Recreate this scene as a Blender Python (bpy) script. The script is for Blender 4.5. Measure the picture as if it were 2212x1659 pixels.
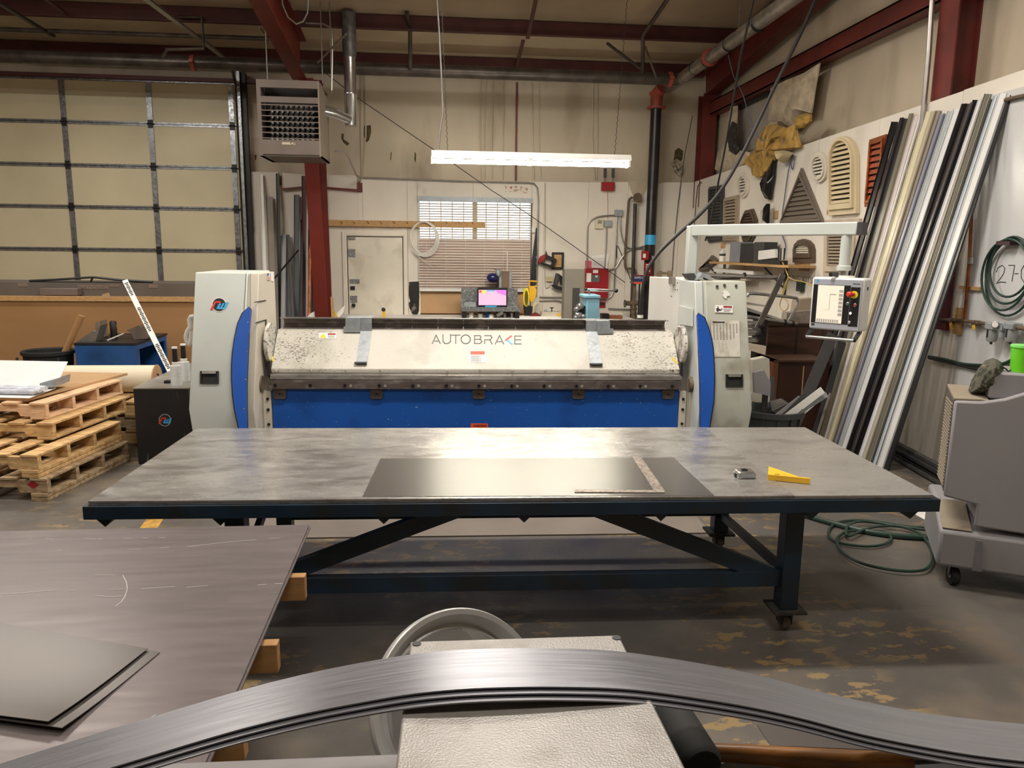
import bpy, bmesh, math, random
from mathutils import Vector, Matrix
random.seed(7)
for o in list(bpy.data.objects): bpy.data.objects.remove(o)
scene = bpy.context.scene
COL = scene.collection
# ------------------------------------------------------------------ camera
FPX = 1643.8
PITCH, ROLL, YAW = [math.radians(a) for a in (10.07, 0.713, 5.54)]
CAMZ = 1.78
_f = Vector((math.sin(YAW)*math.cos(PITCH), math.cos(YAW)*math.cos(PITCH), -math.sin(PITCH)))
_r0 = Vector((math.cos(YAW), -math.sin(YAW), 0)); _u0 = _r0.cross(_f)
_r = _r0*math.cos(ROLL) + _u0*math.sin(ROLL)
_u = _u0*math.cos(ROLL) - _r0*math.sin(ROLL)
CAM = Vector((0, 0, CAMZ))
cd = bpy.data.cameras.new('camera'); cam = bpy.data.objects.new('camera', cd); COL.objects.link(cam)
cd.sensor_width = 36; cd.lens = FPX/2212*36; cd.clip_start = .05; cd.clip_end = 200
cam.matrix_world = Matrix(((_r.x, _u.x, -_f.x, CAM.x), (_r.y, _u.y, -_f.y, CAM.y), (_r.z, _u.z, -_f.z, CAM.z), (0, 0, 0, 1)))
scene.camera = cam
scene.view_settings.view_transform = 'Standard'; scene.view_settings.look = 'None'
scene.view_settings.gamma = 1; scene.view_settings.exposure = 1.02
# ------------------------------------------------------------------ world: daylight that only enters through the window
w = bpy.data.worlds.new('daylight'); scene.world = w; w.use_nodes = True
w.node_tree.nodes['Background'].inputs[0].default_value = (0.92, 0.96, 1.0, 1)
w.node_tree.nodes['Background'].inputs[1].default_value = 1.5
# ------------------------------------------------------------------ the hall's strip lights (their housings are built with the roof)
LAMPS = [(0.6, 4.3, 5.3, 110), (0.35, 7.9, 5.0, 55), (0.6, 0.6, 5.4, 48), (-5.2, 4.3, 5.3, 70), (-4.8, 8.6, 4.95, 60), (-5.2, 0.0, 5.4, 50)]
for i, (lx, ly, lz, pw) in enumerate(LAMPS):
    ld = bpy.data.lights.new('strip_light', 'AREA'); ld.shape = 'RECTANGLE'; ld.size = 2.4; ld.size_y = .22
    if i == 1: ld.size, ld.size_y = 1.5, .5
    ld.energy = pw; ld.color = (1.0, .955, .89)
    lo = bpy.data.objects.new('strip_light', ld); COL.objects.link(lo); lo.location = (lx, ly, lz-.06)
    lu = ld.copy(); lu.energy = pw*.42; uo = bpy.data.objects.new('strip_light_up', lu); COL.objects.link(uo); uo.location = (lx, ly, lz+.06); uo.rotation_euler = (math.pi, 0, 0)

# ------------------------------------------------------------------ frames: turn a point of the picture into a point of the hall
def ray(x, y): return _f + _r*((x-1106)/FPX) + _u*((829.5-y)/FPX)
class Frame:
    def __init__(s, o=(0, 0, 0), deg=0.0):
        s.o = Vector(o); s.M = Matrix.Translation(s.o) @ Matrix.Rotation(math.radians(deg), 4, 'Z'); s.I = s.M.inverted()
        s.c = s.I @ CAM; s.R = s.I.to_3x3(); s.deg = deg
    def _hit(s, x, y, ax, v):
        d = s.R @ ray(x, y); return s.c + d*((v-s.c[ax])/d[ax])
    def at(s, x, y, d=0.0): return s._hit(x, y, 1, d)      # on the plane local y = d
    def side(s, x, y, xl): return s._hit(x, y, 0, xl)      # on the plane local x = xl
    def flat(s, x, y, z): return s._hit(x, y, 2, z)        # on the level z
    def pl(s, x, y, p, n):
        d = s.R @ ray(x, y); p = Vector(p); n = Vector(n); return s.c + d*((p-s.c).dot(n)/d.dot(n))
W = Frame()
def frame2(a, b):                                          # local x runs from a to b (level), local y away from the viewer
    a = Vector(a); b = Vector(b); return Frame((a.x, a.y, 0), math.degrees(math.atan2(b.y-a.y, b.x-a.x)))

# ------------------------------------------------------------------ mesh builder
class MB:
    def __init__(s, F=None):
        s.bm = bmesh.new(); s.T = F.M if isinstance(F, Frame) else (F or Matrix())
    def v(s, p): return s.bm.verts.new(s.T @ Vector(p))
    def face(s, vs):
        try: s.bm.faces.new(vs)
        except ValueError: pass
    def hexa(s, p):                                        # 8 corners: bottom ring then top ring
        q = [s.v(a) for a in p]
        for f in ((0, 3, 2, 1), (4, 5, 6, 7), (0, 1, 5, 4), (1, 2, 6, 5), (2, 3, 7, 6), (3, 0, 4, 7)): s.face([q[i] for i in f])
        return s
    def box(s, a, b):
        x0, x1 = sorted((a[0], b[0])); y0, y1 = sorted((a[1], b[1])); z0, z1 = sorted((a[2], b[2]))
        return s.hexa([(x0, y0, z0), (x1, y0, z0), (x1, y1, z0), (x0, y1, z0), (x0, y0, z1), (x1, y0, z1), (x1, y1, z1), (x0, y1, z1)])
    def prism(s, pts, ext):
        e = Vector(ext); a = [s.v(p) for p in pts]; b = [s.v(Vector(p)+e) for p in pts]
        s.face(a); s.face(b[::-1]); n = len(pts)
        for i in range(n): s.face([a[i], b[i], b[(i+1) % n], a[(i+1) % n]])
        return s
    def ring(s, outer, inner, ext):
        e = Vector(ext); n = len(outer)
        A = [s.v(p) for p in outer]; B = [s.v(p) for p in inner]; C = [s.v(Vector(p)+e) for p in outer]; D = [s.v(Vector(p)+e) for p in inner]
        for i in range(n):
            j = (i+1) % n
            s.face([A[i], A[j], B[j], B[i]]); s.face([C[j], C[i], D[i], D[j]]); s.face([A[j], A[i], C[i], C[j]]); s.face([B[i], B[j], D[j], D[i]])
        return s
    def beam(s, a, b, w, h, up=(0, 0, 1)):
        a = Vector(a); b = Vector(b); d = (b-a).normalized(); up = Vector(up)
        x = d.cross(up)
        if x.length < 1e-4: x = d.cross(Vector((0, 1, 0)))
        x.normalize(); u = x.cross(d); x = x*(w/2); u = u*(h/2)
        return s.hexa([a-x-u, a+x-u, b+x-u, b-x-u, a-x+u, a+x+u, b+x+u, b-x+u])
    def profile(s, a, b, sec, side, up, closed=True):      # sweep a section [(s,u)] from a to b
        a = Vector(a); b = Vector(b); side = Vector(side).normalized(); up = Vector(up).normalized()
        return s.prism([a+side*p+up*q for p, q in sec], b-a)
    def tube(s, pts, r, seg=8, closed=False, r2=None):
        P = [Vector(p) for p in pts]; n = len(P); rings = []; nx = None
        for i in range(n):
            if closed: t = (P[(i+1) % n]-P[i-1])
            else: t = P[min(i+1, n-1)]-P[max(i-1, 0)]
            t.normalize()
            if nx is None:
                nx = t.cross(Vector((0, 0, 1)))
                if nx.length < .1: nx = t.cross(Vector((0, 1, 0)))
            nx = nx - t*nx.dot(t); nx.normalize(); ny = t.cross(nx)
            rr = r if r2 is None else r+(r2-r)*i/(n-1)
            rings.append([s.v(P[i]+(nx*math.cos(k*2*math.pi/seg)+ny*math.sin(k*2*math.pi/seg))*rr) for k in range(seg)])
        for i in range(n if closed else n-1):
            A = rings[i]; B = rings[(i+1) % n]
            for k in range(seg): s.face([A[k], A[(k+1) % seg], B[(k+1) % seg], B[k]])
        if not closed: s.face(rings[0][::-1]); s.face(rings[-1])
        return s
    def cyl(s, a, b, r, seg=16, r2=None): return s.tube([a, b], r, seg, r2=r2)
    def lathe(s, prof, base=(0, 0, 0), axis=(0, 0, 1), seg=24):   # prof: (radius, height) pairs along axis
        ax = Vector(axis).normalized(); nx = ax.cross(Vector((0, 1, .3))).normalized(); ny = ax.cross(nx); base = Vector(base); R = []
        for r, h in prof:
            if r < 1e-5: R.append([s.v(base+ax*h)])
            else: R.append([s.v(base+ax*h+(nx*math.cos(k*2*math.pi/seg)+ny*math.sin(k*2*math.pi/seg))*r) for k in range(seg)])
        for A, B in zip(R, R[1:]):
            for k in range(seg):
                j = (k+1) % seg
                q = [A[k % len(A)], A[j % len(A)], B[j % len(B)], B[k % len(B)]]
                u = []
                for t in q:
                    if t not in u: u.append(t)
                if len(u) > 2: s.face(u)
        if len(R[0]) > 1: s.face(R[0][::-1])
        if len(R[-1]) > 1: s.face(R[-1])
        return s
    def ball(s, c, r, seg=12, sc=(1, 1, 1)):
        n = seg//2; c = Vector(c); R = []
        for i in range(n+1):
            th = math.pi*i/n
            if i in (0, n): R.append([s.v(c+Vector((0, 0, r*math.cos(th)*sc[2])))])
            else: R.append([s.v(c+Vector((r*math.sin(th)*math.cos(k*2*math.pi/seg)*sc[0], r*math.sin(th)*math.sin(k*2*math.pi/seg)*sc[1], r*math.cos(th)*sc[2]))) for k in range(seg)])
        for A, B in zip(R, R[1:]):
            for k in range(seg):
                j = (k+1) % seg; u = []
                for t in [A[k % len(A)], A[j % len(A)], B[j % len(B)], B[k % len(B)]]:
                    if t not in u: u.append(t)
                s.face(u)
        return s
    def grid(s, fn, nu, nv, thick=0.0):                    # fn(u,v)->point, thickened downwards
        A = [[s.v(fn(i/nu, j/nv)) for j in range(nv+1)] for i in range(nu+1)]
        for i in range(nu):
            for j in range(nv): s.face([A[i][j], A[i+1][j], A[i+1][j+1], A[i][j+1]])
        if thick:
            B = [[s.v(Vector(fn(i/nu, j/nv))-Vector((0, 0, thick))) for j in range(nv+1)] for i in range(nu+1)]
            for i in range(nu):
                for j in range(nv): s.face([B[i][j], B[i][j+1], B[i+1][j+1], B[i+1][j]])
            for i in range(nu): s.face([A[i][0], B[i][0], B[i+1][0], A[i+1][0]]); s.face([A[i+1][nv], B[i+1][nv], B[i][nv], A[i][nv]])
            for j in range(nv): s.face([A[0][j+1], B[0][j+1], B[0][j], A[0][j]]); s.face([A[nu][j], B[nu][j], B[nu][j+1], A[nu][j+1]])
        return s
    def build(s, name, mat, parent=None, bevel=0, smooth=True):
        bm = s.bm; bmesh.ops.recalc_face_normals(bm, faces=bm.faces)
        if parent is not None:
            base = Vector(WL.get(parent.name, (0, 0, 0)))
        else:
            xs = [v.co.x for v in bm.verts]; ys = [v.co.y for v in bm.verts]; zs = [v.co.z for v in bm.verts]
            base = Vector(((min(xs)+max(xs))/2, (min(ys)+max(ys))/2, min(zs)))
        for v in bm.verts: v.co -= base
        me = bpy.data.meshes.new(name); bm.to_mesh(me); bm.free()
        o = bpy.data.objects.new(name, me); COL.objects.link(o)
        if parent is not None: o.parent = parent
        else: o.location = base
        WL[o.name] = tuple(base)
        me.materials.append(mat)
        if smooth:
            for p in me.polygons: p.use_smooth = True
            me.set_sharp_from_angle(angle=math.radians(35))
        if bevel:
            m = o.modifiers.new('bevel', 'BEVEL'); m.width = bevel; m.segments = 2; m.limit_method = 'ANGLE'; m.angle_limit = math.radians(40)
            m.harden_normals = False
        return o
WL = {}                                                    # where each thing's own origin stands
def tag(o, label=None, cat=None, group=None, kind=None):
    if label: o['label'] = label
    if cat: o['category'] = cat
    if group: o['group'] = group
    if kind: o['kind'] = kind
    return o
def thing(name, label, cat, loc, group=None, F=None):
    o = bpy.data.objects.new(name, None); COL.objects.link(o); o.empty_display_size = .05
    p = (F.M @ Vector(loc)) if F else Vector(loc)
    o.location = p; WL[o.name] = tuple(p)
    return tag(o, label, cat, group)
def struct(o): o['kind'] = 'structure'; return o
def lab(o, s): o['label'] = s; return o
def lin(c): return tuple(((x/255/12.92) if x/255 <= .04045 else ((x/255+.055)/1.055)**2.4) for x in c[:3])
MATS = {}
def mat(name, col, rough=.6, metal=0.0, var=.08, scale=4.0, st=(1, 1, 1), col2=None, thr=None, soft=.05, bump=0.0, bscale=60, spec=.5, rv=0.0, col3=None, thr3=.7, sc3=2.0, st3=(1, 1, 1), soft3=.05, emit=0, trans=0, rot=0.0, world=False):
    """procedural principled material: base colour with slow tone variation, an optional second colour in noise patches (thr) and a third"""
    if name in MATS: return MATS[name]
    m = bpy.data.materials.new(name); m.use_nodes = True; nt = m.node_tree; N = nt.nodes; L = nt.links
    b = N['Principled BSDF']; c = lin(col)
    b.inputs['Roughness'].default_value = rough; b.inputs['Metallic'].default_value = metal; b.inputs['Specular IOR Level'].default_value = spec
    tc = N.new('ShaderNodeTexCoord'); src = tc.outputs['Object']
    if world: g = N.new('ShaderNodeNewGeometry'); src = g.outputs['Position']
    def noise(sc, stt, det=4, ro=0.0):
        mp = N.new('ShaderNodeMapping'); mp.inputs['Scale'].default_value = stt; mp.inputs['Rotation'].default_value = (ro, ro, ro); L.new(src, mp.inputs['Vector'])
        t = N.new('ShaderNodeTexNoise'); t.inputs['Scale'].default_value = sc; t.inputs['Detail'].default_value = det; t.inputs['Roughness'].default_value = .5 if det < 8 else .66; L.new(mp.outputs[0], t.inputs['Vector']); return t
    n1 = noise(scale, st, 4, rot)
    r1 = N.new('ShaderNodeValToRGB'); e = r1.color_ramp.elements
    lo = tuple(max(0, x*(1-var*2.2)) for x in c); hi = tuple(min(1, x*(1+var*1.6)) for x in c)
    e[0].position = .3; e[0].color = (*lo, 1); e[1].position = .7; e[1].color = (*hi, 1)
    L.new(n1.outputs['Fac'], r1.inputs['Fac']); out = r1.outputs['Color']
    def over(prev, colr, tex, th, sf):
        rp = N.new('ShaderNodeMapRange'); rp.inputs['From Min'].default_value = th-sf; rp.inputs['From Max'].default_value = th+sf; L.new(tex.outputs['Fac'], rp.inputs['Value'])
        mx = N.new('ShaderNodeMix'); mx.data_type = 'RGBA'; L.new(rp.outputs[0], mx.inputs[0]); L.new(prev, mx.inputs[6]); mx.inputs[7].default_value = (*lin(colr), 1); return mx.outputs[2]
    if col2 is not None:
        if thr is None: thr = .55
        out = over(out, col2, noise(scale*1.7, st, 6, rot), thr, soft)
    if col3 is not None: out = over(out, col3, noise(sc3, st3, 8), thr3, soft3)
    L.new(out, b.inputs['Base Color'])
    if rv:
        rr = N.new('ShaderNodeMapRange'); rr.inputs['To Min'].default_value = max(.03, rough-rv); rr.inputs['To Max'].default_value = min(1, rough+rv); rr.inputs['From Min'].default_value = .3; rr.inputs['From Max'].default_value = .7
        nr = noise(scale*2.3, st, 5); L.new(nr.outputs['Fac'], rr.inputs['Value']); L.new(rr.outputs[0], b.inputs['Roughness'])
    if bump:
        bp = N.new('ShaderNodeBump'); bp.inputs['Strength'].default_value = min(1, bump); bp.inputs['Distance'].default_value = .01; nb = noise(bscale, st, 3); L.new(nb.outputs['Fac'], bp.inputs['Height']); L.new(bp.outputs[0], b.inputs['Normal'])
    if emit: b.inputs['Emission Color'].default_value = (*c, 1); b.inputs['Emission Strength'].default_value = emit
    if trans: b.inputs['Transmission Weight'].default_value = trans
    MATS[name] = m; return m
def text(s, size, F, p, mt, parent, name='lettering', wide=1.0, rotx=90, spin=0, ext=.0006, yaw=0, shear=0):
    """raised lettering, left-aligned at local point p, facing local -y (rotx=90) or up (rotx=0)"""
    cu = bpy.data.curves.new('t', 'FONT'); cu.body = s; cu.size = size; cu.extrude = ext; cu.resolution_u = 2; cu.shear = shear
    to = bpy.data.objects.new('t', cu); me = bpy.data.meshes.new_from_object(to)
    bpy.data.objects.remove(to); bpy.data.curves.remove(cu)
    T = F.M @ Matrix.Translation(Vector(p)) @ Matrix.Rotation(math.radians(yaw), 4, 'Z') @ Matrix.Rotation(math.radians(rotx), 4, 'X') @ Matrix.Rotation(math.radians(spin), 4, 'Z') @ Matrix.Diagonal((wide, 1, 1, 1))
    me.transform(Matrix.Translation(-Vector(WL[parent.name])) @ T)
    me.name = name; me.materials.clear(); me.materials.append(mt)
    o = bpy.data.objects.new(name, me); COL.objects.link(o); o.parent = parent; return o
def tline(s, h, F, x0, x1, z, y, mt, parent, name='lettering'):
    """text fitted between x0 and x1 on the local plane y, cap height h"""
    o = text(s, 1.0, W, (0, 0, 0), mt, parent, name); me = o.data
    me.transform(Matrix.Translation(Vector(WL[parent.name])))
    xs = [v.co.x for v in me.vertices]; zs = [v.co.z for v in me.vertices]
    k = (x1-x0)/(max(xs)-min(xs)); kz = h/(max(zs)-min(zs))
    for v in me.vertices:
        v.co = F.M @ Vector((x0+(v.co.x-min(xs))*k, y+v.co.y, z+(v.co.z-min(zs))*kz)) - Vector(WL[parent.name])
    return o
def smooth(pts, k=6):                                      # Catmull-Rom through points
    P = [Vector(p) for p in pts]; P = [P[0]*2-P[1]]+P+[P[-1]*2-P[-2]]; out = []
    for i in range(1, len(P)-2):
        a, b, c, d = P[i-1:i+3]
        for j in range(k):
            t = j/k; out.append(.5*((2*b)+(c-a)*t+(2*a-5*b+4*c-d)*t*t+(3*b-a-3*c+d)*t**3))
    out.append(P[-2]); return out
# ------------------------------------------------------------------ materials
M_PLY = mat('white painted plywood', (222, 214, 202), .65, 0, .05, 1.2, (1, 1, .5), col2=(176, 166, 152), thr=.69, soft=.05, col3=(70, 62, 55), thr3=.72, sc3=22, soft3=.02, bump=.15, bscale=30, world=True)
M_LINER = mat('yellowed vinyl wall liner', (196, 182, 160), .55, 0, .1, .9, (1, 1, .35), col2=(140, 124, 102), thr=.66, soft=.14, bump=.25, bscale=9, world=True)
M_ROOF = mat('roof liner', (190, 172, 145), .7, 0, .07, 1.1, bump=.3, bscale=5, world=True)
M_RED = mat('red primer steel', (104, 38, 32), .5, 0, .1, 3, col2=(88, 34, 28), thr=.6, soft=.1, world=True)
M_PURLIN = mat('dark red primer steel', (84, 40, 40), .55, 0, .12, 3, world=True)
M_GARAGE = mat('cream door skin', (216, 205, 172), .5, 0, .04, 1, world=True)
M_GALV = mat('galvanised steel', (150, 152, 156), .35, .8, .12, 14, rv=.12)
M_GALVM = mat('dull galvanised steel', (158, 164, 168), .5, .35, .08, 20, rv=.1)
M_STEELD = mat('dark burnished steel', (112, 103, 98), .38, .45, .14, 5, (1, 1, 2), rv=.12, col2=(146, 138, 132), thr=.62, soft=.08)
M_STEELL = mat('bright worn steel', (176, 172, 168), .28, .8, .12, 10, (.3, 1, 1), rv=.1)
M_MACH = mat('pale grey machine enamel', (203, 208, 203), .38, 0, .03, 2, col3=(120, 116, 108), thr3=.735, sc3=9, soft3=.01)
M_MACHD = mat('dirty grey machine enamel', (190, 192, 180), .42, 0, .06, 2, col2=(150, 144, 124), thr=.6, soft=.09, col3=(110, 105, 95), thr3=.72, sc3=14, soft3=.01)
M_BEIGE = mat('beige machine enamel', (208, 201, 186), .45, 0, .03, 2)
M_BEAM = mat('scuffed off-white beam paint', (196, 192, 181), .45, 0, .04, 2.2, col2=(182, 178, 166), thr=.6, soft=.05, col3=(122, 114, 108), thr3=.665, sc3=55, st3=(1.0, 1, 1.9), soft3=.02)
def _beam():                                               # paint is worn through more towards both ends of the beam
    nt = M_BEAM.node_tree; N = nt.nodes; L = nt.links
    mix = [n for n in N if n.type == 'MIX'][-1]; rp = mix.inputs[0].links[0].from_node; src = rp.inputs['Value'].links[0].from_socket
    tc = N.new('ShaderNodeTexCoord'); sp = N.new('ShaderNodeSeparateXYZ'); L.new(tc.outputs['Object'], sp.inputs[0])
    ab = N.new('ShaderNodeMath'); ab.operation = 'ABSOLUTE'; L.new(sp.outputs[0], ab.inputs[0])
    mr = N.new('ShaderNodeMapRange'); mr.inputs['From Min'].default_value = .75; mr.inputs['From Max'].default_value = 1.3; mr.inputs['To Max'].default_value = .2; L.new(ab.outputs[0], mr.inputs['Value'])
    nz = N.new('ShaderNodeTexNoise'); nz.inputs['Scale'].default_value = 5; L.new(tc.outputs['Object'], nz.inputs['Vector'])
    mu = N.new('ShaderNodeMath'); mu.operation = 'MULTIPLY'; L.new(mr.outputs[0], mu.inputs[0]); L.new(nz.outputs['Fac'], mu.inputs[1])
    ad = N.new('ShaderNodeMath'); ad.operation = 'ADD'; L.new(src, ad.inputs[0]); L.new(mu.outputs[0], ad.inputs[1]); L.new(ad.outputs[0], rp.inputs['Value'])
_beam()
M_BEAMW = mat('worn beam paint', (205, 200, 190), .45, 0, .06, 3, col2=(110, 102, 98), thr=.56, soft=.04, col3=(90, 84, 80), thr3=.57, sc3=22, st3=(1, 1, 2.5), soft3=.02)
M_BLUE = mat('blue machine enamel', (22, 84, 172), .42, 0, .06, 1.5, col2=(14, 58, 128), thr=.64, soft=.1, col3=(150, 175, 200), thr3=.668, sc3=34, st3=(1, 1, 2.0), soft3=.01)
M_BLUEC = mat('blue cover', (30, 82, 170), .3, 0, .05, 2, col3=(120, 150, 195), thr3=.76, sc3=18, soft3=.02)
M_BLACK = mat('black plastic', (26, 26, 28), .4, 0, .1, 5)
M_RUBBER = mat('black rubber', (32, 32, 32), .8, 0, .1, 8)
M_DARK = mat('dark metal', (48, 46, 46), .45, .5, .1, 6)
M_NAVY = mat('navy painted steel', (16, 40, 58), .45, 0, .2, 3, col2=(28, 30, 32), thr=.55, soft=.1, world=True)
M_WHITE = mat('white paint', (228, 226, 220), .45, 0, .02, 3)
M_PAPER = mat('white paper', (232, 230, 226), .8, 0, .02, 3)
M_SILVER = mat('silver aluminium', (196, 196, 196), .22, .9, .05, 20)
M_YEL = mat('yellow paint', (232, 180, 40), .45, 0, .06, 6)
M_YELD = mat('warning yellow', (232, 208, 40), .5, 0, .05, 8)
M_REDP = mat('alarm red', (150, 28, 36), .35, 0, .04, 3)
M_REDL = mat('bright red', (214, 52, 44), .45, 0, .05, 6)
M_ORANGE = mat('warning orange', (236, 84, 44), .5, 0, .05, 6)
M_INK = mat('black ink', (30, 30, 32), .6, 0, 0, 3)
M_GREYINK = mat('grey ink', (92, 92, 94), .5, 0, 0, 3)
M_SKYB = mat('sky blue', (60, 170, 226), .4, 0, 0, 3)
M_COPPER = mat('aged copper', (156, 92, 58), .35, .85, .2, 9, rv=.1)
M_WOOD = mat('pallet wood', (204, 168, 116), .75, 0, .13, 5, (1, 4, 4), col2=(170, 128, 82), thr=.58, soft=.08, bump=.2, bscale=40)
M_WOODG = mat('weathered pallet wood', (170, 146, 112), .8, 0, .16, 5, (1, 4, 4), col2=(124, 100, 74), thr=.56, soft=.08, bump=.25, bscale=40)
M_WOODE = mat('fresh cut wood', (222, 184, 146), .75, 0, .1, 9, (1, 1, 5), col2=(200, 152, 110), thr=.6, soft=.05)
M_BOARD = mat('tan wood board', (186, 146, 96), .7, 0, .12, 4, (5, 1, 20))
M_CARD = mat('brown cardboard', (158, 118, 76), .8, 0, .04, 1.4, (1, 1, 3))
M_OSB = mat('tan fibreboard', (184, 148, 108), .7, 0, .05, 2)
M_GREYP = mat('grey moulded plastic', (146, 143, 146), .5, 0, .03, 2, bump=.05, bscale=200)
M_GREYD = mat('dusty grey plastic', (150, 138, 120), .65, 0, .05, 4)
M_TAUPE = mat('taupe painted steel', (112, 100, 92), .45, 0, .05, 3)
M_TAUPES = mat('heater side steel', (132, 120, 106), .5, 0, .05, 3)
M_CHAR = mat('charcoal', (62, 60, 60), .5, 0, .08, 4)
M_VENTT = mat('taupe vent plastic', (112, 101, 90), .5, 0, .04, 3)
M_VENTB = mat('brown vent plastic', (88, 72, 58), .5, 0, .04, 3)
M_VENTC = mat('cream vent plastic', (214, 198, 162), .5, 0, .03, 3)
M_VENTW = mat('white vent plastic', (216, 208, 192), .5, 0, .03, 3)
M_VENTK = mat('tan grey vent plastic', (158, 142, 122), .5, 0, .03, 3)
M_GRNHOSE = mat('dark green hose', (34, 58, 48), .4, 0, .08, 10)
M_CABLE = mat('black cable', (34, 32, 34), .5, 0, 0, 3)
M_PIPE = mat('dusty black iron pipe', (84, 76, 70), .4, .4, .2, 5, rv=.1)
M_PIPEB = mat('black painted pipe', (40, 37, 36), .3, .1, .2, 5)
M_DUST = mat('dust brown fittings', (104, 88, 70), .7, .1, .15, 9)
M_CONDUIT = mat('steel conduit', (158, 154, 148), .35, .7, .08, 9)
M_GLASS = mat('clear plastic', (235, 240, 240), .1, 0, 0, 3, trans=.85)
M_TUBE = mat('lit fluorescent tube', (255, 250, 232), .5, 0, 0, 3, emit=38)
M_BROWNW = mat('dark brown cabinet wood', (66, 40, 26), .45, 0, .15, 4, (1, 1, 4))
M_INSUL = mat('yellow fibreglass', (190, 152, 78), .95, 0, .2, 5, col2=(92, 76, 56), thr=.6, soft=.12, bump=.8, bscale=50)
M_DEBRIS = mat('dark debris', (52, 46, 42), .8, 0, .3, 20)
M_FLOOR = mat('worn painted concrete floor', (92, 87, 82), .42, 0, .08, 1.3, col2=(114, 104, 92), thr=.6, soft=.1, col3=(140, 119, 84), thr3=.555, sc3=6.5, st3=(1, 1.9, 1), soft3=.012, bump=.12, bscale=40, rv=.12, world=True)
def _floor():                                              # bare tan concrete shows mostly towards the camera side of the hall
    nt = M_FLOOR.node_tree; N = nt.nodes; L = nt.links
    mix = [n for n in N if n.type == 'MIX'][-1]; rp = mix.inputs[0].links[0].from_node
    g = N.new('ShaderNodeNewGeometry'); n = N.new('ShaderNodeTexNoise'); n.inputs['Scale'].default_value = .9; n.inputs['Detail'].default_value = 2; L.new(g.outputs['Position'], n.inputs['Vector'])
    m2 = N.new('ShaderNodeMapRange'); m2.inputs['From Min'].default_value = .45; m2.inputs['From Max'].default_value = .54; L.new(n.outputs['Fac'], m2.inputs['Value'])
    mu = N.new('ShaderNodeMath'); mu.operation = 'MULTIPLY'; L.new(rp.outputs[0], mu.inputs[0]); L.new(m2.outputs[0], mu.inputs[1]); L.new(mu.outputs[0], mix.inputs[0])
_floor()
M_TABLE = mat('rubbed sheet steel table top', (170, 167, 164), .25, .6, .10, 3, (1, 2.4, 1), col2=(138, 134, 131), thr=.57, soft=.09, rv=.1, col3=(196, 192, 186), thr3=.72, sc3=30, st3=(3.2, 1, 1), soft3=.01, bump=.05, bscale=12)
M_TABLE2 = mat('newer sheet steel table top', (166, 163, 158), .3, .5, .05, 2, (1, 2.4, 1), col2=(146, 142, 138), thr=.62, soft=.08, rv=.08, bump=.06, bscale=14)
M_SHEET = mat('mill finish sheet', (112, 104, 104), .34, .35, .05, 1.6, (1, 7, 1), col3=(190, 186, 182), thr3=.735, sc3=40, st3=(1, 2.6, 1), soft3=.01, rv=.06)
M_SHEET2 = mat('matt dark sheet', (104, 99, 96), .28, .6, .03, 2, col3=(180, 176, 170), thr3=.80, sc3=9, soft3=.01)
M_STRIP = mat('brushed steel strip', (134, 134, 140), .33, .7, .05, 12, (.25, 9, 1), rv=.05)
M_CAST = mat('hammered grey machine top', (132, 128, 123), .36, .25, .08, 6, col2=(114, 108, 101), thr=.62, soft=.08, col3=(80, 76, 68), thr3=.72, sc3=9, soft3=.01, bump=.12, bscale=300)
M_DIAM = mat('aluminium tread plate', (136, 138, 140), .35, .6, .1, 30, (1, 1, 1), col2=(206, 208, 208), thr=.6, soft=.03)
M_BLACKB = mat('scuffed black box paint', (24, 24, 26), .5, 0, .2, 3, col3=(92, 92, 92), thr3=.66, sc3=4, st3=(3, 1, .35), soft3=.04)
M_WHITEP = mat('white panel', (226, 226, 224), .6, 0, .03, 3, bump=.3, bscale=160)
M_WRAP = mat('clear wrapping film', (206, 210, 222), .25, 0, .12, 16, (1, 1, 4), bump=.5, bscale=20)
# ------------------------------------------------------------------ the building
YB, XR = 12.9, 4.3                      # faces of the white plywood on the back and right walls
def roofz(y): return 4.78+.11*(13-y)
struct(MB().box((-11.2, -6.2, -.1), (5.0, 13.4, 0)).build('floor', M_FLOOR))
struct(MB().hexa([(-11.2, -6.2, roofz(-6.2)), (5, -6.2, roofz(-6.2)), (5, 13.4, roofz(13.4)), (-11.2, 13.4, roofz(13.4)), (-11.2, -6.2, roofz(-6.2)+.15), (5, -6.2, roofz(-6.2)+.15), (5, 13.4, roofz(13.4)+.15), (-11.2, 13.4, roofz(13.4)+.15)]).build('ceiling', M_ROOF))
wa = W.at(902, 428, YB); wb = W.at(1146, 686, YB)           # window opening
GZ = W.at(250, 174, YB+.1).z                               # head of the roller door
# liner on the back wall with openings
mb = MB()
gx = W.at(508, 180, YB).x
mb.box((-11.2, YB+.14, 0), (gx+.02, YB+.2, GZ)); mb.box((gx, YB+.12, 2.7), (5, YB+.22, 4.79)); mb.box((-11.2, YB+.12, GZ), (gx, YB+.22, 4.79))  # first box is an unseen backing added behind the roller door to block daylight
mb.box((gx, YB+.12, 0), (wa.x, YB+.22, 2.7)); mb.box((wb.x, YB+.12, 0), (5, YB+.22, 2.7)); mb.box((wa.x, YB+.12, 0), (wb.x, YB+.22, wb.z)); mb.box((wa.x, YB+.12, wa.z), (wb.x, YB+.22, 2.7))
wback = struct(mb.build('wall_back', M_LINER))
# wrinkled folds of the liner
mb = MB()
for i, px in enumerate([1040, 1052, 1066, 1150, 1164, 1282, 1290, 780, 788, 1090]):
    a = W.at(px, 150, YB+.1); b = W.at(px-random.uniform(-4, 9), 388, YB+.1)
    mb.tube([a, ((a.x+b.x)/2+random.uniform(-.03, .03), YB+.11, 3.6), b], .014, 5)
mb.build('liner_fold', M_LINER, wback)
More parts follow.
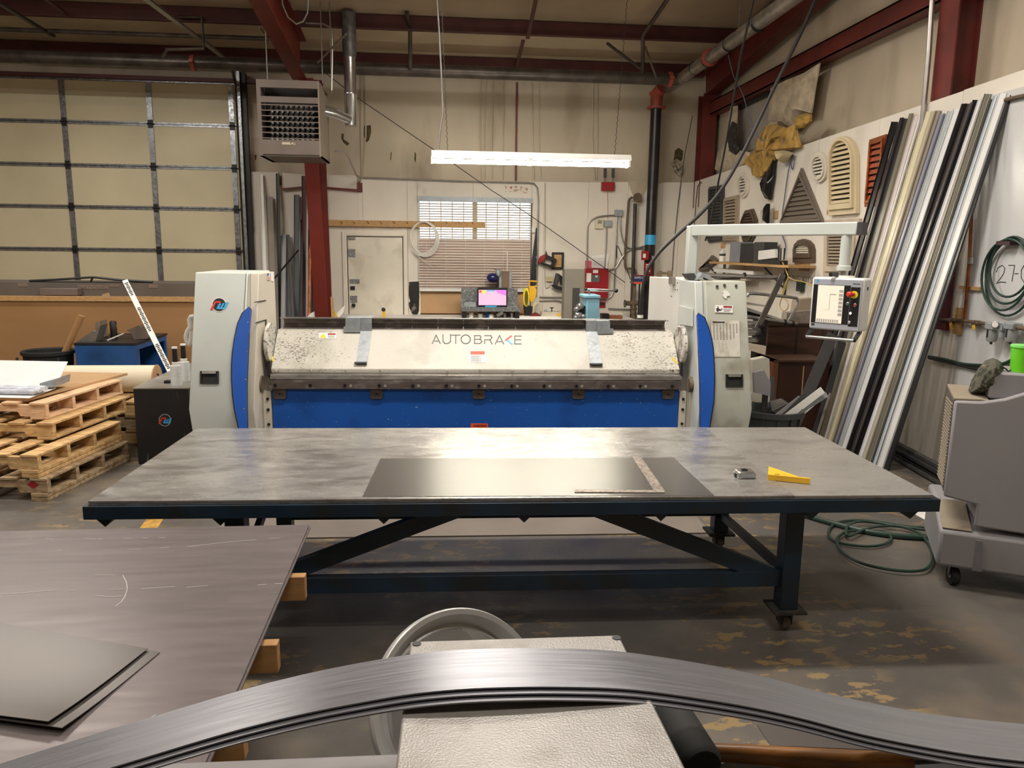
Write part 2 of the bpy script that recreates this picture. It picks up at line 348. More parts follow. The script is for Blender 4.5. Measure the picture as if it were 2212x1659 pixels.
# painted plywood sheets
tops = [(536, 371), (604, 372), (604.1, 400), (612, 400), (612.1, 373), (660, 377), (711, 378), (772.9, 379), (773, 412), (784.0, 384), (880, 386), (902, 388), (1022, 391), (1148, 393), (1176, 393), (1271, 394), (1356, 393), (1402, 404), (1430, 394), (1468, 394), (1512, 394)]
D2 = (W.at(739, 500, YB), W.at(880, 500, YB))
for (xa, ya), (xb, yb) in zip(tops, tops[1:]):
    a = W.at(xa, ya, YB); b = W.at(xb, yb, YB); a.x = W.at(xa, 450, YB).x; b.x = W.at(xb, 450, YB).x-.004
    if a.x > D2[0].x-.45 and xb <= 902:
        z0 = D2[0].z if xa < 880 else 0
    else: z0 = 0
    for (x0, x1, zz0, zt0, zt1) in ([(a.x, b.x, z0, a.z, b.z)] if not (902 <= xa < 1148) else [(a.x, b.x, wa.z, a.z, b.z), (a.x, b.x, 0, wb.z, wb.z)]):
        if xa == 711: x1 = b.x
        m = MB().hexa([(x0, YB, zz0), (x1, YB, zz0), (x1, YB+.02, zz0), (x0, YB+.02, zz0), (x0, YB, zt0), (x1, YB, zt1), (x1, YB+.02, zt1), (x0, YB+.02, zt0)])
        m.build('plywood_panel', M_PLY, wback)
m = MB(); a = W.at(738, 470, YB); m.box((W.at(711, 450, YB).x, YB-.001, 0), (D2[0].x, YB+.02, 2.05)).build('plywood_panel', M_PLY, wback)
m = MB(); q = [W.at(*p, YB-.02) for p in ((1356, 391), (1367, 421), (1388, 421), (1403, 398), (1408, 391))]
m.prism(q, (0, .015, 0)).build('liner_flap', M_LINER, wback)
# stains of soot on the lower wall beside the door, rust specks above the window
def blot(F, pts, y, mt, parent, name):
    return MB(F).prism([F.at(*p, y) for p in pts], (0, .003, 0)).build(name, mt, parent, smooth=False)
M_SOOT = mat('soot', (38, 36, 36), .8, 0, .2, 5, col2=(120, 112, 104), thr=.62, soft=.05, world=True)
blot(W, [(883, 609), (905, 608), (906, 640), (905, 672), (901, 680), (897, 683), (892, 679), (889, 676), (884, 664), (883, 655), (886, 650), (883, 640)], YB-.004, M_SOOT, wback, 'soot_stain')
M_RUST = mat('rust specks', (222, 214, 202), .7, 0, .02, 3, col3=(150, 84, 40), thr3=.56, sc3=26, soft3=.03, world=True)
blot(W, [(1090, 401), (1142, 403), (1142, 418), (1092, 414)], YB-.003, M_RUST, wback, 'rust_specks')
M_TORN = mat('torn insulation hole', (84, 70, 44), .9, 0, .3, 20, world=True)
for pts in ([(786, 272), (801, 270), (802, 285), (797, 303), (791, 308), (786, 296)], [(738, 288), (743, 290), (742, 300), (755, 310), (750, 315), (742, 308), (737, 298)], [(844, 330), (846, 327), (845, 345), (843, 347)], [(896, 328), (899, 332), (898, 352), (895, 345)], [(1458, 325), (1466, 319), (1476, 326), (1474, 345), (1466, 352), (1455, 350)], [(550, 335), (554, 334), (553, 345), (551, 346)]):
    blot(W, pts, YB+.114, M_TORN, wback, 'torn_hole')
m = MB(); m.prism([W.at(*p, YB+.08) for p in ((1451, 352), (1462, 343), (1473, 350), (1477, 372), (1470, 382), (1458, 372))], (0, .03, 0)); m.build('liner_rag', mat('silvery torn liner', (150, 138, 120), .5, 0, .5, 20), wback)

# right wall
mb = MB().box((XR+.3, -6.2, 0), (XR+.4, 13.3, 4.8)).prism([(XR+.3, -6.2, 4.8), (XR+.3, 13.3, 4.8), (XR+.3, -6.2, roofz(-6.2))], (.1, 0, 0))
wright = struct(mb.build('wall_right', M_LINER))
zt = 2.93
ys = [YB, 12.1, 11.6, 10.6, 9.4, 8.6, 7.95, 7.4, 6.2]
for i, (ya, yb_) in enumerate(zip(ys, ys[1:])):
    za = zt+(12.9-ya)*.026; zb = zt+(12.9-yb_)*.026
    MB().prism([(XR, ya-.004, 0), (XR, yb_, 0), (XR, yb_, zb), (XR, ya-.004, za)], (.02, 0, 0)).build('plywood_panel', M_PLY, wright)
MB().prism([(XR, 6.196, 0), (XR, 2.0, 0), (XR, 2.0, 3.22), (XR, 6.196, 3.11)], (.02, 0, 0)).build('plywood_panel', M_PLY, wright)
M_SHINY = mat('glossy white wall sheet', (206, 206, 206), .25, 0, .02, 2, bump=.1, bscale=3)
MB().box((XR-.02, 3.0, .0), (XR-.002, 5.9, 3.0)).build('wall_sheet', M_SHINY, wright)
# opening torn in the liner (grey sheathing behind), ragged insulation
m = MB(); q = [W.side(*p, XR+.285) for p in ((1592, 226), (1662, 188), (1663, 240), (1655, 282), (1652, 312), (1590, 338), (1578, 330), (1588, 280))]
m.prism(q, (.01, 0, 0)).build('exposed_sheathing', mat('grey sheathing', (158, 150, 140), .6, 0, .04, 2), wright)
MB().beam(W.side(1590, 232, XR+.27), W.side(1664, 196, XR+.27), .06, .12).build('dirty_batten', M_DEBRIS, wright)
# steel frame and purlins
def ibeam(mb, a, b, depth, width, up, tf=.016, depth2=None):
    """depth measured along -up from the flange line a-b"""
    a = Vector(a); b = Vector(b); d = (b-a).normalized(); up = Vector(up); side = d.cross(up).normalized(); up = side.cross(d).normalized(); d2 = depth if depth2 is None else depth2
    def slab(p0, q0, t0, p1, q1, t1, hw): mb.hexa([a+up*p0-side*hw, a+up*p0+side*hw, b+up*p1+side*hw, b+up*p1-side*hw, a+up*q0-side*hw, a+up*q0+side*hw, b+up*q1+side*hw, b+up*q1-side*hw])
    slab(0, tf, 0, 0, tf, 0, width/2); slab(depth-tf, depth, 0, d2-tf, d2, 0, width/2); slab(tf, depth-tf, 0, tf, d2-tf, 0, tf/2)
M_RED2 = mat('red primer column', (110, 36, 26), .45, 0, .06, 2, world=True)
cx0 = W.at(664, 360, 12.05).x; cx1 = W.at(692, 360, 12.05).x; cxm = (cx0+cx1)/2
top = W.at(677, 165, 11.75)
mb = MB(); ibeam(mb, (cxm+.01, 12.42, 0), (cxm-.02, 11.7, 4.15), .40, .205, (0, 1, .12), depth2=1.0); col1 = tag(mb.build('steel_column', M_RED2), 'red I-section steel column below the hanging heater', 'column')
mb = MB(); ibeam(mb, (-1.95, 11.62, 4.1), (-1.95, -2.0, 5.75), .55, .2, (0, 0, 1)); tag(mb.build('rafter', M_RED2), 'red steel rafter rising over the heater toward the viewer', 'rafter')
mb = MB(); ibeam(mb, (4.42, 12.88, 4.25), (4.42, -2.0, 5.83), .40, .2, (0, 0, 1)); tag(mb.build('rafter', M_RED), 'red steel rafter running along the top of the right wall', 'rafter')
cc = W.at(1520, 300, 12.7)
mb = MB(); mb.box((4.29, 12.60, 2.5), (4.52, 12.62, 4.3)); mb.box((4.39, 12.62, 2.5), (4.405, 12.86, 4.3)); mb.box((4.29, 12.86, 2.5), (4.52, 12.88, 4.3)); tag(mb.build('steel_column', M_RED), 'red steel corner column between back and right walls', 'column')
mb = MB(); mb.box((XR+.27, 5.9, 3.97), (XR+.1, 12.6, 3.985)); mb.box((XR+.1, 5.9, 3.97), (XR+.115, 12.6, 4.17)); mb.box((XR+.1, 5.9, 4.155), (XR+.2, 12.6, 4.17)); tag(mb.build('girt', M_RED), 'red steel girt running along the upper right wall', 'girt')
mb = MB(); mb.box((XR+.03, 6.42, 2.6), (XR+.045, 6.68, 5.4)); mb.box((XR+.045, 6.53, 2.6), (XR+.285, 6.545, 5.4)); mb.box((XR+.285, 6.50, 2.6), (XR+.3, 6.68, 5.4)) ; tag(mb.build('steel_column', M_RED), 'dark red steel column on right wall above leaning trim', 'column')
for i, y in enumerate((12.86, 11.38)):
    z = roofz(y)-.012; mb = MB(); mb.box((-11, y-.008, z-.2), (4.35, y+.008, z-.002)); mb.box((-11, y-.07, z-.2), (4.35, y, z-.19)); mb.box((-11, y, z-.02), (4.35, y+.06, z-.006))
    tag(mb.build('purlin', M_PURLIN), ['dark red eave purlin at the top of the back wall', 'dark red roof purlin nearest the viewer, in front of the eave one'][i], 'purlin')
    mb = MB()
for i, (a, b) in enumerate([((1160, -12, 10.1), (1140, 82, 11.4)), ((1130, 88, 11.4), (1116, 145, 12.8)), ((95, -5, 10.3), (140, 28, 11.3))]):
    mb = MB(); mb.beam(W.at(*a), W.at(*b), .05, .03); tag(mb.build('purlin_brace', M_PURLIN), ['dark red angle brace from top edge to the nearer purlin', 'dark red angle brace between the two purlins, centre', 'dark red angle brace above the roller door at far left'][i], 'brace')
a = W.at(1117, 178, YB+.08); b = W.at(1113, 390, YB+.08)
tag(MB().box((a.x-.015, YB+.06, b.z), (a.x+.015, YB+.1, a.z)).build('wall_strut', M_RED), 'thin red vertical steel strut on the back wall liner', 'strut')
for i, (a, b) in enumerate([((610, 409), (665, 404)), ((693, 405), (780, 412))]):
    tag(MB().beam(W.at(*a, YB-.05), W.at(*b, YB-.05), .03, .035).build('wall_brace', M_RED), ['red angle brace left of the steel column', 'red angle brace right of the steel column'][i], 'brace')
a = W.at(772, 395, YB-.02); b = W.at(783, 415, YB-.02)
tag(MB().box((a.x, YB-.04, b.z), (b.x, YB+.02, a.z)).build('steel_bracket', M_RED), 'small red steel bracket at the end of the wall brace', 'bracket')
# hall behind the viewer: left and rear walls, lamps' housings
struct(MB().box((-11.3, -6.2, 0), (-11.2, 13.4, roofz(-6.2))).build('wall_left', M_LINER))
struct(MB().box((-11.2, -6.3, 0), (5, -6.2, roofz(-6.2))).build('wall_rear', M_LINER))
for lx, ly, lz, pw in LAMPS:
    r = thing('strip_lamp', 'white strip lamp hung from the roof above the frame', 'lamp', (lx, ly, lz-.05), 'strip lamps hung from the roof')
    MB().box((lx-1.22, ly-.11, lz-.05), (lx+1.22, ly+.11, lz+.04)).build('housing', M_WHITE, r)
    m = MB()
    for s in (-1, 1): m.cyl((lx+s, ly, lz+.04), (lx+s, ly, roofz(ly)-.001), .004, 5)
    m.build('hanger', M_GALV, r)

# ------------------------------------------------------------------ door_1: sectional overhead door
YD = YB+.02
d1 = thing('door_1', None, None, ((-11+gx)/2, YD, 0)); d1['kind'] = 'structure'
zs = [W.at(250, y, YD).z for y in (174, 266, 358.5, 448, 539.5)]
step = (zs[1]-zs[4])/3; joints = [GZ]+zs[1:]
while joints[-1]-step > 0: joints.append(joints[-1]-step)
joints.append(0)
xe = W.at(505, 300, YD).x+.05
for a, b in zip(joints, joints[1:]):
    MB().box((-11, YD, b+.012), (xe, YD+.05, a-.012)).build('door_section', M_GARAGE, d1)
m = MB()
for z in joints[1:-1]: m.box((-11, YD-.012, z+.004), (xe, YD+.005, z+.03)); m.box((-11, YD-.012, z-.03), (xe, YD+.005, z-.004))
m.box((-11, YD-.012, GZ-.03), (xe, YD+.005, GZ)); m.build('section_rail', M_GALV, d1)
sx = [W.at(131.5+.5*0, 170, YD).x, W.at(320, 180, YD).x]; dx = sx[1]-sx[0]
for x in (sx[0]-2*dx, sx[0]-dx, sx[0], sx[1], xe-.06):
    for a, b in zip(joints, joints[1:]):
        m = MB().box((x-.04, YD-.02, b+.02), (x+.04, YD-.002, a-.02))
        m.build('stile', M_GALV, d1)
    m = MB()
    for z in joints[1:-1]: m.box((x-.035, YD-.035, z-.06), (x+.035, YD-.018, z+.06)); m.cyl((x-.05, YD-.03, z), (x+.05, YD-.03, z), .014, 8)
    m.build('hinge', M_DARK, d1)
# door track
trx = W.at(519, 300, YD-.1).x
tr = thing('door_track', 'steel track and dark post down the right side of the roller door', 'track', (trx, YD-.1, 0))
MB().box((trx, YD-.16, 0), (trx+.045, YD-.06, GZ+.15)).build('rail', M_GALV, tr)
MB().box((trx+.05, YD-.10, 0), (trx+.12, YD-.0, GZ+.15)).build('post', M_DARK, tr)
m = MB(); m.tube([W.at(508, 180, YD-.2), W.at(504, 160, 12.4), W.at(502, 151, 12.0)], .02, 6); m.build('lift_arm', M_DARK, tr)
tag(MB().beam(W.at(488, 127, 12.6), W.at(300, -14, 9.6), .075, .03).build('door_track', M_CONDUIT), 'grey overhead track angling down to the door corner', 'track')
tag(MB().beam(W.at(116, 78, 12.0), W.at(-10, 2, 9.6), .05, .03).build('door_track', M_DARK), 'dark overhead track angling down at the top left', 'track')
hd = W.at(250, 166, YD-.02)
tag(MB().box((-11, YD-.06, GZ), (gx+.4, YD+.02, GZ+.06)).build('door_header', M_PURLIN), 'dark red steel header over the roller door', 'beam')

# ------------------------------------------------------------------ door_2: man door in the back wall
z2 = D2[0].z; x0, x1 = D2[0].x, D2[1].x
d2 = thing('door_2', None, None, ((x0+x1)/2, YB, 0)); d2['kind'] = 'structure'
m = MB(); f = .055
for k, dpt in ((0, .03), (.028, .015)):
    m.ring([(x0+k, YB-dpt, 0), (x0+k, YB-dpt, z2-k), (x1-k, YB-dpt, z2-k), (x1-k, YB-dpt, 0)], [(x0+f+k/2, YB-dpt, 0), (x0+f+k/2, YB-dpt, z2-f-k/2), (x1-f-k/2, YB-dpt, z2-f-k/2), (x1-f-k/2, YB-dpt, 0)], (0, dpt+.04, 0))
m.build('door_frame', M_PLY, d2)
M_DOOR = mat('grubby white door', (214, 207, 192), .55, 0, .06, 1.6, col2=(180, 170, 152), thr=.64, soft=.1, col3=(100, 92, 84), thr3=.73, sc3=12, st3=(1, 1, .6), soft3=.02, world=True)
leaf = MB().box((x0+.085, YB-.006, 0.01), (x1-.085, YB+.03, z2-.085)).build('door_leaf', M_DOOR, d2)
for r4 in ((752, 538, 768, 556), (755, 603, 777, 613), (756, 639, 772, 654)):
    a = W.at(r4[0], r4[1], YB); b = W.at(r4[2], r4[3], YB); MB().box((a.x, YB-.011, b.z), (b.x, YB-.007, a.z)).build('tread_plate_patch', M_DIAM, d2)
a = W.at(757, 618, YB); b = W.at(767, 626, YB); MB().box((a.x, YB-.03, b.z), (b.x, YB-.006, a.z)).build('deadbolt', M_BLACK, d2)
a = W.at(764.5, 659, YB); MB().lathe([(.028, 0), (.028, .008), (.012, .012), (.012, .03), (.03, .04), (.033, .055), (.02, .07), (0, .072)], (a.x, YB-.006, a.z), (0, -1, 0)).build('door_knob', M_DARK, d2)
a = W.at(757, 510, YB); MB().box((a.x-.03, YB-.05, a.z-.05), (a.x+.08, YB-.006, a.z-.01)).build('door_closer', M_CONDUIT, d2)

# ------------------------------------------------------------------ window_1 with its blind
zb, zt_ = wb.z, wa.z; xa, xb = wa.x, wb.x
w1 = thing('window_1', None, None, ((xa+xb)/2, YB, zb)); w1['kind'] = 'structure'
m = MB(); m.ring([(xa, YB, zb), (xb, YB, zb), (xb, YB, zt_), (xa, YB, zt_)], [(xa+.03, YB, zb+.03), (xb-.03, YB, zb+.03), (xb-.03, YB, zt_-.03), (xa+.03, YB, zt_-.03)], (0, .22, 0)); m.build('window_frame', M_WHITE, w1)
xm = (xa+xb)/2; m = MB(); m.box((xm-.04, YB+.16, zb), (xm+.04, YB+.2, zt_))
for i in range(1, 5): m.box((xa+(xm-xa)*i/5-.008, YB+.17, zb), (xa+(xm-xa)*i/5+.008, YB+.19, zt_)); m.box((xm+(xb-xm)*i/5-.008, YB+.17, zb), (xm+(xb-xm)*i/5+.008, YB+.19, zt_))
m.build('glazing_bars', mat('window bar', (224, 206, 160), .5), w1)
mg = bpy.data.materials.new('window glass'); mg.use_nodes = True; nt = mg.node_tree; nt.nodes.clear()
_o = nt.nodes.new('ShaderNodeOutputMaterial'); _t = nt.nodes.new('ShaderNodeBsdfTransparent'); _g = nt.nodes.new('ShaderNodeBsdfGlossy'); _g.inputs['Roughness'].default_value = .05; _m = nt.nodes.new('ShaderNodeMixShader'); _m.inputs[0].default_value = .06
nt.links.new(_t.outputs[0], _m.inputs[1]); nt.links.new(_g.outputs[0], _m.inputs[2]); nt.links.new(_m.outputs[0], _o.inputs[0])
MB().box((xa+.02, YB+.178, zb+.02), (xb-.02, YB+.182, zt_-.02)).build('window_pane', mg, w1)
zc = W.at(1000, 514, YB).z; zl = W.at(1000, 628, YB).z
MB().box((xa+.03, YB+.12, zb+.03), (xb-.03, YB+.13, zc-.02)).build('blanking_board', M_OSB, w1)
q = [W.at(*p, YB+.05) for p in ((908, 631), (1144, 632), (1144, 676), (910, 676))]
MB().box((xa+.03, YB+.04, W.at(1000, 677, YB+.05).z), (xb-.03, YB+.05, zl-.02)).build('cardboard_sheet', M_OSB, w1)
mbl = bpy.data.materials.new('translucent blind slat'); mbl.use_nodes = True; nt = mbl.node_tree; nt.nodes.clear()
_o = nt.nodes.new('ShaderNodeOutputMaterial'); _d = nt.nodes.new('ShaderNodeBsdfDiffuse'); _d.inputs[0].default_value = (*lin((190, 180, 168)), 1); _t = nt.nodes.new('ShaderNodeBsdfTranslucent'); _t.inputs[0].default_value = (*lin((246, 236, 214)), 1); _m = nt.nodes.new('ShaderNodeMixShader'); _m.inputs[0].default_value = .1
nt.links.new(_d.outputs[0], _m.inputs[1]); nt.links.new(_t.outputs[0], _m.inputs[2]); nt.links.new(_m.outputs[0], _o.inputs[0])
bl = thing('window_blind', 'white slatted blind over the back wall window, open at the top', 'blind', ((xa+xb)/2, YB-.05, zl))
m = MB(); n1 = 14; pz_ = (zt_-.06-zc)/n1
for i in range(n1):
    z = zc+pz_*(i+.5); m.hexa([(xa+.02, YB-.035, z-pz_*.40), (xb-.02, YB-.035, z-pz_*.40), (xb-.02, YB-.033, z-pz_*.40), (xa+.02, YB-.033, z-pz_*.40), (xa+.02, YB-.003, z+pz_*.1), (xb-.02, YB-.003, z+pz_*.1), (xb-.02, YB-.001, z+pz_*.1), (xa+.02, YB-.001, z+pz_*.1)]); 
n2 = 19; p2 = (zc-zl-.04)/n2
m.build('open_slats', mbl, bl); m = MB()
for i in range(n2):
    z = zl+.03+p2*(i+.5); m.hexa([(xa+.02, YB-.045, z-p2*.56), (xb-.02, YB-.045, z-p2*.56), (xb-.02, YB-.043, z-p2*.56), (xa+.02, YB-.043, z-p2*.56), (xa+.02, YB-.022, z+p2*.5), (xb-.02, YB-.022, z+p2*.5), (xb-.02, YB-.02, z+p2*.5), (xa+.02, YB-.02, z+p2*.5)])
m.build('closed_slats', mat('blind slat grey', (196, 184, 176), .5, 0, .04, 1.2), bl)
m = MB()
for i in range(n2): z = zl+.03+p2*(i+.5)-p2*.56; m.box((xa+.02, YB-.048, z-.0035), (xb-.02, YB-.0452, z+.0045))
m.build('slat_light_leak', mat('tan slat light leak', (176, 132, 102), .5), bl)  # slat lips coloured tan for orange light leaking between the closed slats
MB().box((xa, YB-.06, zt_-.05), (xb, YB-.003, zt_+.03)).build('headrail', M_GALVM, bl); MB().box((xa+.02, YB-.05, zl-.01), (xb-.02, YB-.01, zl+.03)).build('bottom_rail', M_WHITE, bl)
m = MB()
for px in (922, 963, 1005, 1046, 1087, 1126): x = W.at(px, 560, YB).x; m.cyl((x, YB-.05, zl+.03), (x, YB-.05, zt_-.05), .0025, 5)
m.build('ladder_cord', M_WHITE, bl)

# ------------------------------------------------------------------ coat-peg board and coil of cable
a = W.at(711, 475, YB-.02); b = W.at(1048, 487, YB-.02)
pb = thing('peg_board', 'long tan wooden board with nails across the back wall', 'board', ((a.x+b.x)/2, YB-.06, b.z))
MB().box((a.x, YB-.095, W.at(711, 488, YB-.07).z), (W.at(1048, 480, YB-.07).x, YB-.065, a.z)).build('plank', M_BOARD, pb)
for px in (740, 767, 797, 825, 853, 881, 938, 966, 993, 1022): 
    c = W.at(px, 483, YB-.1); MB().cyl((c.x, YB-.094, c.z), (c.x-.025, YB-.15, c.z+.03), .004, 6).build('nail', M_DARK, pb)
c = W.at(914, 513, YB-.14); mb = MB()
for k in range(4):
    rx = .205+.008*k; rz = .25+.01*k; mb.tube([(c.x+rx*math.cos(t)+.01*k, YB-.14+.012*k, c.z+rz*math.sin(t)-.01*k) for t in [i*math.pi/14 for i in range(28)]], .008, 6, closed=True)
mb.tube([(c.x-.17, YB-.13, c.z-.19), W.at(910, 560, YB-.08), W.at(935, 578, YB-.07)], .004, 5)
tag(mb.build('cable_coil', M_WHITE), 'coil of white cable hanging at the left of the window', 'cable')

# ------------------------------------------------------------------ hanging fluorescent lamp
YL = 9.6
a = W.at(932, 323, YL); b = W.at(1362, 335, YL); z1 = (W.at(932, 324, YL).z+W.at(1362, 336, YL).z)/2; z0 = z1-.07
fl = thing('fluorescent_lamp', 'lit white double-length fluorescent lamp hanging on chains', 'lamp', ((a.x+b.x)/2, YL, z0))
m = MB(); m.prism([(a.x, YL-.03, z1), (a.x, YL+.1, z1), (a.x, YL+.14, z0+.01), (a.x, YL+.14, z0), (a.x, YL-.07, z0), (a.x, YL-.07, z0+.01)], (b.x-a.x, 0, 0)); m.build('housing', M_WHITE, fl)
xm = W.at(1146, 345, YL).x
for (p, q) in ((a.x+.02, xm-.03), (xm+.03, b.x-.04)):
    for dy in (-.03, .09):
        MB().cyl((p, YL+dy, z0-.05), (q, YL+dy, z0-.05), .019, 12).build('tube', M_TUBE, fl)
for x in (a.x+.005, xm-.012, xm+.012, b.x-.02):
    for dy in (-.03, .09): MB().box((x-.012, YL+dy-.02, z0-.078), (x+.012, YL+dy+.02, z0)).build('lamp_holder', M_WHITE, fl)
for (x, px, py_) in ((W.at(967, 322, YL).x, 951, -20), (W.at(1329, 335, YL).x, 1359, -20)):
    t = W.at(px, py_, YL); m = MB(); n = 60; p = Vector((x, YL+.03, z1)); q = Vector((t.x, YL+.03, 5.0))
    m.tube([p+(q-p)*(i/n)+Vector((.006*(-1)**i, .0, 0)) for i in range(n+1)], .0035, 5); m.build('chain', M_DARK, fl)
pts = [W.at(x, y, YL+.03) for x, y in ((948, 323), (950, 290), (957, 240), (953, 150), (948, 60), (942, -25))]
tag(MB().tube(pts, .011, 8).build('lamp_conduit', M_CONDUIT), 'grey flexible conduit dropping to the left end of the hanging lamp', 'conduit')
# ------------------------------------------------------------------ unit heater
YH = 10.4
A = W.at(554, 175, YH); B = W.at(693, 338, YH); zt1 = W.at(560, 171, YH).z; zb1 = W.at(562, 336, YH).z; x0 = W.at(556, 250, YH).x; x1 = W.at(691, 250, YH).x
bk = W.side(720, 300, x1); yk = min(bk.y, YH+.8)
ht = thing('unit_heater', 'large taupe gas unit heater hanging below the red rafter', 'heater', ((x0+x1)/2, YH+.3, zb1))
def hz(y): return W.at(620, y, YH).z
m = MB(); m.box((x0, YH, zb1), (x0+.05, yk, zt1)); m.box((x0, YH+.02, zb1), (x1, yk, zb1+.02)); m.box((x0, YH+.3, zt1-.02), (x1, yk, zt1)); m.box((x0, yk-.02, zb1), (x1, yk, zt1)); m.build('shell', M_TAUPE, ht)
MB().prism([(x1-.02, YH, zb1), (x1-.02, yk, zb1), (x1-.02, yk, zt1-.12), (x1-.02, YH+.25, zt1), (x1-.02, YH, zt1)], (.02, 0, 0)).build('side_panel', M_TAUPES, ht)
for a_, b_ in ((hz(190), zt1), (hz(222), hz(209)), (zb1+.021, hz(302))): MB().box((x0+.05, YH, a_), (x1-.02, YH+.03, b_)).build('front_panel', M_TAUPE, ht)
MB().box((x0+.06, YH+.28, zb1+.02), (x1-.03, YH+.3, zt1-.03)).build('inner_baffle', M_DARK, ht)
for k in range(7):
    z = hz(226+k*12.0); m = MB(); m.hexa([(x0+.05, YH, z-.012), (x1-.02, YH, z-.012), (x1-.02, YH+.08, z+.0), (x0+.05, YH+.08, z), (x0+.05, YH, z), (x1-.02, YH, z), (x1-.02, YH+.08, z+.012), (x0+.05, YH+.08, z+.012)]); m.build('louvre', M_TAUPE, ht)
for k in range(9):
    x = x0+.14+(x1-x0-.2)*k/9; m = MB(); m.tube([(x+.012*(-1)**i, YH+.17, hz(302)+(hz(224)-hz(302))*i/12) for i in range(13)], .026, 8); m.build('heat_tube', M_GALV, ht)
a = W.at(609, 307, YH); b = W.at(638, 313, YH); MB().box((a.x, YH-.004, b.z), (b.x, YH-.001, a.z)).build('name_plate', mat('cream plate', (196, 184, 160), .5), ht)
text('O', .05, W, (a.x+.1, YH-.005, b.z+.002), M_INK, ht, wide=1.6)
for i, (px, py_) in enumerate(((575, 118), (697, 30), (718, 60))):
    m = MB(); p = W.at((578, 697, 717)[i], (171, 180, 200)[i], (YH+.15, YH+.5, YH+.5)[i]); q = Vector((p.x, p.y, 4.95)); m.cyl(p, q, .009, 6); m.build('hanger_rod', M_CONDUIT, ht)
# flue: vertical duct and elbow into the heater
yf = 11.3; fx = W.at(757, 200, yf).x; r = (W.at(771, 200, yf).x-W.at(744, 200, yf).x)/2; zb_ = W.at(757, 272, yf).z; zr = W.at(757, 125, yf).z
fv = thing('flue_duct', 'silver round flue duct rising from the heater to the roof', 'duct', (fx, yf, zb_))
MB().lathe([(r, 0), (r*.98, .002), (r*.98, (zr-zb_)*.45), (r*1.04, (zr-zb_)*.45+.01), (r*1.04, (zr-zb_)*.45+.03), (r*.98, (zr-zb_)*.45+.04), (r*.98, zr-zb_)], (fx, yf, zb_)).build('lower_pipe', M_SILVER, fv)
MB().lathe([(r*1.02, 0), (r*1.12, .05), (r*1.12, roofz(yf)-zr-.03)], (fx, yf, zr)).build('upper_pipe', mat('dull zinc pipe', (112, 112, 112), .5, .5, .15, 12), fv)
zt2 = W.at(730, 244, 11.0).z
MB().tube([(x1-.05, 10.95, zt2+.02), (x1+.1, 11.05, zt2), (fx, yf, zt2-.05)], r*.8, 16).build('elbow_pipe', M_SILVER, fv)
# ------------------------------------------------------------------ pipes
def pipe(name, label, pts, r, mt, cat='pipe', seg=10):
    pts = [Vector(p) for p in pts]
    for p in pts: p.z = min(p.z, roofz(p.y)-r-.01)
    return tag(MB().tube(pts, r, seg).build(name, mt), label, cat)
zp = 4.33; yp = 11.85; rp = .088
mp = thing('sprinkler_main', 'large dusty sprinkler pipe running across below the roof', 'pipe', (0, yp, zp-rp))
MB().cyl((-11, yp, zp), (3.62, yp, zp), rp, 20).build('pipe_run', M_PIPE, mp)
M_CLAMP = mat('orange red pipe coupling', (160, 72, 56), .5, 0, .08, 8)
for px in (418, 1447):
    x = W.at(px, 140 if px < 500 else 175, yp).x; MB().lathe([(rp+.004, -.03), (rp+.02, -.025), (rp+.02, .025), (rp+.004, .03)], (x, yp, zp), (1, 0, 0)).box((x-.03, yp-rp-.05, zp-.02), (x+.03, yp-rp, zp+.02)).build('coupling', M_CLAMP, mp)
xr_ = 3.66; zr_ = 4.36
mr = thing('sprinkler_feed', 'silvery sprinkler pipe running along the right wall toward the viewer', 'pipe', (xr_, 9, zr_-.09))
MB().cyl((xr_, 12.5, zr_-.02), (xr_, 4.0, zr_+.05), .085, 20).build('pipe_run', mat('cleaner steel pipe', (150, 142, 132), .32, .6, .15, 5, rv=.1), mr)
for y in (11.2, 10.7, 9.9, 9.0): MB().lathe([(.089, -.006), (.096, 0), (.089, .006)], (xr_, y, zr_-.005), (0, 1, 0)).build('band', M_DARK, mr)
MB().lathe([(.09, -.03), (.115, -.025), (.115, .025), (.09, .03)], (xr_, 10.6, zr_), (0, 1, 0)).build('coupling', M_CLAMP, mr)
m = MB(); m.cyl((xr_, 9.6, zr_+.09), (xr_, 9.6, roofz(9.6)-.001), .008, 6); m.build('hanger_rod', M_GALV, mr)
rx_, ry_ = 3.5, 12.62; t = W.at(1420, 240, ry_); b = W.at(1396, 560, ry_); rx_ = (t.x+b.x)/2+.01; rx_ = W.at(1410, 400, ry_).x
rs = thing('fire_riser', 'tall black sprinkler riser pipe standing at the back wall', 'pipe', (rx_, ry_, 0))
MB().cyl((rx_, ry_, 0), (rx_, ry_, 4.18), .088, 20).build('pipe_run', M_PIPEB, rs)
MB().lathe([(.09, 0), (.15, .005), (.15, .035), (.09, .04), (.1, .2), (.12, .22), (.12, .26), (.09, .27)], (rx_, ry_, W.at(1419, 236, ry_).z)).tube([(rx_, ry_, 4.16), (rx_+.01, ry_-.02, 4.28), (rx_+.05, ry_-.12, 4.34)], .1, 16).build('coupling', M_CLAMP, rs)
c = W.at(1406, 518, ry_-.09); MB().lathe([(.0905, 0), (.0905, .16)], (rx_, ry_, c.z-.08)).build('blue_tape', M_SKYB, rs)
YV = ry_-.1
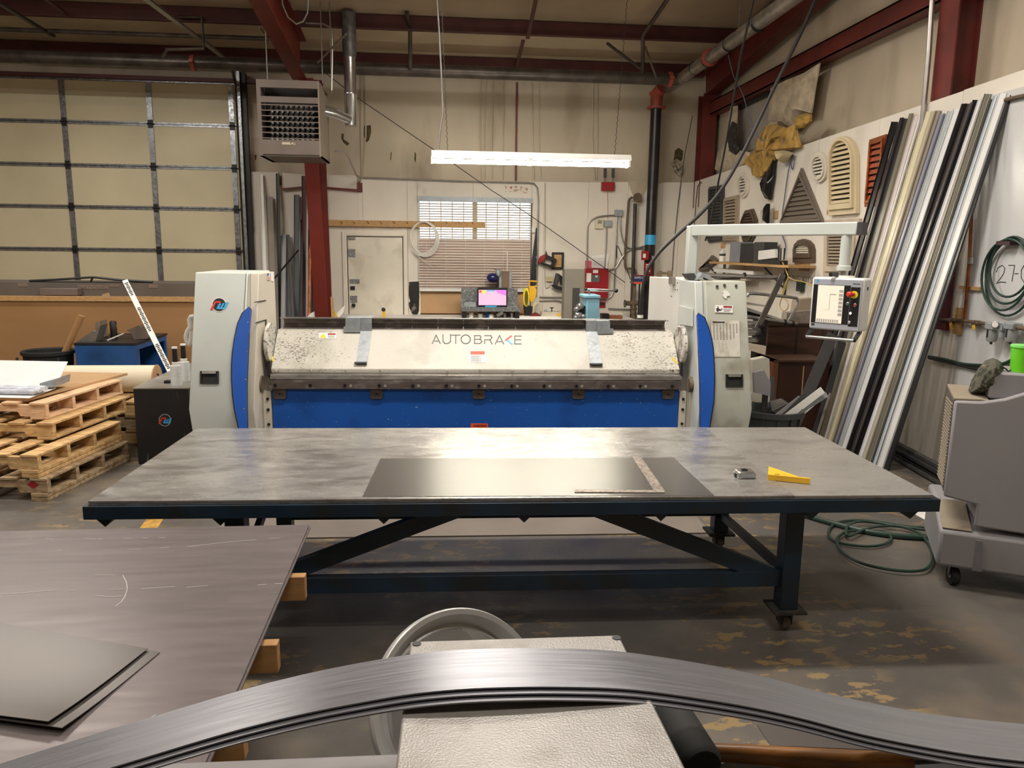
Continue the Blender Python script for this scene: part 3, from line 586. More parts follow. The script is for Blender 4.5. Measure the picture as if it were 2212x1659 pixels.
for i, (label, pts, r) in enumerate([
 ('thin dark pipe hung level below the left purlins', [(0, 63, 11.6), (330, 75, 11.6), (590, 84, 11.6)], .03),
 ('dark drop pipe with elbows right of the left track', [(385, 36, 11.3), (436, 38, 11.3), (440, 105, 11.3), (360, 107, 11.3), (352, 122, 11.5)], .022),
 ('dark drop pipe above the main pipe, left of the lamp conduit', [(878, -12, 11.2), (886, 60, 11.4), (886, 150, 11.7)], .03),
 ('dark sprinkler branch with a drop at the right of the roof', [(1452, -16, 10.2), (1389, 76, 11.2), (1388, 158, 11.8)], .028),
 ('short dark diagonal pipe below the nearer purlin at right', [(1312, 94, 11.4), (1392, 155, 11.8)], .022),
 ('pale flat diagonal bar beside the right drop pipe', [(1393, 100, 11.6), (1418, 168, 11.7)], .016)]):
    pipe('branch_pipe', label, [W.at(*p) for p in pts], r, M_PIPE if i != 5 else M_DUST)
pipe('gas_pipe', 'thin steel pipe bending from the heater down to the wall rail', [W.at(*p) for p in ((724, 327, 11.0), (746, 329, 11.3), (752, 338, 11.5), (770, 379, 12.6), (780, 384, YB-.03))], .014, M_CONDUIT)
pipe('conduit', 'grey conduit running over the window and down its right side', [W.at(*p, YB-.03) for p in ((784, 384), (900, 388), (1040, 393), (1140, 395), (1154, 397), (1161, 406), (1163, 430), (1161, 560), (1158, 640))], .014, M_CONDUIT)
pipe('thin_wire', 'thin wire stretched diagonally down across the back wall', [W.at(*p) for p in ((706, 160, 11.6), (770, 210, 11.6), (932, 320, 12.2), (1060, 410, 12.6), (1142, 463, 12.7), (1350, 610, 12.75))], .006, M_CABLE)
pipe('ceiling_cable', 'loop of grey cable drooping below the rafter', [W.at(*p, 10.0) for p in ((608, -20), (610, 10), (622, 38), (640, 52), (655, 46), (664, 28), (666, -20))], .012, M_CONDUIT)
pipe('bent_rod', 'thin grey rod bending down beside the flue', [W.at(*p, 10.9) for p in ((660, 50), (700, 52), (716, 62), (718, 100), (717, 195))], .012, M_CONDUIT)
for i, (a, b) in enumerate([((628, 2), (614, 44)), ((747, 74), (686, 135)), ((560, 60), (625, 132))]):
    pipe('brace_rod', ['pale rod crossing the rafter near the top edge', 'angle rod between the flue and the rafter', 'angle rod left of the rafter above the heater'][i], [W.at(*a, 10.6), W.at(*b, 11.2)], .014, M_TAUPES, 'rod')
pipe('pull_cord', 'long black cable dropping from the roof to behind the arm', [W.at(*p) for p in ((1632, -20, 8.0), (1600, 120, 8.4), (1570, 300, 8.8), (1535, 480, 9.2), (1524, 520, 9.3))], .012, M_CABLE, 'cable')
pipe('power_cable', 'thick black power cable swinging from roof to behind the brake', smooth([W.at(*p) for p in ((1770, -20, 7.8), (1725, 82, 7.8), (1672, 190, 7.8), (1622, 296, 7.8), (1570, 392, 7.8), (1520, 455, 7.8), (1460, 510, 7.8), (1420, 550, 7.8), (1396, 590, 7.8), (1386, 640, 7.8), (1382, 690, 7.8))], 6), .018, M_CABLE, 'cable')
pipe('grey_wire', 'thin blue-grey wire hanging from the right sprinkler pipe', smooth([W.side(*p) for p in ((1573, 118, 3.75), (1585, 165, 3.95), (1605, 205, 4.15), (1618, 250, 4.2), (1632, 285, 4.2), (1650, 305, 4.2), (1700, 325, 4.24), (1712, 335, 4.27))], 4), .006, mat('grey blue wire', (110, 122, 140), .5), 'wire')
pipe('conduit', 'silver conduit running up the right wall beside the red column', [W.side(*p, XR-.03) for p in ((2015, -20), (2006, 120), (1990, 290), (1986, 330))], .022, M_CONDUIT)
# ------------------------------------------------------------------ the folding machine (long sheet-metal brake)
F = Frame((.25, 5.55, 0), -2.0)
mc = thing('folding_machine', 'long grey and blue folding machine lettered AUTOBRAKE behind the table', 'machine', (0, .3, 0), F=F)
ZT, ZK, YK = 1.59, .66, -.29                               # tower top, knee height, knee depth
def sl(z): return YK*(ZT-z)/(ZT-ZK)
nrm = Vector((0, -(ZT-ZK), YK)).normalized(); nrm = Vector((0, -1, .0))*1.0
nv = Vector((0, (ZK-ZT), YK)).cross(Vector((1, 0, 0))); nv.normalize()
slope = Vector((0, YK, ZK-ZT)).normalized(); nv = Vector((1, 0, 0)).cross(slope).normalized()
if nv.y > 0: nv = -nv
def on(x, y): return F.pl(x, y, (0, 0, ZT), nv)            # a picture point on the sloping tower front
def tower(x0, x1, name, mt, parent, ztop, deep):
    prof = [(0, ztop), (YK, ZK), (-.12, .0), (deep, 0), (deep, ztop)]
    return MB(F).prism([(x0, y, z) for y, z in prof], (x1-x0, 0, 0)).build(name, mt, parent, bevel=.008)
tl = tower(-1.965, -1.60, 'left_tower', M_MACH, mc, 1.59, .62)
tr_ = tower(1.70, 2.01, 'right_tower', M_MACHD, mc, 1.565, .5)
# inner strips beside the covers, and housings behind
def slab(pts, th, name, mt, parent, F=F, n=None):
    n = nv if n is None else n
    return MB(F).prism([Vector(p)+n*.001 for p in pts], n*th).build(name, mt, parent)
MB(F).prism([(-1.60, sl(z)+.012, z) for z in (1.585, .66)]+[(-1.60, -.10, .0), (-1.60, .45, .0), (-1.60, .45, 1.585)], (.075, 0, 0)).build('left_inner_housing', M_BEIGE, mc, bevel=.005)
MB(F).prism([(1.625, sl(z)+.012, z) for z in (1.56, .66)]+[(1.625, -.10, .0), (1.625, .4, .0), (1.625, .4, 1.56)], (.075, 0, 0)).build('right_inner_housing', M_MACH, mc, bevel=.005)
rc = MB(F).prism([(1.63, .4, .35), (1.63, 1.42, .35), (1.63, 1.42, 1.545), (1.63, .4, 1.565)], (.36, 0, 0)).build('electrical_cabinet', mat('white cabinet paint', (222, 220, 214), .4, 0, .02, 2), mc, bevel=.005)
def wallpt(x, y, xl): return F.side(x, y, xl)
for q in ([(1469, 660), (1497, 667), (1497, 705), (1467, 700)], ):
    MB(F).prism([wallpt(*p, 1.62) for p in q], (-.012, 0, 0)).build('side_hatch', M_MACH, mc)
m = MB(F); a = wallpt(1453, 606, 1.62); m.box((1.60, a.y-.05, a.z-.03), (1.63, a.y+.05, a.z+.03)); m.build('cabinet_latch', M_CONDUIT, mc)
for px, py_ in ((1400, 598), (1448, 616), (1458, 611), (1464, 611), (1469, 611), (1459, 626), (1464, 626), (1451, 640), (1443, 693)):
    c = wallpt(px, py_, 1.63); MB(F).lathe([(.006, 0), (.004, .004), (0, .005)], (1.629, c.y, c.z), (-1, 0, 0), 8).build('cabinet_screw', M_DARK, mc)
m = MB(F)
for q in ([(549, 652), (574, 648), (574, 650), (549, 654)], [(551, 697), (574, 690), (574, 692), (551, 699)], [(573, 690), (575, 690), (575, 702), (573, 704)]):
    m.prism([wallpt(*p, -1.524) for p in q], (.003, 0, 0))
m.build('panel_seam', M_DARK, mc)
# seams on the front panels
for (a, b) in (((532, 590), (527, 672)), ((541, 591), (541, 664))):
    slab([on(a[0]-.5, a[1]), on(a[0]+.5, a[1]), on(b[0]+.5, b[1]), on(b[0]-.5, b[1])], .002, 'panel_seam', M_GREYINK, mc)
slab([on(1517, 607), on(1518, 607), on(1520, 678), on(1519, 678)], .002, 'panel_seam', M_GREYINK, mc)
# blue curved covers with black edging
L1 = [(539, 665), (527, 679), (517, 700), (510, 734), (506, 761.5), (504, 789), (504, 819), (506, 853), (510, 885), (518, 922), (522, 938), (537, 938), (535.5, 881), (535.5, 823), (540, 720), (544, 670)]
R1 = [(1503.5, 684), (1507, 678), (1518, 688), (1526, 707), (1533, 730), (1537, 755), (1539, 789), (1540, 823), (1538, 869), (1530, 917), (1527, 938), (1511, 938), (1510, 830), (1507, 755)]
def cover(pts, nm, cx):
    cv = slab([on(*p) for p in pts], .03, nm, M_BLUEC, mc)
    big = [on(p[0]+(-3.4 if cx < 1000 else 3.4)*(1 if (p[0] < 530 if cx < 1000 else p[0] > 1512) else .0), p[1]-(1.5 if p[1] < 690 else 0)) for p in pts]
    slab(big, .018, 'cover_edging', M_BLACK, mc); return cv
cover(L1, 'left_blue_cover', 0); cover(R1, 'right_blue_cover', 2000)
for px, py_ in ((539, 699), (536, 761), (533, 821), (530, 884), (1506, 711), (1509, 768), (1512, 826), (1515, 885)):
    c = on(px, py_)+nv*.03; MB(F).lathe([(.005, 0), (.004, .003), (0, .004)], c, nv, 8).build('cover_screw', M_SILVER, mc)
# recessed handles
for (x0, y0, x1, y1) in ((433, 802, 473, 829), (1567, 809, 1604, 836)):
    q = [on(x0, y0), on(x1, y0), on(x1, y1), on(x0, y1)]; c = sum(q, Vector())/4
    inn = [c+(p-c)*.82 for p in q]
    h = MB(F).ring(q, inn, nv*.012).build('recessed_handle', M_BLACK, mc)
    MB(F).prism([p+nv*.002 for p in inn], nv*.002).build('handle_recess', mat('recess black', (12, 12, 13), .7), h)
    t = [on(x0+5, y0), on(x1-5, y0), on(x1-5, y0+6), on(x0+5, y0+6)]; MB(F).prism([p+nv*.012 for p in t], nv*.006).build('handle_lip', M_CONDUIT, h)
# round emblem: rim, black disc, red and blue strokes (on the left tower and again on the black box)
def emblem(fn, n, parent, cx, cy, R, rim=None):
    def disc(r, th, mt, nm, off=.0):
        pts = [fn(cx+math.cos(t)*r, cy+math.sin(t)*r)+n*(.001+off) for t in [i*math.pi/16 for i in range(32)]]
        return MB(F0).prism(pts, n*th).build(nm, mt, parent)
    if rim: disc(R*1.28, .001, rim, 'emblem_rim')
    disc(R*1.12, .0016, M_WHITE if not rim else M_BLACK, 'emblem_backing'); disc(R, .0022, M_INK, 'emblem_disc')
    def stroke(pts, mt): MB(F0).prism([fn(cx+x*R, cy+y*R)+n*.001 for x, y in [(a*.9, b*.82) for a, b in pts]], n*.0032).build('emblem_letter', mt, parent)
    stroke([(-1.5, .95), (-1.1, .95), (-.55, -.35), (.1, -.35), (.0, -.08), (.32, -.35), (.2, -.65), (-.75, -.65)], M_REDL)
    stroke([(-.45, .75), (-.05, .75), (.35, -.2), (.0, -.2)], M_SKYB)
    stroke([(-.1, .55), (-.15, .8), (1.05, .8), (1.6, -.45), (1.15, -.45), (.8, .5), (.55, .5), (.95, -.3), (.62, -.3), (.25, .5)], M_SKYB)
F0 = F
emblem(on, nv, mc, 473.5, 658.5, 14.2)
# notices on the right tower
def card(q, mt, nm, parent=mc, th=.0012, off=0): return slab([on(*p)+nv*off for p in q], th, nm, mt, parent)
c1 = card([(1544, 659), (1583, 660), (1583, 676), (1544, 675)], M_PAPER, 'warning_sticker')
card([(1562.5, 661), (1581, 661.5), (1581, 665), (1562.5, 664.5)], M_REDP, 'sticker_band', off=.001)
card([(1549, 662.5), (1551.5, 662), (1552, 664.5), (1550, 665)], M_INK, 'sticker_pictogram', off=.001)
card([(1547, 666), (1551, 665.5), (1556, 669), (1560, 666), (1560.5, 668), (1556, 672), (1552, 671), (1552, 673.5), (1547.5, 673)], M_INK, 'sticker_pictogram', off=.001)
for k in range(3): card([(1563, 667+k*2.6), (1580-k*2, 667.4+k*2.6), (1580-k*2, 668.2+k*2.6), (1563, 667.8+k*2.6)], M_GREYINK, 'sticker_text_line', off=.001)
M_AGED = mat('aged paper chart', (206, 202, 190), .6, 0, .05, 6, col2=(170, 160, 138), thr=.6, soft=.08)
ch = card([(1535, 692), (1597, 693), (1599, 771), (1540, 771)], M_AGED, 'gauge_chart')
card([(1539, 694.5), (1565, 695), (1565, 698), (1539, 697.5)], M_INK, 'chart_heading', off=.001)
m = MB(F)
for r in range(12):
    for c in range(8):
        x = 1540+c*6.9+(.9 if c > 4 else 0)+r*.1; y = 700+r*2.95
        if c in (7,) and r > 6 or c == 6 and r == 11: continue
        m.prism([on(x, y)+nv*.002, on(x+3.4, y)+nv*.002, on(x+3.4, y+1.3)+nv*.002, on(x, y+1.3)+nv*.002], nv*.0006)
m.build('chart_figures', M_GREYINK, ch)
m = MB(F)
for r in range(6):
    for c in range(4): x = 1543+c*8+r*.3; y = 737+r*3.2; m.prism([on(x, y)+nv*.002, on(x+3, y)+nv*.002, on(x+2, y+.9)+nv*.002, on(x, y+.9)+nv*.002], nv*.0006)
m.build('handwritten_figures', mat('faint ink', (150, 145, 134), .6), ch)
for px, py_ in ((1549, 619), (1565, 616.5), (1590, 617.5)):
    MB(F).lathe([(.011, 0), (.011, .002)], on(px, py_)+nv*.001, nv, 16).build('hole_plug', M_CHAR, mc)
card([(1560, 629), (1566, 627), (1571, 629), (1575, 633), (1577, 639), (1570, 640), (1569, 646), (1564, 643), (1560, 637), (1563, 634)], M_WHITE, 'plain_white_sticker')
# maker's sticker with a small flag on the left housing
def inn(x, y): return F.side(x, y, -1.524)
for q, mt, nm in (([(577, 590), (582, 590), (582, 606), (577, 605)], M_PAPER, 'flag_sticker'), ([(577, 590), (580, 590), (580, 596), (577, 596)], M_BLUE, 'flag_canton'), ([(584, 588), (590, 588), (591, 608), (585, 607)], M_PAPER, 'label_sticker')):
    MB(F).prism([inn(*p)+Vector((.001 if nm != 'flag_canton' else .002, 0, 0)) for p in q], (.001, 0, 0)).build(nm, mt, mc)
m = MB(F)
for k in range(3): m.prism([inn(577, 598+k*3)+Vector((.002, 0, 0)), inn(582, 598.2+k*3)+Vector((.002, 0, 0)), inn(582, 599.4+k*3)+Vector((.002, 0, 0)), inn(577, 599+k*3)+Vector((.002, 0, 0))], (.0008, 0, 0))
m.build('flag_stripe', M_REDL, mc)
# upper beam
BX0, BX1 = -1.47, 1.55
bt = F.at(1000, 714, .25).z; bb = F.at(1000, 797, .02).z; bl_ = F.at(1000, 807, 0).z
bprof = [(-.0, bl_), (-.0, bb), (.03, bb+.03), (.25, bt), (.55, bt), (.55, bl_)]
bm_ = MB(F).prism([(BX0-.0, y, z) for y, z in bprof], (BX1-BX0, 0, 0)).build('upper_beam', M_BEAM, mc, bevel=.006)
bn = Vector((0, -(bt-bb-.03), .22)).normalized()
def onb(x, y): return F.pl(x, y, (0, .03, bb+.03), bn)
# end discs and pivots
for s, x in ((-1, BX0-.035), (1, BX1+.005)):
    cy_, cz_ = .10, 1.075
    prof = [(.0, 0), (.14, 0), (.15, .008), (.15, .03), (.0, .03)]
    MB(F).lathe(prof, (x, cy_, cz_), (1, 0, 0), 40).build('end_disc', M_BEAMW, mc)
    xx = x+(.03 if s < 0 else -.03)
    MB(F).prism([(x+.015, -.02, cz_-.22), (x+.015, .12, cz_-.3), (x+.015, .2, cz_-.1), (x+.015, .0, cz_-.12)], (-.02*s, 0, 0)).build('end_bracket', M_DARK, mc)
    px = -1.565 if s < 0 else 1.60
    MB(F).lathe([(.0, 0), (.05, 0), (.06, .01), (.06, .05), (.0, .05)], (px-.0, -.06, .80), (1, 0, 0), 24).build('pivot_hub', mat('rust stained casting', (120, 106, 90), .6, .2, .3, 14, (1, 1, .4)), mc)
    MB(F).box((px+.005, -.09, .12), (px+.045, -.03, .80)).build('pivot_arm', mat('stained grey paint', (180, 174, 158), .5, 0, .15, 6, (3, 3, .5)), mc, bevel=.006)
# nose bar, bolted bar, apron
zn0 = F.at(1000, 821, -.02).z; zb0 = F.at(1000, 841, -.03).z
MB(F).prism([(BX0, .0, bl_-.001), (BX0, -.022, bl_-.012), (BX0, -.03, zn0+.004), (BX0, .0, zn0+.001)], (BX1-BX0+.01, 0, 0)).build('nose_bar', M_STEELL, mc)
MB(F).box((BX0-.015, -.03, zb0), (BX1+.01, .03, zn0-.003)).build('bending_bar', M_STEELD, mc, bevel=.003)
xs = [594.3, 670, 745, 819.5, 891.6, 964, 1034.6, 1105.4, 1175.5, 1245, 1313.8, 1382.7, 1451.9]
for i, px in enumerate(xs):
    c = F.at(px, 832.5+(px-594)*.002, -.031)
    b = MB(F).lathe([(.013, 0), (.013, .007), (.007, .007), (.006, .002), (0, .002)], (c.x, -.03, c.z), (0, -1, 0), 14).build('bar_bolt', M_INK, mc)
    if 1 < i < 12: MB(F).lathe([(.011, 0), (.011, .001), (0, .001)], (c.x+.042, -.03, c.z-.002), (0, -1, 0), 12).build('slot_hole', mat('bright slot', (176, 172, 168), .4, .4), mc)
    c = F.at(px+1.5, 800.5, .0); MB(F).lathe([(.009, 0), (.008, .003), (0, .004)], (c.x, .0, c.z), (0, -1, 0), 10).build('beam_rivet', M_BEAMW, mc)
MB(F).box((BX0-.0, .0, .10), (BX1+.0, .06, zb0-.002)).build('blue_apron', M_BLUE, mc, bevel=.004)
for (x0, x1) in ((591, 619), (800, 827), (1021, 1047), (1236, 1262), (1430, 1455)):
    a = F.at(x0, 840, 0); b = F.at(x1, 861, 0); z1_ = zb0-.001; cx_ = (a.x+b.x)/2; h = (b.x-a.x)/2
    k = MB(F).prism([(a.x, 0, z1_), (a.x, 0, b.z+.012), (a.x+.012, 0, b.z), (b.x-.012, 0, b.z), (b.x, 0, b.z+.012), (b.x, 0, z1_)], (0, -.014, 0)).build('apron_lug', mat('bronze grey steel', (94, 84, 76), .45, .4, .15, 9), mc)
    zc_ = (z1_+b.z)/2; m = MB(F).lathe([(.009, 0), (.009, .001), (0, .001)], (cx_, -.014, zc_), (0, -1, 0), 12)
    m.lathe([(.004, 0), (0, .001)], (cx_-.02, -.014, zc_+.008), (0, -1, 0), 8); m.lathe([(.004, 0), (0, .001)], (cx_+.02, -.014, zc_-.008), (0, -1, 0), 8); m.build('lug_hole', M_INK, k)
for s in (-1, 1):
    x = BX0-.055 if s < 0 else BX1+.005
    sp = MB(F).box((x, -.01, .1), (x+.05, .03, zb0-.02)).build('side_plate', M_BEIGE, mc)
    for z in (.49, .60, .68): MB(F).lathe([(.011, 0), (.011, .006), (0, .006)], (x+.027, -.01, z), (0, -1, 0), 10).build('side_bolt', M_INK, mc)
a = F.at(1017, 915, -.002); b = F.at(1054, 921, -.002)
MB(F).box((a.x, -.003, b.z-.06), (b.x, 0, a.z)).build('lower_warning_sticker', M_ORANGE, mc); tline('WARNING', .02, F, a.x+.02, b.x-.012, a.z-.026, -.004, M_INK, mc)
# dark tooling row above the beam, in segments
t0 = F.at(1000, 688, .33).z; seams = [612, 678, 709.5, 748, 789, 834, 890, 946, 1001, 1055, 1114, 1157, 1210, 1262, 1310, 1374, 1413, 1437]
for i, (pa, pb_) in enumerate(zip(seams, seams[1:])):
    xa_ = F.at(pa, 700, .33).x+.001; xb_ = F.at(pb_, 700, .33).x-.001
    z = t0-.006
    pr = [(.30, bt+.001), (.33, bt+.001), (.37, bt+.03), (.38, bt+.06), (.34, z-.01), (.335, z), (.30, z), (.345, bt+.07), (.35, bt+.04), (.33, bt+.015)]
    ext = (xb_-xa_, 0, 0)
    MB(F).prism([(xa_, y, zz) for y, zz in pr], ext).build('tool_segment', M_STEELD, mc)
MB(F).box((F.at(607, 684, .33).x, .29, t0-.006), (F.at(1437, 692, .33).x, .34, t0+.002)).build('tool_rail', M_STEELL, mc)
# lettering on the beam
def btxt(s, x0, x1, ytop, ybot, mt, nm='lettering'):
    a = onb(x0, ybot); b = onb(x1, ytop)
    o = text(s, 1.0, W, (0, 0, 0), mt, mc, nm); me = o.data; me.transform(Matrix.Translation(Vector(WL[mc.name])))
    X = [v.co.x for v in me.vertices]; Z = [v.co.z for v in me.vertices]; Y = [v.co.y for v in me.vertices]
    up = Vector((0, .22, bt-bb-.03)).normalized(); hh = (b-a).dot(up)
    for v in me.vertices:
        fx = (v.co.x-min(X))/(max(X)-min(X)); fz = (v.co.z-min(Z))/(max(Z)-min(Z)); fy = (v.co.y-min(Y))/(max(Y)-min(Y))
        v.co = F.M @ (Vector((a.x+(b.x-a.x)*fx, a.y, a.z))+up*hh*fz+bn*(.0012-.001*fy)) - Vector(WL[mc.name])
    return o
def bbar(x0, y0, x1, y1, w, mt, nm='letter'):              # a thin stroke of a letter
    a = onb(x0, y0)+bn*.0008; b = onb(x1, y1)+bn*.0008; d = (b-a).normalized(); s_ = d.cross(bn).normalized()*w/2
    MB(F).prism([a-s_, b-s_, b+s_, a+s_], bn*.001).build(nm, mt, mc)
def letter(strokes, mt=M_GREYINK, w=.008):
    m = MB(F)
    for x0, y0, x1, y1 in strokes:
        a = onb(x0, y0)+bn*.0008; b = onb(x1, y1)+bn*.0008; d = (b-a).normalized(); s_ = d.cross(bn).normalized()*w/2
        m.prism([a-s_-d*w*.4, b-s_+d*w*.4, b+s_+d*w*.4, a+s_-d*w*.4], bn*.001)
    m.build('letter', mt, mc)
letter([(934, 742, 942, 724), (942, 724, 951, 742), (939, 737, 947, 737)])
letter([(957, 723, 957, 738), (957, 738, 961, 742), (961, 742, 968, 742), (968, 742, 973, 738), (973, 738, 973, 723)])
letter([(975, 724, 994, 724), (984.5, 724, 984.5, 742)])
letter([(998+8+10*math.cos(i*math.pi/8), 733+9.5*math.sin(i*math.pi/8), 998+8+10*math.cos((i+1)*math.pi/8), 733+9.5*math.sin((i+1)*math.pi/8)) for i in range(16)])
letter([(1025, 725, 1025, 742), (1025, 725, 1037, 725), (1037, 725, 1039, 729), (1039, 729, 1036, 733), (1025, 733, 1038, 733), (1038, 733, 1041, 738), (1041, 738, 1037, 742), (1037, 742, 1025, 742)])
letter([(1047, 734, 1047, 742), (1047, 725, 1060, 725), (1060, 725, 1063, 729), (1063, 729, 1059, 734), (1059, 734, 1047, 734), (1058, 734, 1063, 743)])
letter([(1070, 743, 1079, 725), (1079, 725, 1088, 743), (1074, 738, 1084, 738)])
letter([(1093, 735, 1104, 726)], M_REDL, .013); letter([(1095, 734, 1106, 743)], M_SKYB, .013)
letter([(1112, 726, 1112, 743), (1112, 726, 1126, 726), (1112, 734, 1125, 734), (1112, 743, 1126, 743)])
btxt('COMBI SERIES', 997, 1068, 749, 755, mat('faded lettering', (236, 234, 230), .5), 'faded_lettering')
def bcard(x0, y0, x1, y1, mt, nm, off=.0):
    return MB(F).prism([onb(*p)+bn*(.0006+off) for p in ((x0, y0), (x1, y0), (x1, y1), (x0, y1))], bn*.0012).build(nm, mt, mc)
bcard(1013, 758, 1050, 783, M_PAPER, 'warning_sticker'); bcard(1016, 759, 1047, 766, M_ORANGE, 'sticker_band', .001); btxt('WARNING', 1021, 1045, 760.5, 765, M_INK)
for k in range(5): bcard(1017, 769+k*2.7, 1040-(k % 2)*5, 769.7+k*2.7, M_GREYINK, 'sticker_text_line', .001)
bcard(689, 719, 726, 731.5, M_PAPER, 'hand_hazard_sticker'); bcard(708, 720.5, 725, 723.5, M_REDP, 'sticker_band', .001)
MB(F).prism([onb(*p)+bn*.0018 for p in ((691, 730), (698, 720), (705, 730))], bn*.001).build('hazard_triangle', M_YELD, mc)
for k in range(2): bcard(708, 725.5+k*2.6, 723, 726.3+k*2.6, M_GREYINK, 'sticker_text_line', .001)
MB(F).prism([onb(*p)+bn*.001 for p in ((576, 780), (588, 765), (592, 781))], bn*.001).build('hazard_triangle', M_YELD, mc)
MB(F).prism([onb(*p)+bn*.001 for p in ((1450, 774), (1453, 771), (1458, 777), (1466, 785), (1463, 786), (1455, 780))], bn*.001).build('torn_hazard_sticker', M_YEL, mc)
# hooked galvanised straps over the beam
for i, (u0, u1, l0, l1, yt, yb_, clip, lb) in enumerate(((779, 803, 769, 793, 687, 788, [(746, 687), (778, 687), (778, 718), (742, 718), (742, 706), (746, 705)], 'left grey metal strap hooked over the beam of the folding machine'),
                                   (1265.5, 1291, 1276, 1301, 693, 791, [(1291, 693), (1318, 693), (1318, 710), (1325, 710), (1325, 720), (1291, 722)], 'right grey metal strap hooked over the beam of the folding machine'))):
    s_ = thing('hooked_strap', lb, 'strap', onb((l0+l1)/2, yb_), F=F)
    q = [onb(u0, 716)+bn*.002, onb(u1, 716)+bn*.002, onb(l1, yb_)+bn*.002, onb(l0, yb_)+bn*.002]
    MB(F).prism(q, bn*.003).build('strap', M_GALVM, s_)
    a = F.at(u0, 716, .245); b = F.at(u1, yt, .245)
    q = [(a.x, .245, a.z), (b.x, .245, a.z), (b.x, .245, b.z), (a.x, .245, b.z)]
    MB(F).prism(q, (0, -.003, 0)).box((a.x, .242, b.z-.003), (b.x, .42, b.z)).build('upper_strap', M_GALVM, s_)
    q = [onb(l0-3, yb_-5)+bn*.005, onb(l1, yb_-5)+bn*.005, onb(l1, yb_+1)+bn*.02, onb(l0-3, yb_+1)+bn*.02]
    MB(F).prism(q, bn*.004).build('strap_foot', M_DARK, s_)
    MB(F).prism([F.at(*p, .22) for p in clip], (0, .012, 0)).prism([F.at(*p, .22)+Vector((0, 0, -.0)) for p in (clip[0], clip[1], (clip[1][0], clip[1][1]+1), (clip[0][0], clip[0][1]+1))], (0, .16, 0)).build('box_clip', M_GALVM, s_, bevel=.004)
# ------------------------------------------------------------------ control arm and panel
p0 = F.at(1483, 600, .32); az = F.at(1483, 498, .32).z+.0
xq = (F.at(1483, 560, .32).x+F.at(1502, 560, .32).x)/2; wq = .037
arm = thing('panel_boom', 'pale grey square swing arm carrying the control panel from the right tower', 'arm', (xq, .32, 1.56), F=F)
wp = F.M @ Vector((xq, .32, az)); e = W.at(1857, 493, 4.75)
e.z = wp.z
MB(F).box((xq-wq, .28, 1.567), (xq+wq, .36, az+.037)).build('post', M_MACH, arm, bevel=.008)
d = (e-wp).normalized()
MB().beam(wp-d*.0, e, .074, .084).build('boom', M_MACH, arm, bevel=.008)
MB().beam(e, e+d*.035, .072, .08).build('end_cap', M_CHAR, arm)
dp = W.at(1840, 540, 4.78); e2 = e-d*.08
zj = W.at(1836, 575, 4.78).z; zc_ = W.at(1836, 600, 4.78).z
MB().cyl((e2.x, e2.y, e.z-.04), (e2.x, e2.y, zj), .034, 20).build('drop_tube', M_MACH, arm)
MB().lathe([(.036, 0), (.045, .003), (.045, .03), (.036, .034)], (e2.x, e2.y, zj-.03)).build('joint_collar', M_MACH, arm)
MB().cyl((e2.x, e2.y, zc_), (e2.x, e2.y, zj-.03), .03, 14).build('joint_post', M_SILVER, arm)
MB().lathe([(.0, 0), (.07, 0), (.075, .006), (.07, .022), (.0, .024)], (e2.x, e2.y, zc_-.01)).build('swivel_plate', M_WHITE, arm)
MB().cyl((e2.x-.06, e2.y-.03, zc_+.02), (e2.x-.12, e2.y-.06, zc_+.02), .014, 10).build('clamp_knob', M_BLACK, arm)
A_ = W.at(1758, 600, 4.86); B_ = W.at(1866, 606, 4.62); P_ = frame2(A_, B_)
wd = ((B_-A_).xy).length; zt_p = P_.at(1812, 600, 0).z; zb_p = P_.at(1803, 714, 0).z
cp = thing('touchscreen_terminal', 'touch-screen control panel with red stop button below the swing arm', 'control panel', (wd/2, .06, zb_p), F=P_)
MB(P_).box((-.01, 0, zb_p), (wd+.005, .14, zt_p)).build('case', M_WHITE, cp, bevel=.015)
zz = lambda y: P_.at(1812, y, 0).z
fx_ = lambda x: P_.at(x, 650, 0).x
M_PGREY = mat('panel face grey', (168, 172, 182), .4, 0, .02, 3)
MB(P_).box((.004, -.004, zb_p+.01), (wd-.006, -.0, zt_p-.012)).build('face_plate', M_PGREY, cp)
MB(P_).box((.006, -.006, zz(700)), (wd-.075, -.004, zz(616))).build('screen_bezel', M_BLACK, cp)
msc = mat('lit cream screen', (226, 214, 196), .35, 0, .01, 3, emit=.25)
sc_ = MB(P_).box((fx_(1766), -.008, zz(699)), (fx_(1822), -.006, zz(617))).build('screen', msc, cp)
m = MB(P_)
for k in range(10): m.box((fx_(1766)+.006+k*.0145, -.009, zz(698)), (fx_(1766)+.016+k*.0145, -.008, zz(691)))
m.build('screen_icon', mat('screen icon', (186, 184, 178), .5, 0, .05, 30), sc_); m = MB(P_)
for k in range(7): m.box((fx_(1822)-.028, -.009, zz(632+k*8.4)), (fx_(1822)-.003, -.008, zz(626+k*8.4)))
m.build('screen_icon', mat('screen icon', (186, 184, 178), .5, 0, .05, 30), sc_)
m = MB(P_); q = fx_(1793); m.box((q, -.009, zz(670)), (q+.0015, -.008, zz(636))); m.box((q, -.009, zz(637)), (q+.04, -.008, zz(636))); m.box((q-.035, -.009, zz(670.5)), (q, -.008, zz(670)-.001)); m.build('screen_diagram', M_GREYINK, sc_)
MB(P_).box((wd-.072, -.006, zz(703)), (wd-.014, -.004, zz(619))).build('button_plate', M_BLACK, cp)
bx = fx_(1843)
MB(P_).lathe([(.024, 0), (.024, .002), (0, .002)], (bx+.005, -.006, zz(635)), (0, -1, 0), 24).build('stop_collar', M_YELD, cp)
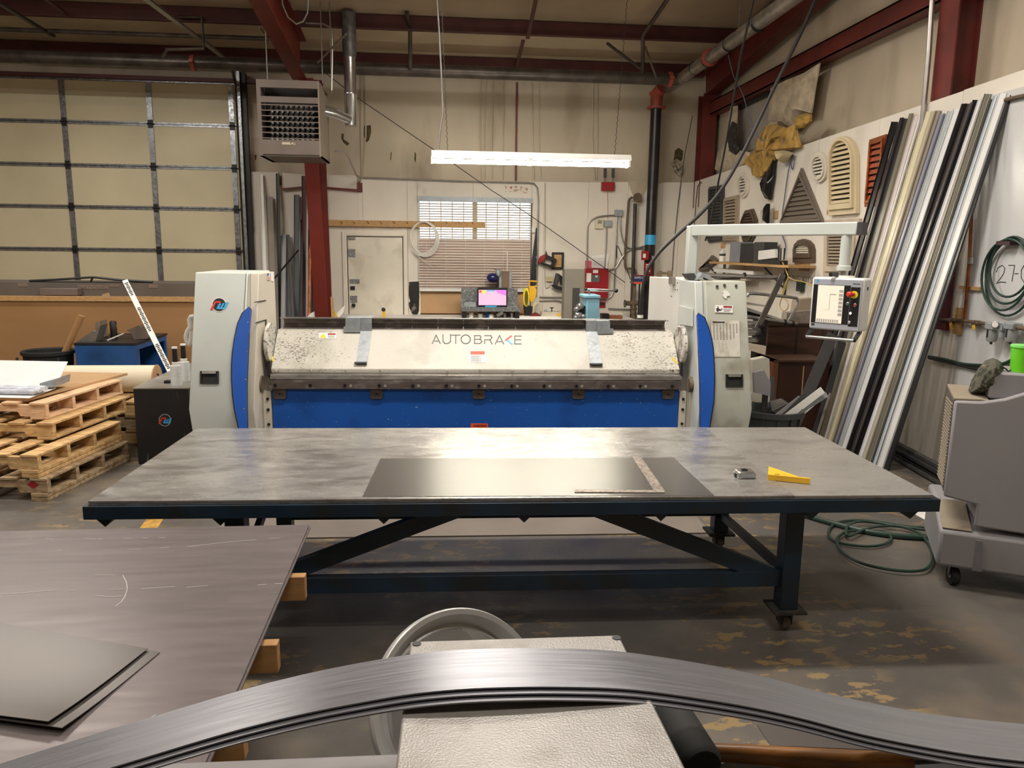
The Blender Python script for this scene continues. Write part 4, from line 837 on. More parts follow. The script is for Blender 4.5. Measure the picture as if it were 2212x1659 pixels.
MB(P_).lathe([(.01, 0), (.01, .02), (.018, .03), (.018, .048), (.012, .054), (0, .055)], (bx+.003, -.008, zz(634)), (-.35, -1, 0), 20).build('stop_button', M_REDL, cp)
for (x, y, mt) in ((1833, 655, mat('button green', (60, 110, 90), .4)), (1849, 657, M_REDL), (1841, 675, mat('button white', (245, 245, 245), .3, emit=.6)), (1840, 695, M_GALVM)):
    b_ = MB(P_).lathe([(.0105, 0), (.0105, .006), (.008, .008), (0, .008)], (fx_(x), -.006, zz(y)), (0, -1, 0), 18).build('push_button', M_SILVER, cp)
    MB(P_).lathe([(.0072, .0), (.0072, .0015), (0, .002)], (fx_(x), -.0138, zz(y)), (0, -1, 0), 16).build('button_cap', mt, b_)
MB(P_).lathe([(.012, 0), (.012, .002), (0, .002)], (wd+.005, .07, zz(622)), (1, 0, 0), 16).build('side_plug', M_CHAR, cp)
tline('ROPER WHITNEY', .006, P_, wd-.062, wd-.018, zz(613), -.005, M_INK, cp)
for z in (0,): MB(P_).box((fx_(1762), -.005, zz(611)), (fx_(1766), -.004, zz(605))).build('corner_logo', M_SKYB, cp)
MB(P_).box((fx_(1757), -.005, zz(707)), (fx_(1764), -.004, zz(702))).build('corner_mark', M_CHAR, cp)
MB(P_).cyl((.0, -.05, zb_p-.05), (wd-.01, -.05, zb_p-.05), .011, 14).build('grab_bar', M_SILVER, cp)
for x in (-.004, wd-.014): MB(P_).beam((x+.005, -.05, zb_p-.05), (x+.005, .05, zb_p+.005), .018, .022).build('grab_bar_bracket', M_BLACK, cp)
# bits lying on the right tower
b0 = F.at(1508, 598, .1)
for i, (q, mt, lb, nm) in enumerate((([(1482, 590), (1500, 588), (1507, 602), (1490, 602)], M_CHAR, 'dark bent sheet offcut at the left on top of the right tower', 'metal_offcut'), ([(1505, 602), (1517, 586), (1532, 590), (1541, 602), (1532, 602), (1521, 596)], M_GALVM, 'folded bright sheet offcut on top of the right tower', 'metal_offcut'), ([(1549, 603), (1600, 603), (1598, 599), (1585, 597), (1572, 599), (1560, 599)], M_DEBRIS, 'small heap of tool bits at the right on top of the right tower', 'tool_bits'))):
    w_ = MB(F).prism([F.at(*p, .18+.07*(i == 2)-.06*(i == 1)) for p in q], (0, .12, 0)).build(nm, mt); zmin = w_.location.z; w_.location.z = 1.566 if i else 1.566
    tag(w_, lb, 'tool bits' if i == 2 else 'offcut')
# ------------------------------------------------------------------ work table
T = Frame((-1.463, 3.196, 0), -1.9)                        # front left corner of the top
TH_, TL_, TWD = .72, 3.665, 1.31
ins = thing('work_table', 'long steel-topped work table on navy frame with castors', 'table', (TL_/2, .6, 0), F=T)
xj = T.flat(1716, 1070, TH_).x; xj2 = T.flat(1521, 922, TH_).x
MB(T).prism([(0, 0, TH_-.008), (xj, 0, TH_-.008), (xj2, TWD, TH_-.008), (0, TWD, TH_-.008)], (0, 0, .008)).build('top_sheet', M_TABLE, ins)
MB(T).prism([(xj+.001, 0, TH_-.0095), (TL_, 0, TH_-.0095), (TL_, TWD, TH_-.0095), (xj2+.001, TWD, TH_-.0095)], (0, 0, .008)).build('side_top_sheet', M_TABLE2, ins)
MB(T).box((-.0, .0, TH_-.018), (TL_, TWD, TH_-.0096)).build('under_sheet', M_GALV, ins)
def tz(y): return T.at(1100, y, -.01).z
m = MB(T); h0 = TH_-.019; hf = .058
for a, b in (((-.02, -.012, h0-hf), (TL_+.03, .04, h0)), ((-.02, TWD-.04, h0-hf), (TL_+.03, TWD+.01, h0)), ((-.02, .04, h0-hf), (.03, TWD-.04, h0)), ((TL_-.02, .04, h0-hf), (TL_+.03, TWD-.04, h0))): m.box(a, b)
m.build('top_frame', M_NAVY, ins, bevel=.002)
for x in (T.at(222, 1105, 0).x, T.at(473, 1105, 0).x, T.at(828, 1100, 0).x, T.at(1133, 1100, 0).x, T.at(1430, 1100, 0).x, T.at(1757, 1095, 0).x, T.at(1972, 1095, 0).x):
    MB(T).prism([(x-.04, .01, h0-hf), (x+.04, .01, h0-hf), (x, .01, h0-hf-.04)], (0, TWD-.05, 0)).build('cross_bearer', M_NAVY, ins)
fx0 = T.at(1686, 1200, .16).x; fx1 = T.at(1724, 1200, .16).x; lw = fx1-fx0
bx0 = T.at(1538, 1150, TWD-.16).x
lx0 = T.at(490, 1120, .16).x
zp0 = .085
legs = {'fr': (fx0, .12), 'br': (bx0, TWD-.2), 'fl': (lx0, .12), 'bl': (T.at(600, 1120, TWD-.16).x, TWD-.2)}
for k, (x, y) in legs.items():
    lg = MB(T).box((x, y, zp0+.03), (x+lw, y+lw, h0-hf)).build('leg', M_NAVY, ins, bevel=.004)
    MB(T).box((x-.035, y-.03, zp0+.018), (x+lw+.035, y+lw+.03, zp0+.03)).build('castor_plate', M_DEBRIS, lg)
    cxx = x+lw/2; cyy = y+lw/2
    MB(T).box((cxx-.028, cyy-.03, .035), (cxx-.02, cyy+.03, zp0+.018)).box((cxx+.02, cyy-.03, .035), (cxx+.028, cyy+.03, zp0+.018)).box((cxx-.028, cyy-.03, zp0+.006), (cxx+.028, cyy+.03, zp0+.018)).build('castor_fork', M_DEBRIS, lg)
    MB(T).lathe([(.0, -.017), (.036, -.017), (.04, -.012), (.04, .012), (.036, .017), (.0, .017)], (cxx, cyy, .04), (1, 0, 0), 24).build('castor_wheel', mat('dusty wheel', (92, 78, 72), .6, 0, .1, 20), lg)
# long braces, low rails, end braces
def strut(a, b, w_, h_, nm): return MB(T).beam(a, b, w_, h_).build(nm, M_NAVY, ins, bevel=.002)
fy = .15
a1 = T.at(1265, 1096, fy); b1 = T.at(1690, 1253, fy); c1 = T.at(1010, 1098, fy); d1_ = T.at(640, 1232, fy)
strut((a1.x, fy+.02, h0-hf-.01), (b1.x, fy+.02, b1.z), .04, .078, 'long_brace')
k = (d1_.z-(h0-hf-.01))/(d1_.x-c1.x); xe_ = lx0+lw; strut((c1.x, fy+.02, h0-hf-.01), (xe_, fy+.02, h0-hf-.01+k*(xe_-c1.x)), .04, .078, 'long_brace')
zr0 = T.at(1300, 1256, fy).z
strut((xe_, fy+.02, zr0), (fx0, fy+.02, zr0), .045, .075, 'low_rail')
by_ = TWD-.17
strut((legs['bl'][0]+lw, by_+.02, T.at(1100, 1110, by_).z), (bx0, by_+.02, T.at(1100, 1110, by_).z), .045, .05, 'back_rail')
strut((fx0+lw/2, .16+lw/2, T.at(1690, 1245, .2).z+.03), (bx0+lw/2, TWD-.2, T.at(1565, 1110, by_).z), .03, .045, 'end_brace')
strut((lx0+lw/2, .16+lw/2, .3), (legs['bl'][0]+lw/2, TWD-.2, .58), .03, .045, 'end_brace')
# things on the table
q = [T.flat(*p, TH_) for p in ((822, 991), (1455, 989), (1543, 1071), (783, 1073))]
for p in q: p.y = max(p.y, .004)
sh = MB(T).prism([Vector(p)+Vector((0, 0, .0005)) for p in q], (0, 0, .0012)).build('metal_sheet', M_SHEET2)
tag(sh, 'thin dark rectangular metal sheet lying flat on the work table', 'sheet')
S = [T.flat(*p, TH_+.002) for p in ((1364, 986), (1386, 990), (1436, 1061), (1436, 1065), (1241, 1064), (1241, 1058), (1412, 1060))]
sq = MB(T).prism([(p.x, p.y, TH_+.002) for p in S], (0, 0, .003)).build('framing_square', mat('worn steel rule', (160, 150, 140), .4, .5, .15, 30, (1, 1, 1), col2=(112, 88, 76), thr=.6))
tag(sq, 'L-shaped steel framing square lying on the dark sheet', 'square')
# tape measure
a = T.flat(1594, 1035, TH_); b = T.flat(1634, 1035, TH_); wt = b.x-a.x; cx_ = (a.x+b.x)/2; cy_ = a.y+.035
tm = thing('tape_measure', 'chrome tape measure standing on the work table', 'tape measure', (cx_, cy_, TH_), F=T)
pf = [(-.5, 0), (.5, 0), (.5, .38), (.42, .5), (-.42, .5), (-.5, .38)]
MB(T).prism([(cx_+x*wt, cy_-.035, TH_+.0005+z*wt*.75) for x, z in pf], (0, .07, 0)).build('case', M_SILVER, tm, bevel=.006)
MB(T).box((cx_-wt*.33, cy_-.037, TH_+.008), (cx_+wt*.33, cy_-.0352, TH_+.022)).build('side_label', M_GALVM, tm)
MB(T).box((cx_-.018, cy_-.01, TH_+wt*.375), (cx_+.01, cy_+.012, TH_+wt*.375+.006)).build('lock_button', M_BLACK, tm)
MB(T).box((cx_-wt*.5-.004, cy_-.01, TH_+.001), (cx_-wt*.5, cy_+.01, TH_+.018)).build('tape_hook', M_DARK, tm)
# yellow speed square: triangle with a lipped fence
A1 = T.flat(1658, 1036, TH_); A2 = T.flat(1749, 1045, TH_); A3 = T.flat(1660, 1014, TH_)
ss = thing('speed_square', 'yellow plastic triangular rafter square on the work table', 'square', ((A1+A2)/2), F=T)
MB(T).prism([(A1.x, A1.y, TH_+.012), (A2.x, A2.y, TH_+.012), (A3.x, A3.y, TH_+.012)], (0, 0, .004)).build('blade', M_YEL, ss)
e_ = Vector((A2.x-A1.x, A2.y-A1.y, 0)).normalized(); n_ = Vector((-e_.y, e_.x, 0))*.006
MB(T).prism([(A1.x-n_.x, A1.y-n_.y, TH_+.0005), (A2.x-n_.x, A2.y-n_.y, TH_+.0005), (A2.x+n_.x, A2.y+n_.y, TH_+.0005), (A1.x+n_.x, A1.y+n_.y, TH_+.0005)], (0, 0, .026)).build('fence', M_YEL, ss)
m = MB(T)
for t in (.22, .38, .52): c = Vector(A1)*(1-t)+Vector(A2)*t+(Vector(A3)-Vector(A1))*.35*(1-t); m.box((c.x-.012, c.y-.004, TH_+.0162), (c.x+.012, c.y+.004, TH_+.0166))
m.build('blade_marking', M_INK, ss)
# ------------------------------------------------------------------ floor details
q = [W.flat(*p, .0) for p in ((560, 1164), (1535, 1153), (1500, 1102), (560, 1110))]
mtm = MB().prism([(q[0].x-.3, q[0].y, .0005), (q[1].x, q[1].y, .0005), (q[1].x+.02, q[1].y+.6, .0005), (q[0].x-.3, q[0].y+.6, .0005)], (0, 0, .008)).build('floor_mat', mat('grey brown floor mat', (118, 108, 98), .7, 0, .08, 2))
tag(mtm, 'flat grey-brown mat on the floor in front of the folding machine', 'mat')
q = [W.flat(*p, 0) for p in ((302, 1141), (340, 1141), (362, 1107), (328, 1107))]
d_ = (q[2]-q[1]); m = MB().prism([p+Vector((0, 0, .0006)) for p in (q[0], q[1], q[1]+d_*12, q[0]+d_*12)], (0, 0, .0008)).build('floor_marking', mat('worn yellow floor paint', (196, 150, 62), .6, 0, .2, 12, col2=(120, 108, 90), thr=.6))
tag(m, 'worn yellow line painted on the floor left of the work table', 'floor line')
# ------------------------------------------------------------------ sheet stack at lower left
SZ = .67
c0 = W.flat(668, 1132, SZ); xr_s = -.50; yb_s = 3.0
def sag(u, v):
    x = xr_s-2.6+2.6*u; y = .45+(yb_s-.45)*v; dz = 0
    return (x-.028*v*u, y, SZ+dz)
st = MB().grid(lambda u, v: sag(u, v), 24, 12, .004).build('metal_sheet', M_SHEET)
tag(st, 'big dark metal sheet on top of the stack at the lower left', 'sheet')
for k in range(3):
    o = MB().grid(lambda u, v: tuple(Vector(sag(u, v))-Vector((.003*(k+1)*(-1)**k, .004*k, .0045+.0058*k))), 24, 12, .005).build('metal_sheet', M_SHEET)
    tag(o, 'metal sheet lying below the top sheet of the lower left stack', 'sheet', 'sheets below the top one of the lower left stack')
ry = [W.flat(628, 1290, .56).y, W.flat(572, 1445, .56).y, W.flat(480, 1635, .56).y]
for i, y in enumerate(ry):
    x = W.flat((640, 583, 500)[i], (1250, 1390, 1600)[i], .62).x
    MB_ = MB().box((-3.05, y, .545), (-.475, y+.038, .634)).build('wooden_runner', mat('orange pine', (172, 128, 78), .7, 0, .12, 6, (1, 5, 5)), bevel=.002)
    tag(MB_, ['wooden runner under the sheet stack, farthest from the viewer', 'wooden runner under the sheet stack, middle one', 'wooden runner under the sheet stack, nearest the viewer'][i], 'lumber')
MB_ = thing('stack_trestle', 'low trestle carrying the sheet stack at the lower left', 'trestle', (-1.9, 1.6, 0))
for x in (-1.25, -2.8):
    MB().box((x, .6, .47), (x+.09, 2.95, .544)).build('beam', M_WOODG, MB_)
    for y in (.7, 2.75): MB().box((x, y, 0), (x+.09, y+.09, .47)).build('leg', M_WOODG, MB_)
m = MB()
for ln in ([(62, 1163), (70, 1164)], [(96, 1163), (115, 1165)], [(180, 1163), (207, 1164.5)], [(212, 1164), (222, 1164.5)], [(266, 1163), (284, 1163.5)], [(308, 1162), (320, 1162.5)], [(343, 1161), (358, 1161.5)], [(120, 1190), (134, 1188)], [(278, 1187), (304, 1186)], [(346, 1184), (365, 1182)], [(405, 1181), (440, 1177), (470, 1173), (515, 1169), (554, 1166)], [(580, 1164), (605, 1162)], [(5, 1283), (50, 1281), (90, 1277), (122, 1275)], [(148, 1276), (164, 1275.5)], [(236, 1274), (270, 1272)], [(306, 1272), (345, 1269), (378, 1267.5)], [(402, 1269), (450, 1265)], [(556, 1264), (576, 1262)], [(594, 1261), (612, 1260)], [(265, 1242), (273, 1258), (275, 1272), (270, 1288), (262, 1300), (249, 1310)], [(206, 1287), (236, 1289), (262, 1288)], [(204, 1242), (250, 1243)], [(272, 1583), (300, 1565), (336, 1544)]):
    for a_, b_ in zip(ln, ln[1:]):
        pa = W.flat(*a_, SZ+.0006); pb = W.flat(*b_, SZ+.0006); m.beam(pa, pb, .0022, .0006)
m.build('scratch_marks', mat('bright scratch', (188, 184, 180), .5, .2), st)
# the small sheets on top
q = [W.flat(*p, SZ+.004) for p in ((-60, 1337), (345, 1408), (135, 1583), (-160, 1542))]
for i, (dx, dy, lb) in enumerate(((.0, .0, 'lower of the two small loose sheets at the far left edge'), (-.035, .012, 'upper of the two small loose sheets at the far left edge'))):
    P4 = [Vector((p.x+dx, p.y+dy, 0)) for p in q]
    z = SZ+.003+.006*i
    def fn(u, v, P4=P4, z=z, i=i):
        a = P4[0].lerp(P4[1], u); b = P4[3].lerp(P4[2], u); p = a.lerp(b, v); p.z = z+.014*(v**3)*(1-.0*u)+.004*u*v*i; return p
    tag(MB().grid(fn, 10, 10, .002).build('metal_sheet', M_SHEET2), lb, 'sheet')
# ------------------------------------------------------------------ the machine close to the viewer
BZ = 1.167
bk_ = thing('bench_machine', 'grey hammered-finish machine head with handwheel in the bottom foreground', 'machine', (.11, .85, 0))
q = [tuple(W.flat(*p, BZ).xy) for p in ((886, 1385), (1337, 1371), (1480, 1659), (850, 1659))]; q[2] = (q[2][0]+.004, .60); q[3] = (q[3][0]-.002, .60)
MB().prism([(x, y, BZ-.02) for x, y in q], (0, 0, .02)).build('top_plate', M_CAST, bk_, bevel=.003)
MB().box((q[0][0]+.012, .63, .75), (q[1][0]-.012, q[1][1]-.012, BZ-.0205)).build('gear_housing', M_CAST, bk_, bevel=.01)
MB().box((0, .7, .0), (.22, .98, .75)).build('pedestal', M_GALVM, bk_, bevel=.01)
MB().box((-.1, .6, .0), (.32, 1.1, .03)).build('foot_plate', M_GALVM, bk_, bevel=.004)
for (x, y) in [tuple(W.flat(*p, BZ).xy) for p in ((900, 1391), (1332, 1378))]:
    MB().lathe([(.007, 0), (.007, .0012), (0, .0012)], (x, y, BZ), (0, 0, 1), 16).build('screw_hole', M_INK, bk_)
# handwheel: dished ring standing on edge beyond the block
cw = W.at(1000, 1525, 1.36); R_ = .186
ax = Vector((.50, -1.0, .62)).normalized()
M_RIM = mat('satin aluminium rim', (204, 204, 204), .32, .55, .04, 12)
prof = [(R_*.80, -.020), (R_*.84, -.024), (R_*.93, .004), (R_*.985, .006), (R_, .000), (R_, -.016), (R_*.96, -.030), (R_*.82, -.040), (R_*.80, -.020)]
wh = MB().lathe(prof, cw, ax, 72).build('handwheel_rim', M_RIM, bk_)
s1 = ax.cross(Vector((0, 0, 1))).normalized(); s2 = ax.cross(s1)
for k in range(3):
    d_ = s1*math.cos(k*2.094+.5)+s2*math.sin(k*2.094+.5); MB().beam(cw-ax*.02+d_*.02, cw-ax*.03+d_*(R_*.82), .022, .012, up=tuple(ax)).build('handwheel_spoke', M_RIM, bk_)
MB().lathe([(0, -.05), (.028, -.05), (.03, 0), (0, .004)], cw, ax, 20).build('handwheel_hub', M_RIM, bk_)
MB().cyl(cw-ax*.04, (.10, 1.0, cw.z-.02), .012, 12).build('handwheel_shaft', M_GALVM, bk_)
# curved steel strips lying over the block
up_ = [(-40, 1664), (0, 1650), (200, 1587), (350, 1542), (500, 1497), (600, 1470), (700, 1447), (800, 1428), (900, 1412), (1000, 1403), (1100, 1400), (1180, 1400), (1300, 1404), (1400, 1415), (1547, 1439), (1660, 1464), (1778, 1496), (1890, 1520), (2001, 1540), (2100, 1553), (2212, 1564), (2300, 1572)]
lo_ = [(300, 1650), (500, 1588), (700, 1540), (900, 1496), (1030, 1474), (1150, 1468), (1300, 1471), (1500, 1501), (1712, 1548), (1900, 1583), (2100, 1612), (2300, 1640)]
far = smooth([W.at(x, y, 1.05) for x, y in up_], 3)
def zf(pts, x):
    for a, b in zip(pts, pts[1:]):
        if a.x <= x <= b.x: return a.z+(b.z-a.z)*(x-a.x)/(b.x-a.x)
    return pts[0].z if x < pts[0].x else pts[-1].z
near = smooth([W.at(x, y, .945) for x, y in lo_], 3)
zc_max = max(p.z for p in far)
x0_, x1_ = far[0].x-.02, far[-1].x
lift = BZ+.0045-min(p.z for p in far if -.05 < p.x < .28) if False else 0
def strip(k, dyn):
    th = .0022; off = -k*.0045
    def fn(u, v):
        x = x0_+(x1_-x0_)*u; zz_ = zf(far, x)
        return (x, .947-dyn+(.103+dyn*.6)*v, zz_+off)
    return MB().grid(fn, 90, 2, th)
for k, lb in enumerate(('topmost of the long brushed steel strips arching across the foreground', 'middle one of the long steel strips arching across the foreground', 'lowest of the long steel strips arching across the foreground')):
    tag(strip(k, .0085*k).build('steel_strip', M_STRIP), lb, 'strip')
# mallet beside the block
h0_ = W.flat(1500, 1640, 1.09); 
ml = thing('mallet', 'black rubber mallet with wooden handle right of the foreground machine', 'mallet', (.36, .86, .96))
hc = W.flat(1462, 1560, 1.02); MB().lathe([(.0, -.075), (.028, -.074), (.034, -.066), (.034, .06), (.028, .07), (.0, .071)], (hc.x+.01, hc.y-.02, 1.003), (.06, -1, 0), 24).build('head', M_RUBBER, ml)
h1 = W.flat(1520, 1632, 1.02); h2 = W.flat(1960, 1665, 1.02)
mt_h = mat('varnished mallet wood', (150, 100, 50), .35, 0, .25, 9, (.4, 4, 4), col2=(88, 52, 24), thr=.62, soft=.08)
pts = [W.flat(*p, 1.0) for p in ((1470, 1622), (1530, 1625), (1620, 1630), (1720, 1638), (1850, 1646), (1965, 1652))]
m = MB(); m.tube(smooth(pts, 4), .0125, 14, r2=.0185); m.build('handle', mt_h, ml)
# tray arm of the machine and the sheets below
tb = thing('tool_tray', 'dark metal tray with a sheet lying on it beside the foreground machine', 'tray', (.62, .9, 0))
MB().box((.29, .55, .93), (1.3, 1.06, .96)).build('tray_top', M_CHAR, tb, bevel=.003); MB().box((.29, 1.055, .96), (1.3, 1.062, .974)).build('tray_lip', M_GALVM, tb)
for x in (.4, 1.1): MB().box((x, .72, 0), (x+.04, .76, .93)).build('leg', M_CHAR, tb)
q = [W.flat(*p, .9605) for p in ((1634, 1567), (1990, 1572), (2100, 1630), (1665, 1612))]
tag(MB().prism([Vector(p) for p in q], (0, 0, .0015)).build('metal_sheet', M_SHEET2), 'small grey sheet lying on the tray behind the mallet handle', 'sheet')
a = W.flat(455, 1640, 1.06); b = W.flat(858, 1640, 1.06)
tt = thing('support_tube', 'grey square tube running left from the foreground machine', 'tube', ((a.x+b.x)/2, .85, 0))
zt_s = .99; a = W.flat(440, 1634, zt_s); b = W.flat(850, 1622, zt_s)
MB().beam((-.72, a.y-.05, zt_s-.04), (-.056, b.y-.05, zt_s-.04), .09, .08).build('tube', mat('grey tube paint', (128, 124, 124), .5, 0, .08, 6), tt, bevel=.006)
MB().box((-.7, a.y-.09, 0), (-.64, a.y-.03, zt_s-.08)).build('leg', M_CHAR, tt)
# ------------------------------------------------------------------ helpers for upright boxes seen square-on
def rb(x0, y0, x1, y1, Y, d, mt, name, parent=None, label=None, cat=None, group=None, bevel=0, F=W, zfloor=None):
    ym = (y0+y1)/2; xm_ = (x0+x1)/2
    a = F.at(x0, ym, Y).x; b = F.at(x1, ym, Y).x; zt_ = F.at(xm_, y0, Y).z; zb_ = F.at(xm_, y1, Y).z if zfloor is None else zfloor
    o = MB(F).box((a, Y, zb_), (b, Y+d, zt_)).build(name, mt, parent, bevel=bevel)
    return tag(o, label, cat, group) if label else o
def rp(pts, Y, d, mt, name, parent=None, label=None, cat=None, F=W, bevel=0):
    o = MB(F).prism([F.at(*p, Y) for p in pts], (0, d, 0)).build(name, mt, parent, bevel=bevel)
    return tag(o, label, cat) if label else o
# ------------------------------------------------------------------ pallets
PF = Frame((-2.85, 5.40, 0), -8)
def pallet(label, px, py, z, mt, diamond=False, ny=1.05, nx=1.2, F=PF, y0=0.0, group='pallets in the stack on the left', bb=.022, sh=.088):
    x1 = F.at(px, py, y0).x
    p = thing('pallet', label, 'pallet', (x1-nx/2, y0+ny/2, z), F=F, group=group)
    zz0 = z+bb; zz1 = zz0+sh
    for y in (0.0, .33, .66, ny-.04):
        sx_ = x1-nx
        pf = [(sx_, zz0), (sx_+.2, zz0), (sx_+.22, zz0+.035), (sx_+.4, zz0+.035), (sx_+.42, zz0), (x1-.42, zz0), (x1-.4, zz0+.035), (x1-.22, zz0+.035), (x1-.2, zz0), (x1, zz0), (x1, zz1), (sx_, zz1)]
        s = MB(F).prism([(a, y0+y, b) for a, b in pf], (0, .038, 0)).build('stringer', mt, p)
        if diamond and y == 0:
            c = F.at(71, 1047, -.001)
            MB(F).prism([(c.x-.045, y0-.001, c.z), (c.x, y0-.001, c.z-.03), (c.x+.045, y0-.001, c.z), (c.x, y0-.001, c.z+.03)], (0, -.001, 0)).build('red_diamond_mark', M_REDP, s)
    for i in range(6): x = x1-nx+i*(nx-.12)/5; MB(F).box((x, y0-.01, zz1+.0005), (x+.12, y0+ny+.01, zz1+.019)).build('deck_board', mt, p, bevel=.003)
    for i in range(3):
        x = x1-nx+i*(nx-.12)/2
        for k in range(2 if bb > .03 else 1): h_ = bb/(2 if bb > .03 else 1); MB(F).box((x, y0-.01, z+.001+k*h_), (x+.12, y0+ny+.01, z+k*h_+h_-.002)).build('bottom_board', mt, p, bevel=.003)
    return p
pallet('bottom pallet of the stack, with a red diamond on its front', 103, 1055, 0, M_WOODG, True, bb=.06)
zA = .06+.088+.02
pallet('second pallet from the floor, with a bare yellow front beam', 82, 1000, zA, M_WOOD, bb=.06)
zB = zA+.168
pallet('third pallet from the floor, set back above the yellow beam', 114, 928, zB, M_WOOD, y0=.40, ny=1.0)
zC = zB+.130
pallet('topmost pallet of the left stack, under the brown board', 98, 878, zC, M_WOODE, ny=1.05, y0=.50)
# brown board on the stack, panels on top
zt5 = zC+.1295
q = [PF.flat(*p, zt5) for p in ((248, 810), (60, 866), (-120, 870), (-60, 806))]
tag(MB(PF).prism([(q[0].x+.12, q[0].y, zt5), (q[1].x, q[1].y, zt5), (q[1].x-1.3, q[1].y, zt5), (q[1].x-1.3, q[0].y, zt5)], (0, 0, .02)).build('fibreboard_sheet', M_OSB), 'brown board lying on the topmost pallet', 'board')
def lp(x, y, z): return PF.flat(x, y, z)
z6 = zt5+.021
MB_ = thing('folded_sheet', 'folded white metal panel lying on the brown board', 'panel', (PF.flat(60, 860, z6)), F=PF)
a = lp(63, 861, z6); b = PF.flat(110, 832, z6)
m = MB(PF); fy_ = a.y
r0 = PF.at(63, 861, fy_); r1 = PF.at(146, 781, fy_+.55); r2 = PF.at(118, 838, fy_+.3)
xl_ = r0.x-1.5
th = .004
m.prism([(r0.x, fy_, z6+.001), (r2.x, fy_+.3, z6+.02), (r2.x, fy_+.3, z6+.024), (r0.x, fy_, z6+.005)], (-1.5, 0, 0)).build('lower_fold', M_WHITEP, MB_)
MB(PF).hexa([(xl_, fy_+.30, z6+.022), (r2.x, fy_+.30, z6+.022), (r1.x, fy_+.55, r1.z), (xl_, fy_+.55, r1.z), (xl_, fy_+.305, z6+.018), (r2.x, fy_+.305, z6+.018), (r1.x, fy_+.556, r1.z-.003), (xl_, fy_+.556, r1.z-.003)]).build('upper_fold', M_WHITEP, MB_)
a = PF.at(87, 826, fy_+.12)
wr = MB(PF); n = 9
for k in range(4): wr.tube([(xl_, fy_+.08+.035*k, z6+.035+.012*(k % 2)), (a.x-.03, fy_+.08+.035*k, z6+.035+.012*(k % 2)), (a.x, fy_+.09+.03*k, z6+.045)], .02, 10)
tag(wr.build('wrapped_bundle', M_WRAP), 'bundle in clear film lying on the white panel at far left', 'bundle')
rp([(86, 828), (120, 819), (118, 836), (100, 838), (84, 846)], 6.25, .25, M_GALVM, 'metal_offcut', None, 'grey bent sheet end sticking out right of the film bundle', 'offcut')
# second pallet behind with a paper roll
P2 = Frame((-2.95, 7.0, 0), -3)
for k in range(3): pallet(('lowest pallet under the cream paper roll', 'middle pallet under the cream paper roll', 'upper pallet under the cream paper roll')[k], 300, 900, k*.129, M_WOOD if k != 1 else M_WOODG, F=P2, nx=1.1, ny=1.0, group='pallets under the paper roll', bb=.022)
zr3 = 2*.129+.1305; c = W.at(280, 828, 7.45); rr_ = .095
c1_ = W.at(338, 828, 7.45); pr_ = thing('paper_roll', 'thick cream paper roll lying on pallets behind the black box', 'roll', (c1_.x-.6, 7.45, zr3), F=W)
zc3 = zr3+.13
MB().cyl((c1_.x-1.0, 7.45, zc3), (c1_.x, 7.45, zc3), .129, 28).build('roll', mat('cream paper', (220, 208, 184), .7, 0, .03, 3), pr_)
MB().lathe([(.129, 0), (.135, .004), (.135, .012), (.05, .014), (.05, .003), (0, .003)], (c1_.x, 7.45, zc3), (1, 0, 0), 28).build('end_cap', M_OSB, pr_)
# ------------------------------------------------------------------ black box with film rolls
xk0 = W.flat(299, 1003, 0); zk = W.at(300, 838, xk0.y).z
bbx = thing('black_box', 'scuffed black sheet-metal box with round logo left of the folding machine', 'box', (xk0.x+.3, xk0.y+.6, 0))
xkl = W.at(287, 838, xk0.y).x
xkr = W.at(407, 860, xk0.y).x
BXF = Frame((0, xk0.y, 0), 0)
m = MB(); m.hexa([(xk0.x, xk0.y, 0), (xkr+.06, xk0.y, 0), (xkr+.02, xk0.y+1.35, 0), (xk0.x+.02, xk0.y+1.35, 0), (xkl, xk0.y, zk-.01), (xkr, xk0.y, zk-.01), (xkr, xk0.y+1.35, zk-.01), (xkl+.02, xk0.y+1.35, zk-.01)]).build('body', M_BLACKB, bbx, bevel=.005)
MB().box((xkl-.004, xk0.y-.004, zk-.0099), (xkr+.004, xk0.y+1.36, zk)).build('lid', mat('greasy grey lid', (140, 134, 126), .5, .2, .12, 5), bbx)
F0 = W; kfn = lambda x, y: W.at(x, y, xk0.y-.001)
emblem(kfn, Vector((0, -1, 0)), bbx, 356.5, 907.5, 10.5, rim=mat('chrome ring', (190, 190, 194), .3, .6))
for i, (px, pb, Y, h, lb) in enumerate(((382, 834, xk0.y+.12, .9, 'nearer roll of clear film with black handle on the black box'), (392, 826, xk0.y+.32, .95, 'farther roll of clear film with black handle on the black box'))):
    c = W.at(px, pb, Y); r = .043; t = thing('film_roll', lb, 'film roll', (c.x, Y, zk))
    if i: c.x += .03
    MB().lathe([(0, 0), (r, 0), (r*1.02, .05), (r, .1), (r*1.01, .165), (.02, .17), (0, .17)], (c.x, Y, zk+.001)).build('film', mat('white film roll', (222, 226, 228), .3, 0, .05, 20, (1, 1, 5)), t)
    MB().lathe([(0, 0), (.026, 0), (.028, .02), (.02, .024), (0, .024)], (c.x, Y, zk+.171)).build('collar', M_WHITE, t)
    MB().lathe([(.0, 0), (.021, 0), (.019, .11), (0, .11)], (c.x, Y, zk+.195)).build('handle', M_BLACK, t)
    MB().lathe([(.0, 0), (.023, 0), (.022, .014), (0, .016)], (c.x, Y, zk+.305)).build('cap', M_WHITE, t)
rb(354, 822, 366, 827, xk0.y+.2, .06, M_BLACK, 'pocket_knife', None, 'small black tool lying on the black box', 'tool')
bpy.data.objects['pocket_knife'].location.z = zk+.001
